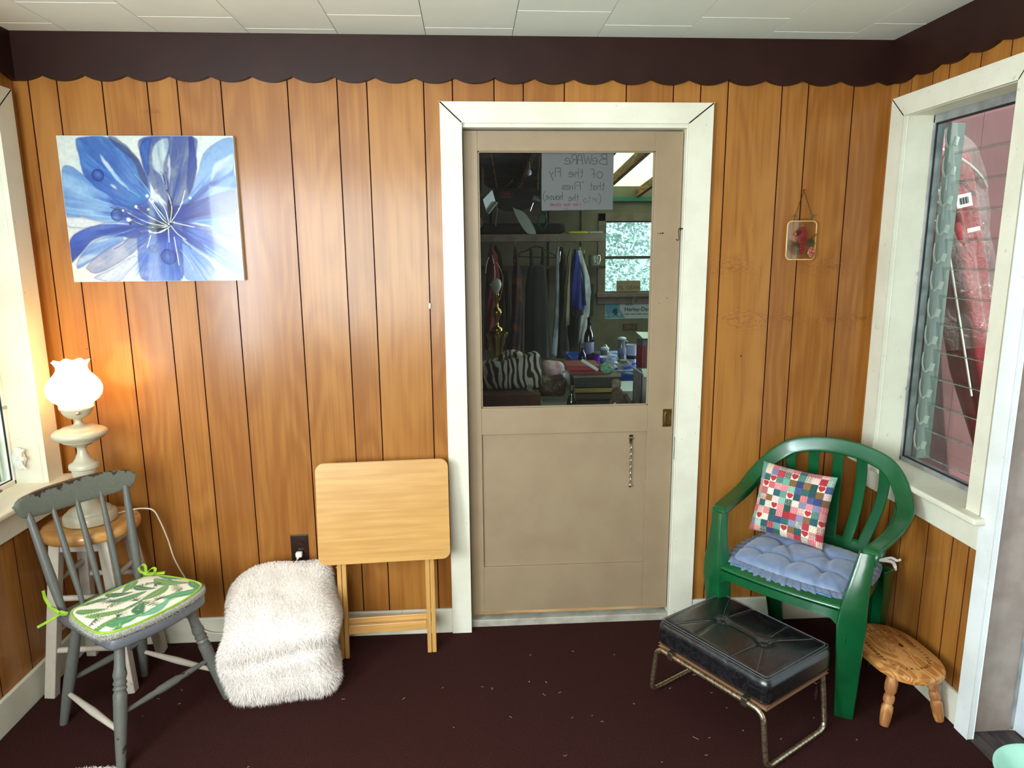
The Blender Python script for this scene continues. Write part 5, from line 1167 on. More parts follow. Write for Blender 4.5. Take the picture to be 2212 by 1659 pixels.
# ================================================================== outside the right window: siding, rolled beach umbrella
M_side = plain('mauve_siding_paint', (138, 92, 97), .6, c2=(130, 86, 90), ns=5)
mb = MB(); y0 = .62
for k in range(18): mb.box(1.52+k*.203, 1.52+k*.203+.2015, y0, y0+.02, -.2, 2.9)
mb.box(1.5, 5.2, y0+.015, y0+.05, -.2, 2.9); tag(mb.build('neighbour_siding', M_side, smooth=0), 'mauve board siding of the outer wall seen through the right window', 'siding')['kind'] = 'structure'
tag(MB().box(2.10, 2.165, y0-.020, y0-.001, -.2, 2.9).build('siding_batten', plain('dark_batten_brown', (84, 50, 52), .6), smooth=0, bevel=.002), 'narrow darker vertical batten on the mauve siding behind the red umbrella', 'batten')['kind'] = 'structure'  # batten has its own brown, darker than the mauve boards
um = thing('beach_umbrella', 'rolled red beach umbrella in a clear plastic sleeve leaning outside the right window', 'umbrella', (0, 0, 0))
ua, ub = Vector((2.40, .30, .28)), Vector((2.02, .46, 2.03)); ud = ub-ua
Mu = Matrix.Translation(ua)@ud.to_track_quat('Z', 'Y').to_matrix().to_4x4(); LU = ud.length
def umb(u, v):
    a = 2*math.pi*u; z = v*LU; r_ = (.026+.084*min(1, v/.42)) if v < .42 else .110-.010*(v-.42)
    if v > .93: r_ *= max(.12, 1-((v-.93)/.07)**2*.85)
    r_ *= 1+.16*math.sin(4*a+3*v)+.05*math.sin(9*a-5*v); return Mu@Vector((r_*math.cos(a), r_*.8*math.sin(a), z))
mb = MB(); mb.grid(72, 60, umb, wu=True); mb.build('folded_canopy', plain('crimson_fabric', (160, 22, 42), .6, c2=(136, 16, 34), ns=20, sheen=.3), um, smooth=180)
def slv(u, v):
    a = 2*math.pi*u; z = LU*(.48+.54*v); r_ = .136*(1+.07*math.sin(5*a+9*v)+.05*math.sin(3*a-14*v)+.03*math.sin(31*v+2*a)); r_ *= (1-max(0, (v-.86)/.14)**1.6*.75)
    return Mu@Vector((r_*math.cos(a), r_*math.sin(a), z))
b = NB('crinkled_clear_plastic'); b.n.remove(b.p); nz = b.noise(b.vm(b.tc(), (1, 1, .6)), 30, 4, .6, 1.5); bp_ = b.new('ShaderNodeBump'); bp_.inputs['Strength'].default_value = 1; bp_.inputs['Distance'].default_value = .02; b.link(nz, bp_.inputs['Height'])
tr = b.new('ShaderNodeBsdfTransparent'); g2 = b.new('ShaderNodeBsdfGlossy'); g2.inputs['Roughness'].default_value = .12; b.link(bp_.outputs[0], g2.inputs['Normal']); df = b.new('ShaderNodeBsdfDiffuse'); df.inputs[0].default_value = (.85, .8, .82, 1); b.link(bp_.outputs[0], df.inputs['Normal'])
m1 = b.new('ShaderNodeMixShader'); m1.inputs[0].default_value = .35; b.link(df.outputs[0], m1.inputs[1]); b.link(g2.outputs[0], m1.inputs[2]); m2 = b.new('ShaderNodeMixShader'); m2.inputs[0].default_value = .19; b.link(tr.outputs[0], m2.inputs[1]); b.link(m1.outputs[0], m2.inputs[2]); b.link(m2.outputs[0], b.out.inputs[0]); M_film = b.m
mb = MB(); mb.grid(64, 70, slv, wu=True); mb.build('plastic_sleeve', M_film, um, smooth=180)
M_wpole = plain('white_pole', (236, 232, 228), .35)
_cv = Mu.inverted()@Vector((-.0884, -2.6551, 1.5527)); ACAM = math.atan2(_cv.y, _cv.x)
def up_(r_, a, v): return Mu@Vector((r_*math.cos(a), r_*math.sin(a), v*LU))
mb = MB(); mb.tube([up_(.128, ACAM-.25, t) for t in [.36+.52*k/14 for k in range(15)]], .0050, 8); mb.build('white_rib', M_wpole, um)
mb = MB(); mb.tube([up_(.0, 0, -.12), up_(0, 0, .3)], .014, 12); mb.build('pole', M_wpole, um)
mb = MB(); mb.tube([up_(.142-.05*t, ACAM+1.5-2.4*t, .86+.135*math.sin(t*1.57)) for t in [k/10 for k in range(11)]], .0055, 6); mb.build('sleeve_hem', M_wpole, um)
q0 = up_(.150, ACAM+.35, .84); mb = MB(); ez_ = (Mu.to_3x3()@Vector((0, 0, 1))).normalized(); ex_ = (Mu.to_3x3()@Vector((-math.sin(ACAM+.35), math.cos(ACAM+.35), 0))).normalized(); en_ = (Mu.to_3x3()@Vector((math.cos(ACAM+.35), math.sin(ACAM+.35), 0))).normalized()
mb.add([q0-ex_*.03-ez_*.028, q0+ex_*.03-ez_*.028, q0+ex_*.03+ez_*.028, q0-ex_*.03+ez_*.028], [(0, 1, 2, 3)])
M_stk = plain('white_sticker', (240, 238, 232), .5); sk = mb.build('price_sticker', M_stk, um, smooth=0); q1 = q0-ez_*.13+ex_*.02; MB().add([q1-ex_*.025-ez_*.009, q1+ex_*.025-ez_*.009, q1+ex_*.025+ez_*.009, q1-ex_*.025+ez_*.009], [(0, 1, 2, 3)]).build('price_sticker', M_stk, um, smooth=0); mb = MB()
for k in range(11): x_ = -.018+k*.0034; p = q0+ex_*x_+en_*.0008; w2_ = .0005+.0006*(k % 3); mb.add([p-ex_*w2_-ez_*.014, p+ex_*w2_-ez_*.014, p+ex_*w2_+ez_*.014, p-ex_*w2_+ez_*.014], [(0, 1, 2, 3)])
mb.build('barcode', M_dark, sk, smooth=0)
struct(MB().box(-9, 12, -9, 14, -.32, -.22).build('ground', plain('outside_ground', (120, 124, 104), .9, c2=(92, 104, 76), ns=3), smooth=0))
# ================================================================== handwritten paper behind the door glass (read from the garage side)
GL = {'B': [[(0, 0), (.05, 1)], [(0, 1), (.35, .98), (.5, .8), (.3, .58), (.04, .52)], [(.04, .52), (.5, .45), (.62, .2), (.4, .02), (-.05, 0)]],
 'e': [[(.05, .3), (.4, .34), (.42, .5), (.25, .6), (.08, .5), (.04, .25), (.15, .05), (.35, .03), (.5, .12)]], 'w': [[(0, .9), (.15, 0), (.3, .6), (.45, 0), (.62, .9)]],
 'W': [[(0, .95), (.15, 0), (.32, .75), (.48, 0), (.66, .95)]], 'A': [[(0, 0), (.1, .8), (.25, .9), (.38, .8), (.42, 0)], [(.04, .4), (.42, .42)]], 'R': [[(0, 0), (.04, .9), (.3, .9), (.4, .72), (.3, .5), (.04, .46)], [(.2, .46), (.5, 0)]],
 ':': [[(.1, .68), (.14, .7)], [(.1, .22), (.14, .24)]], 'O': [[(.25, .8), (.05, .65), (0, .35), (.12, .08), (.32, .02), (.5, .2), (.5, .55), (.38, .76), (.22, .8)]],
 'f': [[(.4, 1.05), (.25, 1.1), (.12, .95), (.1, 0)], [(0, .5), (.3, .5)]], 't': [[(.15, 1.0), (.16, .1), (.3, 0)], [(0, .62), (.34, .64)]], 'h': [[(.03, 1.05), (.03, 0)], [(.03, .4), (.2, .56), (.34, .45), (.36, 0)]],
 'F': [[(.03, 0), (.06, 1)], [(.03, 1), (.45, 1.03)], [(.03, .55), (.36, .58)]], 'l': [[(.06, 1.05), (.06, 0)]], 'y': [[(0, .6), (.18, .22)], [(.4, .62), (.2, .1), (.02, -.5)]],
 'a': [[(.36, .5), (.15, .55), (.02, .35), (.05, .08), (.2, .02), (.34, .2), (.37, .5), (.38, .05), (.46, .02)]], '"': [[(.02, 1.1), (.04, .9)], [(.12, 1.1), (.13, .92)]], "'": [[(.05, 1.1), (.05, .92)]],
 'i': [[(.06, .58), (.06, 0)], [(.06, .8), (.07, .83)]], 's': [[(.32, .52), (.1, .55), (.08, .36), (.3, .26), (.28, .06), (.02, .04)]], '(': [[(.3, 1.25), (.08, .85), (.03, .3), (.15, -.1), (.35, -.25)]],
 ')': [[(.05, 1.25), (.25, .8), (.28, .3), (.18, -.1), (0, -.25)]], 'n': [[(.02, .55), (.03, 0)], [(.03, .38), (.18, .55), (.32, .42), (.33, 0)]], 'o': [[(.2, .55), (.03, .42), (.04, .1), (.2, 0), (.36, .14), (.35, .44), (.2, .55)]],
 'u': [[(.02, .55), (.05, .1), (.2, 0), (.32, .14), (.34, .55), (.36, .0)]], 'K': [[(.02, 0), (.03, 1)], [(.42, .9), (.05, .42), (.44, 0)]], 'p': [[(.03, .55), (.02, -.4)], [(.03, .45), (.25, .56), (.36, .36), (.25, .06), (.04, .1)]],
 'd': [[(.34, .45), (.12, .55), (.02, .3), (.1, .03), (.3, .06), (.34, .3), (.35, 1.05), (.36, 0)]], 'r': [[(.03, .55), (.04, 0)], [(.04, .36), (.18, .54), (.3, .5)]], 'c': [[(.34, .5), (.15, .56), (.03, .35), (.08, .06), (.22, 0), (.36, .1)]]}
paper = thing('paper_sign', 'white handwritten paper sign taped behind the door glass, its letters reading backwards', 'sign', (0, 0, 0))
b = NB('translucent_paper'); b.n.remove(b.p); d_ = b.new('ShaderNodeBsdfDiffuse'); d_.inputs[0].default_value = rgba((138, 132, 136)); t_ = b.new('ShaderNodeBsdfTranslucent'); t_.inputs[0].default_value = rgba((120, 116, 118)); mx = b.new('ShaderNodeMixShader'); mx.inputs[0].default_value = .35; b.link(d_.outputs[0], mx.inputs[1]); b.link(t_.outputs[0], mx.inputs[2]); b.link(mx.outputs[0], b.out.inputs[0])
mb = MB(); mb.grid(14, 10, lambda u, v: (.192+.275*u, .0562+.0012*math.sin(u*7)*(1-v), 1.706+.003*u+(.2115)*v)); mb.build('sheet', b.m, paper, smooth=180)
M_ink = plain('dark_marker', (40, 26, 32), .7); M_redink = plain('red_marker', (150, 30, 40), .7)
def hand(mb, s_, Xr, Xl, Yb, hgt, wdt=.0017):
    k = 1.615e-4; adv = {'W': .85, 'B': .85, 'i': .25, 'l': .25, '"': .3, "'": .15, ':': .5, ' ': .45, '(': .5, ')': .4, 'O': .8}; tot = sum(adv.get(c, .55) for c in s_); sc_x = (Xr-Xl)*k/tot; x = 0
    for c in s_:
        if c in GL:
            for st_ in GL[c]:
                P2 = smoothpath([(p[0]*sc_x*1.15, p[1]*hgt*k, 0) for p in st_], 3) if len(st_) > 2 else [Vector((p[0]*sc_x*1.15, p[1]*hgt*k, 0)) for p in st_]
                X0 = .4665-((1925-Xr)*k+x); mb.tube([(X0-p.x, .0558, 1.9185-(Yb-100)*k+p.y) for p in P2], wdt/2, 5)
        x += adv.get(c, .55)*sc_x
mb = MB(); hand(mb, 'BeWARe', 1770, 765, 365, 235); hand(mb, ':', 650, 560, 310, 160); hand(mb, 'Of', 1665, 1370, 680, 190); hand(mb, 'the', 1215, 860, 655, 190); hand(mb, 'Fly', 680, 380, 640, 190); hand(mb, 'that', 1725, 1340, 945, 170); hand(mb, '"Flies', 1220, 670, 935, 165); hand(mb, '(into', 1640, 1200, 1230, 165); hand(mb, 'the', 1105, 865, 1195, 150); hand(mb, 'house)', 725, 255, 1165, 160)
mb.tube([(.4665-(1925-X)*1.615e-4, .0558, 1.9185-(Y-100)*1.615e-4) for X, Y in ((850, 1340), (845, 1370), (810, 1392), (765, 1388))], .0005, 5)
mb.build('handwriting', M_ink, paper)
mb = MB(); hand(mb, 'Keep slider door closed', 1410, 425, 1308, 75, .0013); mb.build('handwriting', M_redink, paper)

# ================================================================== garage shell seen through the door
GX0, GX1, GY0, GY1, GZ = -1.2, 3.4, .105, 6.05, -.12
M_gw = plain('garage_wall_taupe', (112, 102, 90), .8, c2=(96, 88, 76), ns=5); M_gw2 = plain('garage_wall_left', (96, 92, 74), .8)
def roofz(y): return 2.205+(GY1-y)*.085
mb = MB(); mb.box(GX0, 1.60, GY1, GY1+.1, GZ, 3); mb.box(2.30, GX1, GY1, GY1+.1, GZ, 3); mb.box(1.6, 2.3, GY1, GY1+.1, GZ, 1.035); mb.box(1.6, 2.3, GY1, GY1+.1, 1.912, 3)
for x in (-.6, .2, .9, 1.30): mb.box(x, x+.04, GY1-.035, GY1, GZ, 2.2)
struct(mb.build('wall_garage_far', M_gw, smooth=0)); 
mb = MB(); mb.box(GX0-.1, GX0, GY0, GY1, GZ, 3.0); struct(mb.build('wall_garage_left', M_gw2, smooth=0))
mb = MB(); mb.box(GX1, GX1+.1, .66, GY1, GZ, .9); mb.box(GX1, GX1+.1, .66, GY1, 2.05, 3.0); mb.box(GX1, GX1+.1, .66, 1.6, .9, 2.05); mb.box(GX1, GX1+.1, 3.4, GY1, .9, 2.05); mb.box(1.62, GX1, .64, .74, GZ, 3.0); mb.box(1.60, 1.70, GY0, .74, GZ, 3.0); mb.box(GX0, 1.62, GY0-.003, GY0+.02, 2.1, 3.05); mb.box(GX0, -.35, GY0-.003, GY0+.02, GZ, 3.0); mb.box(.95, 1.62, GY0-.003, GY0+.02, GZ, 3.0)
struct(mb.build('wall_garage_right', M_gw, smooth=0))
struct(MB().box(GX0-.1, GX1+.1, GY0+.02, GY1+.1, GZ-.08, GZ).build('floor_garage', plain('stained_concrete', (92, 86, 80), .8, c2=(64, 58, 54), ns=6), smooth=0))
# roof: dark boards on the left, translucent corrugated sheets on the right, rafters below
M_rb = wood('dark_roof_board', (84, 76, 68), (48, 42, 38), 0, 30, .8); M_raf = wood('rough_rafter', (150, 96, 50), (92, 56, 30), 1, 30, .8)
mb = MB(); y = GY0
while y < GY1+.1:
    a, c = roofz(y)+.10, roofz(y+.14)+.10; mb.add([(GX0-.1, y, a), (1.33, y, a), (1.33, y+.128, c), (GX0-.1, y+.128, c), (GX0-.1, y, a+.02), (1.33, y, a+.02), (1.33, y+.128, c+.02), (GX0-.1, y+.128, c+.02)], [(0, 1, 2, 3), (4, 5, 6, 7), (0, 1, 5, 4), (2, 3, 7, 6), (1, 2, 6, 5)]); y += .14
mb.add([(GX0-.1, GY0, roofz(GY0)+.125), (1.33, GY0, roofz(GY0)+.125), (1.33, GY1+.2, roofz(GY1)+.125), (GX0-.1, GY1+.2, roofz(GY1)+.125)], [(0, 1, 2, 3)]); mb.box(GX0, 1.62, GY0-.02, GY0+.02, 2.5, 3.0)
struct(mb.build('ceiling_garage', M_rb, smooth=0))
b = NB('translucent_green_sheet'); b.n.remove(b.p); t_ = b.new('ShaderNodeBsdfTranslucent'); t_.inputs[0].default_value = rgba((190, 218, 168)); d_ = b.new('ShaderNodeBsdfDiffuse'); d_.inputs[0].default_value = rgba((220, 240, 190)); mx = b.new('ShaderNodeMixShader'); mx.inputs[0].default_value = .15; b.link(t_.outputs[0], mx.inputs[1]); b.link(d_.outputs[0], mx.inputs[2]); b.link(mx.outputs[0], b.out.inputs[0])
mb = MB(); NYc = 400; mb.grid(2, NYc, lambda u, v: (1.33+(GX1-1.33+.1)*u, .66+(GY1-.5)*v, roofz(.66+(GY1-.5)*v)+.125+.010*math.sin(v*(GY1-.5)/.076*2*math.pi*.5)))
o = mb.build('trim_5', b.m, smooth=180); struct(o, 'translucent corrugated roof sheet of the garage')
for i, x in enumerate((-.72, -.12, .48, 1.08, 1.50, 1.98, 2.46, 2.95)):
    mb = MB(); mb.add([(x, GY0+.02 if x < 1.6 else .75, roofz(GY0+.02 if x < 1.6 else .75)+.0), (x+.045, GY0+.02 if x < 1.6 else .75, roofz(GY0+.02 if x < 1.6 else .75)), (x+.045, GY1, roofz(GY1)), (x, GY1, roofz(GY1))]+[(x, GY0+.02 if x < 1.6 else .75, roofz(GY0+.02 if x < 1.6 else .75)+.095), (x+.045, GY0+.02 if x < 1.6 else .75, roofz(GY0+.02 if x < 1.6 else .75)+.095), (x+.045, GY1, roofz(GY1)+.095), (x, GY1, roofz(GY1)+.095)], [(3, 2, 1, 0), (4, 5, 6, 7), (0, 1, 5, 4), (1, 2, 6, 5), (2, 3, 7, 6), (3, 0, 4, 7)])
    struct(mb.build('trim_6' if i == 0 else 'trim_%d' % (6+i), M_raf, smooth=0), 'rough roof rafter of the garage')
struct(MB().box(GX0, GX1, GY1-.045, GY1-.001, 2.150, 2.205).build('trim_14', plain('teal_plate_paint', (40, 104, 92), .6), smooth=0, bevel=.002), 'teal painted wall plate of the garage')
# far window
w3 = bpy.data.objects.new('window_5', None); COL.objects.link(w3); struct(w3, 'bright sash window on the far garage wall')
M_gtrim = plain('dull_mauve_trim', (122, 102, 96), .6, c2=(104, 86, 80), ns=10)
mb = MB(); mb.box(1.515, 1.605, GY1-.02, GY1-.001, .995, 2.01); mb.box(2.295, 2.38, GY1-.02, GY1-.001, .995, 2.01); mb.box(1.515, 2.38, GY1-.02, GY1-.001, 1.914, 2.01); mb.box(1.52, 2.38, GY1-.02, GY1-.001, .892, .985); mb.box(1.50, 2.40, GY1-.08, GY1+.01, .985, 1.033)
mb.build('casing', M_gtrim, w3, smooth=0, bevel=.003)
mb = MB(); mb.box(1.6, 2.3, GY1+.03, GY1+.06, 1.452, 1.488); mb.box(1.6, 1.622, GY1+.03, GY1+.06, 1.035, 1.912); mb.box(2.278, 2.3, GY1+.03, GY1+.06, 1.035, 1.912); mb.box(1.6, 2.3, GY1+.03, GY1+.06, 1.035, 1.05); mb.box(1.6, 2.3, GY1+.03, GY1+.06, 1.9, 1.912); mb.build('sash', plain('dark_sash', (60, 62, 60), .5), w3, smooth=0)
MB().box(1.6, 2.3, GY1+.043, GY1+.046, 1.035, 1.912).build('glass_pane', M_lglass, w3, smooth=0)
# hedge behind it
hd = MB(); rh = random.Random(21)
for k in range(16000):
    x, z = rh.uniform(.6, 4.6), rh.uniform(.0, 3.9); y = 8.3+rh.gauss(0, .16)+.3*math.sin(x*2.3)*math.cos(z*2); s_ = rh.uniform(.03, .06); a, c = rh.uniform(0, 6.28), rh.uniform(-1.2, 1.2)
    d1 = Vector((math.cos(a)*math.cos(c), math.sin(c)*.8, math.sin(a)*math.cos(c)+.1)).normalized()*s_; d2_ = d1.orthogonal().normalized()*s_*.45; p = Vector((x, y, z)); hd.add([p-d1, p+d2_, p+d1, p-d2_], [(0, 1, 2, 3)])
b = NB('sunlit_leaves'); b.n.remove(b.p); nz = b.noise(b.tc(), 9, 3); cc = b.mix(b.ramp(nz, .35, .65), rgba((170, 214, 196)), rgba((222, 240, 244))); d_ = b.new('ShaderNodeBsdfDiffuse'); t_ = b.new('ShaderNodeBsdfTranslucent'); b.link(cc, d_.inputs[0]); b.link(cc, t_.inputs[0]); mx = b.new('ShaderNodeMixShader'); mx.inputs[0].default_value = .4; b.link(d_.outputs[0], mx.inputs[1]); b.link(t_.outputs[0], mx.inputs[2]); b.link(mx.outputs[0], b.out.inputs[0])
tag(hd.build('hedge', b.m, smooth=0), 'sunlit green foliage outside the far garage window', 'hedge', kind='stuff')

# ================================================================== garage contents
def simple(name, mb, m, label, cat, group=None, **kw): return tag(mb.build(name, m, **kw), label, cat, group)
M_shelf = plain('shelf_board_taupe', (132, 112, 98), .7, c2=(112, 94, 82), ns=9)
simple('wall_shelf', MB().box(-.30, 1.33, 4.60, 4.95, 1.652, 1.728), M_shelf, 'long taupe shelf board above the hanging clothes in the garage', 'shelf', smooth=0, bevel=.003)
simple('low_shelf', MB().box(-.30, 1.53, 5.60, 6.01, 1.345, 1.380), plain('dark_shelf', (58, 46, 36), .7), 'dark lower shelf on the far garage wall behind the clothes', 'shelf', smooth=0, bevel=.002)
# heap and bits on the shelf
mb = MB(); 
def heap(c, d, seed, amp=.25, n=22):
    def f(p, nn): q = math.sin(p.x*40+seed)*math.cos(p.z*50+seed*2)+math.sin(p.y*37+seed); return p*(1+amp*.3*q)
    m2 = MB(); m2.rbox(d, min(d)*.42, c, n, f); return m2
simple('cloth_heap', heap((.45, 4.76, 1.785), (.90, .26, .11), 1), plain('dark_brown_cloth', (24, 14, 10), .9), 'dark folded cloth lying along the shelf board in the garage', 'cloth', smooth=180)
simple('yellow_tool', MB().loft([(1.0+.22*t, 4.66, 1.742+.004*math.sin(t*6), .02, .02) for t in (0, 1)], 8).rbox((.22, .05, .026), .012, (1.02, 4.66, 1.742), 8) and MB().rbox((.215, .05, .026), .012, (1.045, 4.66, 1.742), 8), plain('yellow_plastic', (176, 170, 40), .5), 'flat yellow tool lying at the edge of the garage shelf', 'tool', smooth=180)
simple('grey_pipe', MB().tube([(1.16, 4.66, 1.741), (1.31, 4.66, 1.741)], .012, 10), plain('grey_pipe', (150, 150, 152), .4), 'short grey pipe at the right end of the garage shelf', 'pipe')
# garments hanging from nails on the shelf board
def nail_hook(x, y, z, par, nm='hanger_hook', m=M_chrome): return MB().tube(smoothpath([(x-.012, y, z+.012), (x-.006, y, z+.032), (x+.006, y, z+.03), (x+.006, y, z+.01), (x, y, z-.03)], 4), .0022, 6).build(nm, m, par)
def garment(name, label, cat, rows, mat, hook=None, ripple=.16, k=5, y=4.5, extra=None, group=None):
    t = thing(name, label, cat, (0, 0, 0), group=group)
    mb = MB(); R3 = []
    for a, c in zip(rows[:-1], rows[1:]):
        for q in range(6): s_ = q/6; R3.append(tuple(a[i]*(1-s_)+c[i]*s_ for i in range(5)))
    R3.append(rows[-1]); mb.loft(R3, 28, ripple, k, rh.random()*6); mb.build('fabric', mat, t, smooth=180)
    if hook: nail_hook(*hook, t)
    return t
fab = lambda nm, c, c2=None: plain(nm, c, .85, c2=c2 or tuple(int(v*.75) for v in c), ns=7, sheen=.3, bump=.2, bscale=120)
Y = 4.52
t = garment('red_jacket', 'crimson jacket with white piping hanging at the left end of the garage shelf', 'jacket', [(.135, Y, 1.60, .008, .01), (.150, Y, 1.52, .045, .05), (.155, Y, 1.3, .062, .07), (.135, Y, 1.1, .06, .07), (.12, Y, .9, .055, .07), (.10, Y, .55, .04, .06)], fab('crimson_jersey', (116, 14, 34)), (.135, 4.53, 1.655))
mb = MB(); mb.tube(smoothpath([(.112, Y-.05, 1.50), (.085, Y-.07, 1.42), (.078, Y-.07, 1.34)], 4), .004, 6); mb.tube(smoothpath([(.145, Y-.05, 1.52), (.165, Y-.075, 1.40), (.168, Y-.08, 1.30), (.140, Y-.08, 1.25), (.12, Y-.08, 1.22)], 4), .0045, 6); mb.build('piping', M_white, t)
garment('maroon_coat', 'dark maroon coat hanging just right of the crimson jacket', 'coat', [(.185, Y+.15, 1.62, .006, .01), (.205, Y+.15, 1.54, .035, .05), (.22, Y+.15, 1.3, .05, .06), (.22, Y+.15, .9, .06, .06), (.215, Y+.15, .5, .06, .06)], fab('maroon_wool', (38, 6, 8)))
garment('red_dress', 'long dark red dress hanging behind the brass lamp', 'dress', [(.290, Y+.30, 1.36, .03, .04), (.295, Y+.30, 1.2, .045, .05), (.295, Y+.30, .8, .05, .05), (.295, Y+.30, .45, .05, .05)], fab('dark_red_knit', (62, 8, 8)))
b = NB('paisley_print'); n = b.noise(b.tc(), 16, 3, .6, 2.5); c_ = b.mix(b.ramp(n, .42, .5), rgba((38, 22, 42)), rgba((60, 34, 40))); c_ = b.mix(b.ramp(b.noise(b.tc(), 5, 2), .55, .62), c_, rgba((96, 56, 34))); b.col(c_); b.set(rough=.8)
garment('paisley_robe', 'long purple and orange paisley robe hanging left of the empty-looking black hanger', 'robe', [(.385, Y, 1.60, .008, .02), (.39, Y, 1.45, .03, .05), (.40, Y, 1.3, .045, .06), (.40, Y, .9, .055, .06), (.385, Y, .5, .06, .06)], b.m, (.388, 4.53, 1.655))
h_ = thing('black_dress', 'dark sleeveless dress on a black plastic hanger in the middle of the garage rack', 'dress', (0, 0, 0))
mb = MB(); mb.tube(smoothpath([(.60, Y, 1.605), (.55, Y, 1.590), (.50, Y, 1.560), (.44, Y, 1.545), (.420, Y, 1.520), (.418, Y, 1.505), (.44, Y, 1.502), (.60, Y, 1.494), (.76, Y, 1.488), (.79, Y, 1.492), (.795, Y, 1.508), (.77, Y, 1.525), (.70, Y, 1.560), (.65, Y, 1.588), (.60, Y, 1.605)], 4), .0065, 8); hg = mb.build('hanger', plain('black_plastic', (18, 16, 14), .4), h_); nail_hook(.600, 4.53, 1.655, h_)
mb = MB(); M_drs = fab('near_black_brown', (18, 13, 10))
for x in (.545, .665): mb.loft([(x, Y, 1.598, .014, .012), (x+.004, Y, 1.5, .018, .014), (x+(.01 if x < .6 else -.004), Y, 1.40, .024, .016)], 12)
mb.loft([(.605, Y, 1.42, .070, .02), (.605, Y, 1.38, .088, .04), (.60, Y, 1.2, .11, .06), (.605, Y, .9, .125, .07), (.605, Y, .45, .135, .08)], 30, .08, 7); mb.build('fabric', M_drs, h_, smooth=180)
garment('grey_scarf', 'long narrow pale grey strip of fabric hanging right of the black hanger', 'scarf', [(.820, Y-.02, 1.60, .010, .01), (.812, Y-.02, 1.45, .018, .015), (.815, Y-.02, 1.2, .020, .015), (.81, Y-.02, .9, .024, .015), (.79, Y-.02, .62, .030, .015), (.785, Y-.02, .47, .026, .012)], fab('pale_grey_wool', (150, 158, 168)), (.815, 4.53, 1.655), .06)
garment('dark_coat', 'dark olive coat hanging between the grey scarf and the khaki shirt', 'coat', [(.875, Y+.12, 1.60, .012, .02), (.875, Y+.12, 1.5, .035, .05), (.875, Y+.12, .9, .05, .055), (.90, Y+.12, .43, .07, .055)], fab('dark_olive', (26, 26, 18)), None)
garment('khaki_shirt', 'khaki shirt hanging left of the blue jacket', 'shirt', [(.945, Y-.05, 1.58, .006, .02), (.930, Y-.05, 1.5, .016, .035), (.910, Y-.05, 1.2, .026, .04), (.905, Y-.05, .80, .030, .04)], fab('khaki', (128, 116, 92)), (.880, 4.50, 1.60))
t = garment('blue_jacket', 'bright blue jacket with dark hem hanging at the right of the garage rack', 'jacket', [(1.0, Y, 1.575, .014, .02), (1.005, Y, 1.5, .034, .05), (1.005, Y, 1.3, .062, .06), (1.015, Y, 1.1, .070, .07), (1.035, Y, .96, .062, .07)], fab('royal_blue', (22, 34, 130)), (1.0, 4.53, 1.655))
MB().loft([(1.035, Y, .962, .064, .072), (1.04, Y, .90, .056, .066)], 24, .1).build('hem_band', fab('brown_black', (36, 22, 18)), t, smooth=180)
MB().loft([(1.03, Y+.0, 1.50, .006, .03), (1.085, Y-.02, 1.3, .006, .04), (1.108, Y-.03, 1.0, .006, .04)], 12).build('light_blue_edge', fab('light_blue', (50, 90, 170)), t, smooth=180)
t = garment('white_shirt', 'white shirt with grey print hanging behind the blue jacket', 'shirt', [(1.06, 4.68, 1.56, .03, .03), (1.08, 4.68, 1.45, .04, .045), (1.12, 4.68, 1.28, .05, .045), (1.14, 4.68, 1.12, .055, .045), (1.13, 4.68, .9, .05, .045), (1.09, 4.68, .58, .03, .04)], fab('white_cotton', (186, 190, 196)), None)
garment('brown_trousers', 'brown-black trousers hanging below the blue jacket', 'trousers', [(1.03, 4.80, 1.2, .06, .05), (1.03, 4.80, .7, .06, .05), (1.02, 4.80, .40, .06, .05)], fab('brown_black_cloth', (34, 24, 20)), None)
sp_ = thing('metal_spatula', 'black-handled metal utensil hanging on the shelf board between the clothes', 'utensil', (.860, 4.585, 1.60)); MB().tube([(0, 0, 0), (-.004, 0, -.05)], .008, 8).build('handle', M_iron, sp_); MB().tube([(-.004, 0, -.05), (-.014, 0, -.16)], .004, 8).build('shaft', M_chrome, sp_)
# low-shelf glassware
pt_ = thing('glass_pitcher', 'glass pitcher with bright curved handle on the dark low shelf, left of the far window', 'pitcher', (1.400, 5.70, 1.381))
M_cg = glass_mat('clear_ware', (196, 206, 204), .25); M_cgs = plain('smoky_glassware', (120, 124, 124), .15, coat=.6)
mb = MB(); mb.lathe([(0, 0), (.050, 0), (.056, .03), (.058, .09), (.052, .10), (.056, .125), (.053, .125), (.050, .10), (.054, .03), (0, .006)], 28); mb.build('pitcher_body', M_cgs, pt_, smooth=60); MB().tube(smoothpath([(.05, -.01, .118), (.078, -.01, .115), (.080, -.01, .06), (.058, -.01, .012)], 5), .006, 8).build('handle', plain('shiny_handle', (240, 240, 236), .1, coat=1), pt_)
bp2 = thing('brass_candlestick', 'small brass candlestick on the dark low shelf beside the blue jacket', 'candlestick', (1.235, 5.70, 1.381)); MB().lathe([(0, 0), (.028, 0), (.026, .012), (.008, .02), (.012, .05), (.007, .08), (.010, .15), (.018, .165), (0, .166)], 20).build('stem', M_brass, bp2); MB().lathe([(0, .166), (.009, .166), (.009, .215), (0, .218)], 14).build('candle', plain('cream_candle', (196, 196, 150), .5), bp2)
bp3 = copy_tree(bp2); bp3.location = (1.30, 5.78, 1.381); bp3.scale = (.7, .7, .85); bp3['label'] = 'thinner brass candlestick on the low shelf, right of the taller one'; bp2['group'] = bp3['group'] = 'candlesticks on the low shelf'
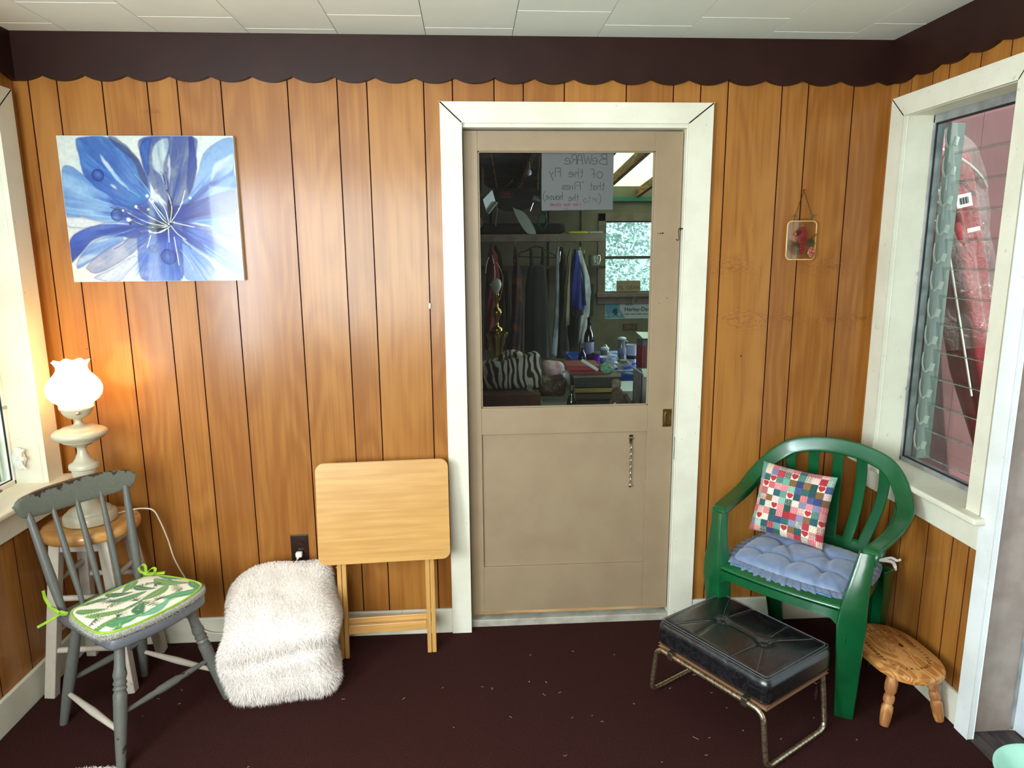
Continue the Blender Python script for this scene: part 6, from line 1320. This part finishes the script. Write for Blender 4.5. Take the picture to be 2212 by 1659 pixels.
# licence plate, banner, plaque, clips
lp2 = thing('licence_plate', 'brown licence plate standing on the sill of the far garage window', 'licence plate', (1.905, GY1-.035, 1.034)); mb = MB(); mb.prism(rrect(.305, .150, .016, 0, .076), 0, .002, 'y'); mb.build('plate', plain('tan_plate', (136, 112, 88), .5), lp2, smooth=0)
text('PL', .075, TR(-.095, -.001, .062)@RX(math.pi/2), plain('plate_letter', (84, 50, 40), .5), lp2, 'lettering', .0005); text('OEAN', .062, TR(.060, -.001, .062)@RX(math.pi/2), bpy.data.materials['plate_letter'], lp2, 'lettering', .0005)
MB().box(-.14, .14, -.0015, 0, .004, .014).build('bottom_band', M_dark, lp2, smooth=0)
for x in (-.09, .09): MB().lathe([(0, 0), (.006, 0), (.005, .002), (0, .002)], 10, (x, -.002, .138), M=RX(math.pi/2)).build('bolt', M_chrome, lp2)
bn = thing('banner', 'white and blue motorcycle banner pinned below the far garage window', 'banner', (0, GY1-.006, 0))
x0, x1, z0, z1 = 1.622, 2.300, .704, .898; nu, nv = 200, 70; UU, VV = np.meshgrid(np.linspace(0, 1, nu), np.linspace(0, 1, nv)); im2 = np.ones((nv, nu, 3))*np.array(lin((168, 170, 184)))
edge = .26+.10*sstep(1-VV, .25, 1); bl = sstep(edge-UU, 0, .006)*(UU > .008)*(VV > .06); im2 = blend(im2, (74, 126, 160), bl); im2 = blend(im2, (130, 170, 190), bl*sstep(fbm(UU*30, VV*9, 4), .5, .6)*sstep(1-VV, .45, .7))
rd = np.exp(-(((UU-.19)/.06)**2+((VV-.45)/.28)**2)); im2 = blend(im2, (22, 52, 76), bl*sstep(rd*fbm(UU*50, VV*16, 6)*2, .45, .62)); im2 = blend(im2, (80, 112, 140), sstep(.012-np.abs(UU-edge-.004), 0, .006)*.7)
mb = MB(); mb.grid(nu, nv, lambda u, v: (x0+(x1-x0)*u, 0, z0+(z1-z0)*v)); mb.c = im2.reshape(-1, 3).tolist(); mb.build('cloth', vcol('banner_print', .7), bn, smooth=0, col=True)
M_bk = plain('banner_black', (26, 26, 34), .6); text('Harley-Davidson', .071, TR(2.108, -.002, .822)@RX(math.pi/2), M_bk, bn, 'lettering', .0004, bold=.001); text('AMF', .05, TR(1.93, -.002, .882)@RX(math.pi/2), M_bk, bn, 'lettering', .0004)
mb = MB(); M_sc = plain('banner_script_blue', (50, 52, 110), .6)
for k in range(5):
    xx = 1.87+k*.078; mb.tube([(xx+.062*q/14, -.002, .762+.010*math.sin(q*1.9+k)) for q in range(15)], .0022, 5)
mb.build('script_line', M_sc, bn)
simple('wall_plaque', MB().box(1.857, 2.036, GY1-.018, GY1-.001, .566, .644), plain('wooden_plaque_brown', (96, 66, 40), .6, c2=(66, 42, 26), ns=20), 'small brown wooden plaque on the wall below the motorcycle banner', 'plaque', smooth=0, bevel=.003)
cl = MB(); cl.tube([(1.975+.018*math.cos(a), GY1-.03, .962+.020*math.sin(a)) for a in [2*math.pi*k/14 for k in range(14)]], .006, 6, True); cl.box(1.955, 1.985, GY1-.035, GY1-.022, .895, .945); cl.tube([(2.012+.014*math.cos(a), GY1-.03, .940+.014*math.sin(a)) for a in [2*math.pi*k/14 for k in range(14)]], .006, 6, True)
simple('bulldog_clip', cl, M_chrome, 'shiny spring clip holding the top of the motorcycle banner', 'clip')
mb = MB(); mb.box(1.40, 1.46, GY1-.06, GY1-.04, .75, 1.15); mb.tube([(1.415, GY1-.05, .75), (1.41, GY1-.05, .62), (1.37, GY1-.05, .60)], .010, 8); simple('folded_umbrella', mb, plain('dark_green_nylon', (34, 42, 28), .6), 'dark folded umbrella hanging on the far wall left of the banner', 'umbrella', smooth=0, bevel=.008)
# overhead: opener, gutter offcuts, rope, bulb
op = thing('door_opener', 'black garage door opener unit hanging under the roof boards', 'garage door opener', (0, 0, 0))
poly = cr([(.135, 2.04), (.25, 2.055), (.42, 2.055), (.50, 2.045), (.565, 2.01), (.56, 1.985), (.47, 1.985), (.44, 1.93), (.36, 1.905), (.24, 1.903), (.165, 1.93), (.14, 1.98)], 3)
mb = MB(); mb.prism(poly, 3.2, 3.46, 'y'); mb.build('housing', plain('black_housing', (20, 14, 12), .35), op, smooth=30, bevel=.006)
M_pk = plain('pink_logo', (170, 60, 86), .5)
mb = MB(); mb.tube([(x, 3.196, z) for x, z in rrect(.108, .030, .0145, .226, 2.017)], .0016, 5, True); mb.build('logo_outline', M_pk, op); text('GENIE', .024, TR(.226, 3.1955, 2.017)@RX(math.pi/2), M_pk, op, 'lettering', .0006, bold=.0005); text('POWERMAX', .0165, TR(.222, 3.1955, 1.990)@RX(math.pi/2), plain('logo_grey', (130, 128, 132), .5), op, 'lettering', .0006)
for P_ in ([(.19, 3.3, 2.05), (.28, 3.25, 2.13)], [(.16, 3.4, 2.05), (.10, 3.4, 2.42)], [(.5, 3.4, 2.05), (.52, 3.4, 2.42)]): MB().tube(P_, .007, 6).build('hanger_strap', M_raf, op)
def sheet(name, pts, th_, m, label, cat, y, tilt=0):
    mb = MB(); mb.prism(pts, y, y+th_, 'y'); return simple(name, mb, m, label, cat, smooth=0, bevel=.001)
M_vin = plain('white_vinyl_trim', (214, 222, 218), .4, c2=(196, 206, 200), ns=6)
gt = thing('gutter_piece', 'bent white vinyl gutter piece hanging at the upper left behind the door glass', 'gutter piece', (0, 0, 0))
mb = MB(); prof_ = [(-.014, 1.985), (.020, 2.020), (.058, 1.985), (.060, 1.98)]
P0 = [Vector((-.020, 2.20, 1.900)), Vector((.010, 2.17, 1.872)), Vector((.058, 2.20, 1.808)), Vector((.066, 2.22, 1.806))]; dv = Vector((.028, .05, .125)); P1 = [p+dv+Vector((.018*k/3, 0, -.03*k/3)) for k, p in enumerate(P0)]
P0 = [Vector((-.022, 2.22, 1.905)), Vector((.012, 2.17, 1.898)), Vector((.038, 2.20, 1.815)), Vector((.050, 2.17, 1.806))]; P1 = [Vector((.020, 2.30, 2.015)), Vector((.030, 2.25, 2.010)), Vector((.092, 2.28, 1.960)), Vector((.118, 2.25, 1.885))]
P1 = [Vector((.018, 2.30, 2.016)), Vector((.078, 2.25, 1.968)), Vector((.100, 2.28, 1.895)), Vector((.116, 2.25, 1.886))]
mb.add(P0+P1, [(0, 1, 5, 4), (1, 2, 6, 5), (2, 3, 7, 6)]); o = mb.build('bent_sheet', M_vin, gt, smooth=0, solid=.004)
MB().tube(smoothpath([(.106, 2.26, 1.885), (.110, 2.26, 1.862), (.112, 2.26, 1.83), (.104, 2.26, 1.78), (.100, 2.26, 1.73)], 4), .0022, 6).build('pull_string', plain('string_grey', (150, 150, 140), .8), gt)
sheet('white_panel_offcut', [(-.03, 1.735), (-.004, 1.715), (.010, 1.745), (.000, 1.780), (-.03, 1.80)], .01, M_vin, 'corner of a white panel at the left edge of the door glass', 'panel', 2.2)
bd = cr([(.245, 1.870), (.262, 1.862), (.300, 1.850), (.340, 1.820), (.380, 1.760), (.412, 1.690), (.395, 1.682), (.350, 1.688), (.310, 1.735), (.270, 1.805)], 4)
sheet('white_vinyl_strip', bd, .012, M_vin, 'curved torn white vinyl strip hanging below the garage door opener', 'vinyl strip', 2.6)
rp_ = MB(); rr4 = random.Random(3)
for k in range(16):
    a0 = rr4.uniform(0, 3); rp_.tube([(.505+.034*math.cos(a)+rr4.uniform(-.003, .003), 3.0+.03*math.sin(a0), 1.795+.065*math.sin(a+.4*math.sin(a0))+rr4.uniform(-.006, .006)) for a in [a0+2*math.pi*q/16 for q in range(16)]], .0045, 6, True)
rp_.tube([(.50, 3.0, 1.86), (.492, 3.0, 1.92), (.488, 3.0, 2.2)], .006, 6)
simple('rope_coil', rp_, plain('teal_green_rope', (16, 92, 78), .7, c2=(10, 60, 52), ns=60), 'coil of teal green rope hanging left of the paper sign', 'rope')
mb = MB(); mb.tube([(.43+.016*k, 3.1, 1.975-.0045*k) for k in range(9)], [.030+.004*math.sin(k*2.2) for k in range(9)], 12); simple('foil_duct', mb, plain('foil_grey', (140, 144, 146), .35, .6), 'crumpled grey foil duct beside the black opener', 'duct')
mb = MB(); mb.tube([(.455-.006*k, 3.16, 1.975-.016*k) for k in range(7)], .0035, 6); mb.build if 0 else None; simple('ball_chain', mb, M_chrome, 'short bead chain dangling from the garage door opener', 'chain')
bs_ = thing('bulb_socket', 'small clear light bulb under the roof boards in the garage', 'light bulb', (.445, 3.6, 2.235)); MB().lathe([(0, -.035), (.020, -.028), (.028, -.008), (.022, .012), (.012, .022), (0, .022)], 18).build('bulb', plain('pale_bulb', (222, 216, 236), .1, coat=1), bs_); MB().lathe([(0, .020), (.016, .020), (.016, .09), (0, .09)], 14).build('socket', M_chrome, bs_)
simple('straw_hat', heap((-.035, 2.05, 2.02), (.11, .10, .19), 4, .2), plain('dark_wicker', (52, 36, 24), .9), 'dark rounded wicker thing hanging at the upper left edge of the door glass', 'basket', smooth=180)
# near workbench and what stands on it
bt = thing('workbench', 'dark wooden workbench just behind the door in the garage', 'workbench', (.36, 1.25, GZ))
MB().box(-.75, .66, -.52, .40, .77, .80).build('top', plain('dark_bench_wood', (62, 44, 34), .6, c2=(44, 30, 24), ns=12), bt, smooth=0, bevel=.003)
for x, y in ((-.68, -.45), (.58, -.45), (-.68, .33), (.58, .33)): MB().box(x, x+.06, y, y+.06, 0, .77).build('leg', M_raf, bt, smooth=0)
BZ = .680
# brass lamp with bare bulb
bl2 = thing('brass_lamp', 'shadeless brass table lamp with harp and white bulb on the garage workbench', 'lamp', (.064, 1.34, BZ))
b = NB('polished_brass'); b.col(rgba((196, 160, 80))); b.set(rough=.16, metal=1); M_pb = b.m
mb = MB(); mb.lathe([(0, 0), (.055, 0), (.058, .02), (.045, .05), (.040, .12), (.030, .20), (.026, .235), (.040, .245), (.034, .255), (.028, .27), (.040, .33), (.052, .375), (.064, .400), (.066, .410), (.050, .420), (.034, .425), (.034, .435), (.030, .440), (.014, .45), (.010, .475), (.018, .50), (.028, .515), (.031, .53), (.026, .545), (.014, .555), (.010, .57), (.012, .585), (.013, .62), (.016, .63), (.013, .64), (0, .64)], 36); mb.build('lamp_base', M_pb, bl2, smooth=50)
mb = MB(); mb.lathe([(0, .725), (.012, .722), (.024, .712), (.030, .695), (.0295, .68), (.022, .66), (.014, .645), (.013, .64), (0, .64)], 28); mb.build('bulb', plain('frosted_bulb', (216, 222, 222), .3), bl2)
mb = MB(); mb.tube(smoothpath([(-.018, 0, .60), (-.034, 0, .66), (-.038, 0, .72), (-.030, 0, .76), (-.008, 0, .805), (0, 0, .812), (.008, 0, .805), (.030, 0, .76), (.038, 0, .72), (.034, 0, .66), (.018, 0, .60)], 4), .0018, 6); mb.build('harp', M_pb, bl2)
# brown carton, zebra bag
simple('brown_carton', MB().box(-.115, .272, .86, 1.25, BZ+.0005, .822), plain('brown_cardboard', (104, 62, 40), .85, c2=(84, 48, 30), ns=14), 'brown cardboard box under the zebra bag on the workbench', 'box', smooth=0, bevel=.004)
zb = thing('zebra_bag', 'zebra-striped fabric bag lying on the brown box in the garage', 'bag', (.118, 1.06, .823))
b = NB('zebra_print'); wv = b.new('ShaderNodeTexWave'); wv.bands_direction = 'X'; wv.inputs['Scale'].default_value = 10; wv.inputs['Distortion'].default_value = 8; wv.inputs['Detail'].default_value = 1.5; wv.inputs['Detail Scale'].default_value = 1.4; b.link(b.vm(b.tc(), (1, .5, .55), rot=(0, .25, 0)), wv.inputs[0])
b.col(b.mix(b.ramp(wv.outputs['Fac'], .46, .54), rgba((34, 24, 22)), rgba((188, 184, 178)))); b.set(rough=.8); M_zeb = b.m
def zf(p, nn):
    x, y, z = p; z2 = z+(.035*max(0, (x-.02)/.15)-.020*max(0, -(x)/.17))*(1 if z > 0 else 0)+.004*math.sin(x*60)*(z > 0); return Vector((x, y+.006*math.sin(x*40+z*20), z2))
mb = MB(); mb.rbox((.345, .16, .160), .035, (0, 0, .081), 30, zf); mb.build('bag_body', M_zeb, zb, smooth=180)
mb = MB(); mb.sweep(bez((-.07, .02, .120), (-.03, .05, .21), (.06, .05, .20), (.10, .03, .14), 20), [(0, 1, .1)]*21, .08, .02); mb.build('flap', M_zeb, zb, smooth=60)
mb = MB(); mb.sweep(smoothpath([(.095, -.085, .02), (.12, -.145, -.012), (.155, -.20, -.050)], 6), [(.6, -.3, .6)]*13, .026, .003); mb.build('strap', plain('grey_webbing', (150, 148, 140), .8), zb, smooth=60)
# pink cloth, basket, papers
simple('pink_scarf', heap((.395, 1.34, .865), (.125, .12, .10), 7, .45, 26), plain('pink_cotton', (214, 156, 178), .8, c2=(226, 206, 214), ns=30), 'crumpled pink cloth between the zebra bag and the red books', 'cloth', smooth=180)
simple('foil_bag', heap((.448, 1.18, .850), (.05, .05, .08), 3, .6, 20), plain('silver_foil', (190, 198, 206), .25, .15), 'small crumpled silver foil bag beside the brown fabric heap', 'bag', smooth=180)
simple('brown_fur_bag', heap((.355, 1.12, .815), (.175, .16, .105), 5, .35, 30), plain('glossy_dark_brown', (52, 34, 22), .35, c2=(88, 62, 40), ns=60, bump=.6, bscale=90, bdist=.01), 'glossy dark brown bundle right of the zebra bag', 'bundle', smooth=180)
rk = random.Random(2)
PPL = ['grey magazine at the bottom of the pile left of the books', 'grey magazine second from the bottom of that workbench pile', 'grey magazine in the middle of that workbench pile', 'grey magazine second from the top of that workbench pile', 'pale magazine on top of the pile below the brown bundle']
for k in range(5):
    mb = MB(); mb.box(-.095, .095, -.12, .12, 0, .0135); o = mb.build('magazine', plain('magazine_%d' % k, [(96, 92, 92), (120, 116, 116), (84, 80, 78), (110, 110, 108), (150, 154, 158)][k], .5), smooth=0, bevel=.002)
    o.location = (.360+rk.uniform(-.006, .006), .93, BZ+.0004+k*.0142); o.rotation_euler.z = rk.uniform(-.08, .08); tag(o, PPL[k], 'magazine', 'magazines stacked on the workbench')
# book stack
def book(x0, x1, y0, y1, z0, z1, c, pc, label, rz=0):
    w_, d_, h_ = x1-x0, y1-y0, z1-z0; t = thing('book', label, 'book', ((x0+x1)/2, (y0+y1)/2, z0), rz, 'books and boxes stacked on the workbench'); t_ = min(.004, h_*.15)
    mb = MB(); mb.box(-w_/2, w_/2, -d_/2, d_/2, 0, t_); mb.box(-w_/2, w_/2, -d_/2, d_/2, h_-t_, h_); mb.box(-w_/2, w_/2, -d_/2, -d_/2+t_, 0, h_); mb.build('cover', plain('cover_'+label[:12].replace(' ', '_'), c, .5), t, smooth=0)
    MB().box(-w_/2+.002, w_/2-.002, -d_/2+t_, d_/2-.003, t_, h_-t_).build('pages', plain('page_'+label[:12].replace(' ', '_'), pc, .8), t, smooth=0); return t
PG = (190, 182, 164)
book(.500, .700, 1.02, 1.28, BZ+.0004, .712, (120, 30, 36), PG, 'dark red book at the bottom of the tall stack')
book(.490, .700, 1.02, 1.28, .7126, .750, (54, 62, 58), PG, 'teal-grey thick book above the dark red one')
book(.480, .696, 1.02, 1.28, .7506, .789, (76, 62, 44), PG, 'brown book below the yellow one in the tall stack')
book(.476, .706, 1.02, 1.28, .7896, .821, (150, 134, 60), PG, 'dull yellow book in the middle of the tall stack')
t = thing('black_box', 'black speckled box on the dull yellow book', 'box', (.598, 1.15, .8216)); MB().box(-.13, .13, -.13, .13, 0, .056).build('box_body', plain('black_speckle', (30, 28, 26), .6, c2=(56, 52, 48), ns=160), t, smooth=0, bevel=.002); MB().box(-.132, .132, -.132, .132, .056, .0615).build('lid', plain('grey_lid', (126, 112, 96), .6), t, smooth=0)
book(.455, .640, 1.07, 1.30, .8838, .904, (130, 60, 60), (170, 140, 130), 'brownish red book under the bright red one', .03)
book(.445, .628, 1.08, 1.30, .9044, .928, (160, 40, 52), (176, 130, 124), 'bright red book on top of the tall stack', -.05)
simple('paper_roll', MB().tube([(.530, 1.12, .955), (.598, 1.02, .918)], .009, 10), plain('white_roll', (224, 232, 236), .4), 'small white rolled paper lying across the red books', 'paper roll')
def film(name, pts, label, y0=1.2):
    mb = MB(); mb.grid(18, 12, lambda u, v: (.620+.165*u+.01*math.sin(v*9), 1.26-.17*v+.012*math.sin(u*13), .888+.045*math.sin(math.pi*u)**.7*(1-v*.6)+.008*math.sin(u*17+v*11))); return simple(name, mb, M_film, label, 'plastic bag', smooth=180)
film('clear_bag', None, 'crumpled clear plastic bag on the black box beside the red books')
simple('green_bundle', heap((.655, 1.10, .908), (.07, .06, .05), 8, .5, 20), plain('green_mesh', (58, 104, 86), .5, c2=(120, 170, 150), ns=120), 'small green mesh bundle inside the clear plastic bag', 'bundle', smooth=180)
cpt = thing('enamel_cup', 'grey-beige cup at the right end of the black box', 'cup', (.742, 1.16, .8834)); MB().lathe([(0, 0), (.022, 0), (.030, .03), (.031, .035), (.028, .034), (.02, .004), (0, .004)], 22).build('cup_body', plain('beige_cup', (160, 146, 128), .4), cpt, smooth=60)
MB().box(-.06, .034, -.05, .05, -.0018, 0).build('saucer', M_white, cpt, smooth=0) if 0 else None
cpt.location = (.700, 1.23, .8836)
# carved figure, dark bottle, small white things
fg = thing('cloth_doll', 'small slumped cloth figure leaning against the book stack', 'figurine', (.676, .86, BZ))
M_doll = plain('doll_brown_cloth', (96, 80, 62), .9, c2=(66, 50, 38), ns=50, bump=.4); MB().loft([(.02, 0, .001, .05, .035), (.02, 0, .05, .052, .036), (.01, 0, .10, .044, .032), (-.002, .004, .15, .028, .024), (-.004, .004, .165, .018, .018)], 20, .08).build('body', M_doll, fg, smooth=180); MB().rbox((.050, .045, .055), .022, (-.008, .0, .188), 12).build('head', plain('doll_hood', (130, 118, 96), .9, c2=(94, 84, 66), ns=40), fg, smooth=180)
for s_ in (-1, 1): MB().tube([(.01+s_*.03, -.004, .135), (.012+s_*.05, -.02, .09), (.012+s_*.052, -.03, .05)], [.012, .011, .009], 10).build('arm', M_doll, fg); MB().tube([(.015+s_*.025, -.02, .02), (.018+s_*.05, -.07, .012)], [.015, .012], 10).build('leg', M_doll, fg)
dbt = thing('brown_bottle', 'dark brown glossy bottle in front of the book stack', 'bottle', (.425, .80, BZ)); MB().lathe([(0, 0), (.025, 0), (.027, .01), (.027, .10), (.020, .13), (.010, .15), (.010, .175), (0, .176)], 26).build('bottle_body', plain('brown_black_glass', (34, 20, 14), .08, coat=1), dbt, smooth=60); MB().lathe([(0, .174), (.0125, .174), (.0125, .196), (0, .197)], 18).build('cap', M_chrome, dbt)
for (x, y, r_, lb) in ((.372, .80, .018, 'small white plastic dome lying left of the brown bottle'), (.640, .755, .026, 'white rounded plastic dome at the bottom edge of the door glass')):
    o = MB().lathe([(0, 0), (r_, 0), (r_, r_*.5), (r_*.6, r_*.95), (0, r_*1.1)], 20).build('plastic_trinket', plain('white_cap_plastic', (196, 196, 200), .35), smooth=60); o.location = (x, y, BZ+.0005); tag(o, lb, 'trinket', 'white plastic domes on the workbench')
    if r_ > .02: o.scale = (1, 1, 4.0)
simple('white_letters', MB().box(.80, .96, 1.30, 1.62, BZ+.0006, BZ+.06), plain('white_paper_stack', (222, 230, 240), .6), 'stack of white envelopes at the right end of the workbench', 'paper', smooth=0, bevel=.003)
b2 = thing('open_carton', 'open white cardboard carton at the right side of the workbench', 'box', (.925, 1.15, BZ)); mb = MB(); 
for q in ((-.075, -.071, -.10, .10), (.071, .075, -.10, .10), (-.075, .075, -.10, -.096), (-.075, .075, .096, .10)): mb.box(q[0], q[1], q[2], q[3], 0.001, .205)
mb.build('carton_walls', plain('grey_white_carton', (158, 152, 150), .7, c2=(120, 104, 92), ns=8), b2, smooth=0); MB().obox((.0, -.12, .215), (.15, .07, .003), (.5, 0, 0)).build('flap', M_vin, b2, smooth=0); MB().obox((-.095, 0, .225), (.06, .19, .003), (0, .6, 0)).build('flap', M_vin, b2, smooth=0)
# far table with blue cloth
ft = thing('folding_table', 'long grey table under a shiny blue cloth further back in the garage', 'table', (1.05, 2.65, GZ)); MB().box(-.36, .60, -.46, .50, .80, .825).build('top', plain('grey_table', (150, 152, 166), .5), ft, smooth=0)
for x, y in ((-.32, -.42), (.53, -.42), (-.32, .44), (.53, .44)): MB().box(x, x+.04, y, y+.04, 0, .80).build('leg', M_alu, ft, smooth=0)
mb = MB(); mb.grid(60, 40, lambda u, v: (.695+.97*u, 2.15+1.02*v if v > .12 else 2.185-.03*(1-v/.12), (.708+.0025*math.sin(u*30)*math.sin(v*20)+.002) if v > .12 else .708-.10*(1-v/.12)+.004*math.sin(u*60)))
simple('blue_tablecloth', mb, plain('glossy_royal_blue', (14, 74, 176), .22, coat=.4), 'shiny royal blue cloth draped over the far garage table', 'tablecloth', smooth=180, solid=.002)
FZ = .7155
def bottle(name, label, x, y, prof, m, cat='bottle', extra=None):
    t = thing(name, label, cat, (x, y, FZ)); MB().lathe(prof, 26).build('glass_body', m, t, smooth=60)
    if extra: extra(t)
    return t
wb_ = bottle('wine_bottle', 'tall dark wine bottle on the blue tablecloth', .822, 2.6, [(0, 0), (.036, 0), (.0385, .01), (.0385, .19), (.030, .225), (.0145, .255), (.0135, .325), (.0155, .327), (.0155, .340), (0, .341)], plain('black_green_glass', (14, 16, 12), .06, coat=1)); MB().lathe([(.0388, .06), (.0390, .061), (.0390, .15), (.0388, .151)], 26).build('label', plain('lilac_label', (150, 150, 196), .5), wb_)
wv2 = bottle('dark_vase', 'short dark purple bottle just left of the wine bottle', .748, 2.45, [(0, 0), (.03, 0), (.034, .04), (.028, .08), (.012, .10), (.012, .125), (0, .126)], plain('dark_purple_glass', (40, 30, 70), .1, coat=1))
tb = bottle('purple_tumbler', 'bright purple plastic tumbler with black lid on the blue tablecloth', .822, 2.30, [(0, 0), (.022, 0), (.032, .095), (0, .096)], plain('purple_plastic', (118, 24, 190), .35), 'tumbler'); MB().lathe([(0, .094), (.036, .094), (.036, .104), (.02, .110), (0, .110)], 24).build('lid', M_dark, tb); MB().tube([(-.01, 0, .1), (-.035, 0, .10), (-.037, 0, .05), (-.028, 0, .03)], .003, 6).build('handle', M_dark, tb)
sg = bottle('sugar_jar', 'glass jar with white lid and loop handle on the far table', .968, 2.7, [(0, 0), (.030, 0), (.034, .02), (.034, .065), (.030, .072), (0, .073)], M_cgs, 'jar'); MB().lathe([(0, .072), (.034, .072), (.034, .088), (.02, .096), (0, .097)], 24).build('lid', plain('white_lid', (206, 212, 232), .3), sg); MB().tube([(.014*math.cos(a), 0, .095+.018*math.sin(a)) for a in [math.pi*k/8 for k in range(9)]], .003, 6).build('lid_handle', M_chrome, sg)
wbw = bottle('white_dish', 'low white dish with handles behind the purple tumbler', .945, 2.48, [(0, 0), (.045, 0), (.066, .035), (.068, .05), (.064, .05), (.04, .006), (0, .005)], plain('white_ceramic', (196, 200, 226), .25, coat=.5), 'dish'); MB().tube([(.068+.014*math.sin(a), 0, .035+.012*math.cos(a)) for a in [math.pi*k/8 for k in range(9)]], .004, 6).build('handle', bpy.data.materials['white_ceramic'], wbw)
gj = bottle('glass_carafe', 'tall glass carafe with pale lid on the far table', 1.080, 2.6, [(0, 0), (.028, 0), (.032, .02), (.032, .10), (.024, .13), (.026, .165), (0, .166)], M_cgs, 'carafe'); MB().lathe([(0, .166), (.032, .166), (.034, .176), (.02, .184), (0, .185)], 24).build('lid', bpy.data.materials['white_lid'], gj); MB().lathe([(.0325, .06), (.0330, .061), (.0330, .10), (.0325, .101)], 24).build('label', plain('grey_lilac_label', (130, 134, 166), .6), gj); MB().tube([(.026, 0, .155), (.045, 0, .150), (.043, 0, .12), (.03, 0, .115)], .003, 6).build('handle', M_chrome, gj)
wc = bottle('white_mug', 'large white mug with dark band at the right end of the far table', 1.135, 2.5, [(0, 0), (.036, 0), (.038, .01), (.045, .138), (.041, .138), (.034, .008), (0, .006)], bpy.data.materials['white_ceramic'], 'mug'); MB().lathe([(.0392, .03), (.0396, .031), (.0410, .068), (.0406, .069)], 26).build('dark_band', M_dark, wc); MB().tube(smoothpath([(.038, -.004, .060), (.062, -.004, .052), (.060, -.004, .022), (.038, -.004, .016)], 4), .004, 8).build('handle', bpy.data.materials['white_ceramic'], wc)
pb_ = bottle('white_bowl', 'shallow white bowl holding small dark things on the blue tablecloth', 1.025, 2.30, [(0, 0), (.035, 0), (.066, .026), (.070, .034), (.065, .033), (.03, .006), (0, .005)], bpy.data.materials['white_ceramic'], 'bowl')
o = heap((1.025, 2.30, FZ+.034), (.075, .06, .040), 9, .5, 18); simple('nut_pile', o, plain('dark_nuts', (48, 46, 44), .3, c2=(130, 134, 130), ns=120), 'small dark glossy things heaped in the shallow white bowl', 'nuts', smooth=180)['kind'] = 'stuff'
wm = thing('enamel_mug', 'white mug with lettering hanging on the wall behind the wine bottle', 'mug', (1.318, GY1-.055, .44)); MB().lathe([(0, 0), (.044, 0), (.052, .118), (.048, .118), (.040, .005), (0, .005)], 24).build('mug_body', plain('pale_enamel', (176, 178, 190), .35), wm, smooth=60); MB().tube([(.05, 0, .08), (.075, 0, .07), (.05, 0, .04)], .005, 8).build('handle', bpy.data.materials['pale_enamel'], wm)
mb = MB(); [mb.tube([(-.03+.06*q/9, -.053, zz+.004*math.sin(q*2.1)) for q in range(10)], .0018, 5) for zz in (.085, .06)]; mb.build('script_line', M_ink, wm)
wm.scale = (1.1, 1, 1.1); wm.location.z = .455
wbx = thing('tall_carton', 'tall grey carton with bright open top at the right edge of the door glass', 'box', (1.075, 1.80, .0)); MB().box(-.055, .09, -.08, .08, GZ+.001, .985).build('carton_body', plain('grey_carton', (120, 114, 112), .7), wbx, smooth=0, bevel=.003); MB().obox((.02, -.02, 1.008), (.17, .19, .004), (.1, .05, 0)).build('paper_top', plain('bright_paper', (236, 246, 250), .5), wbx, smooth=0); MB().box(-.0565, -.055, -.079, .079, .80, .94).build('red_print', plain('red_print', (176, 40, 56), .6), wbx, smooth=0); MB().box(-.05, -.035, -.0825, -.0802, .80, .95).build('red_print', bpy.data.materials['red_print'], wbx, smooth=0)
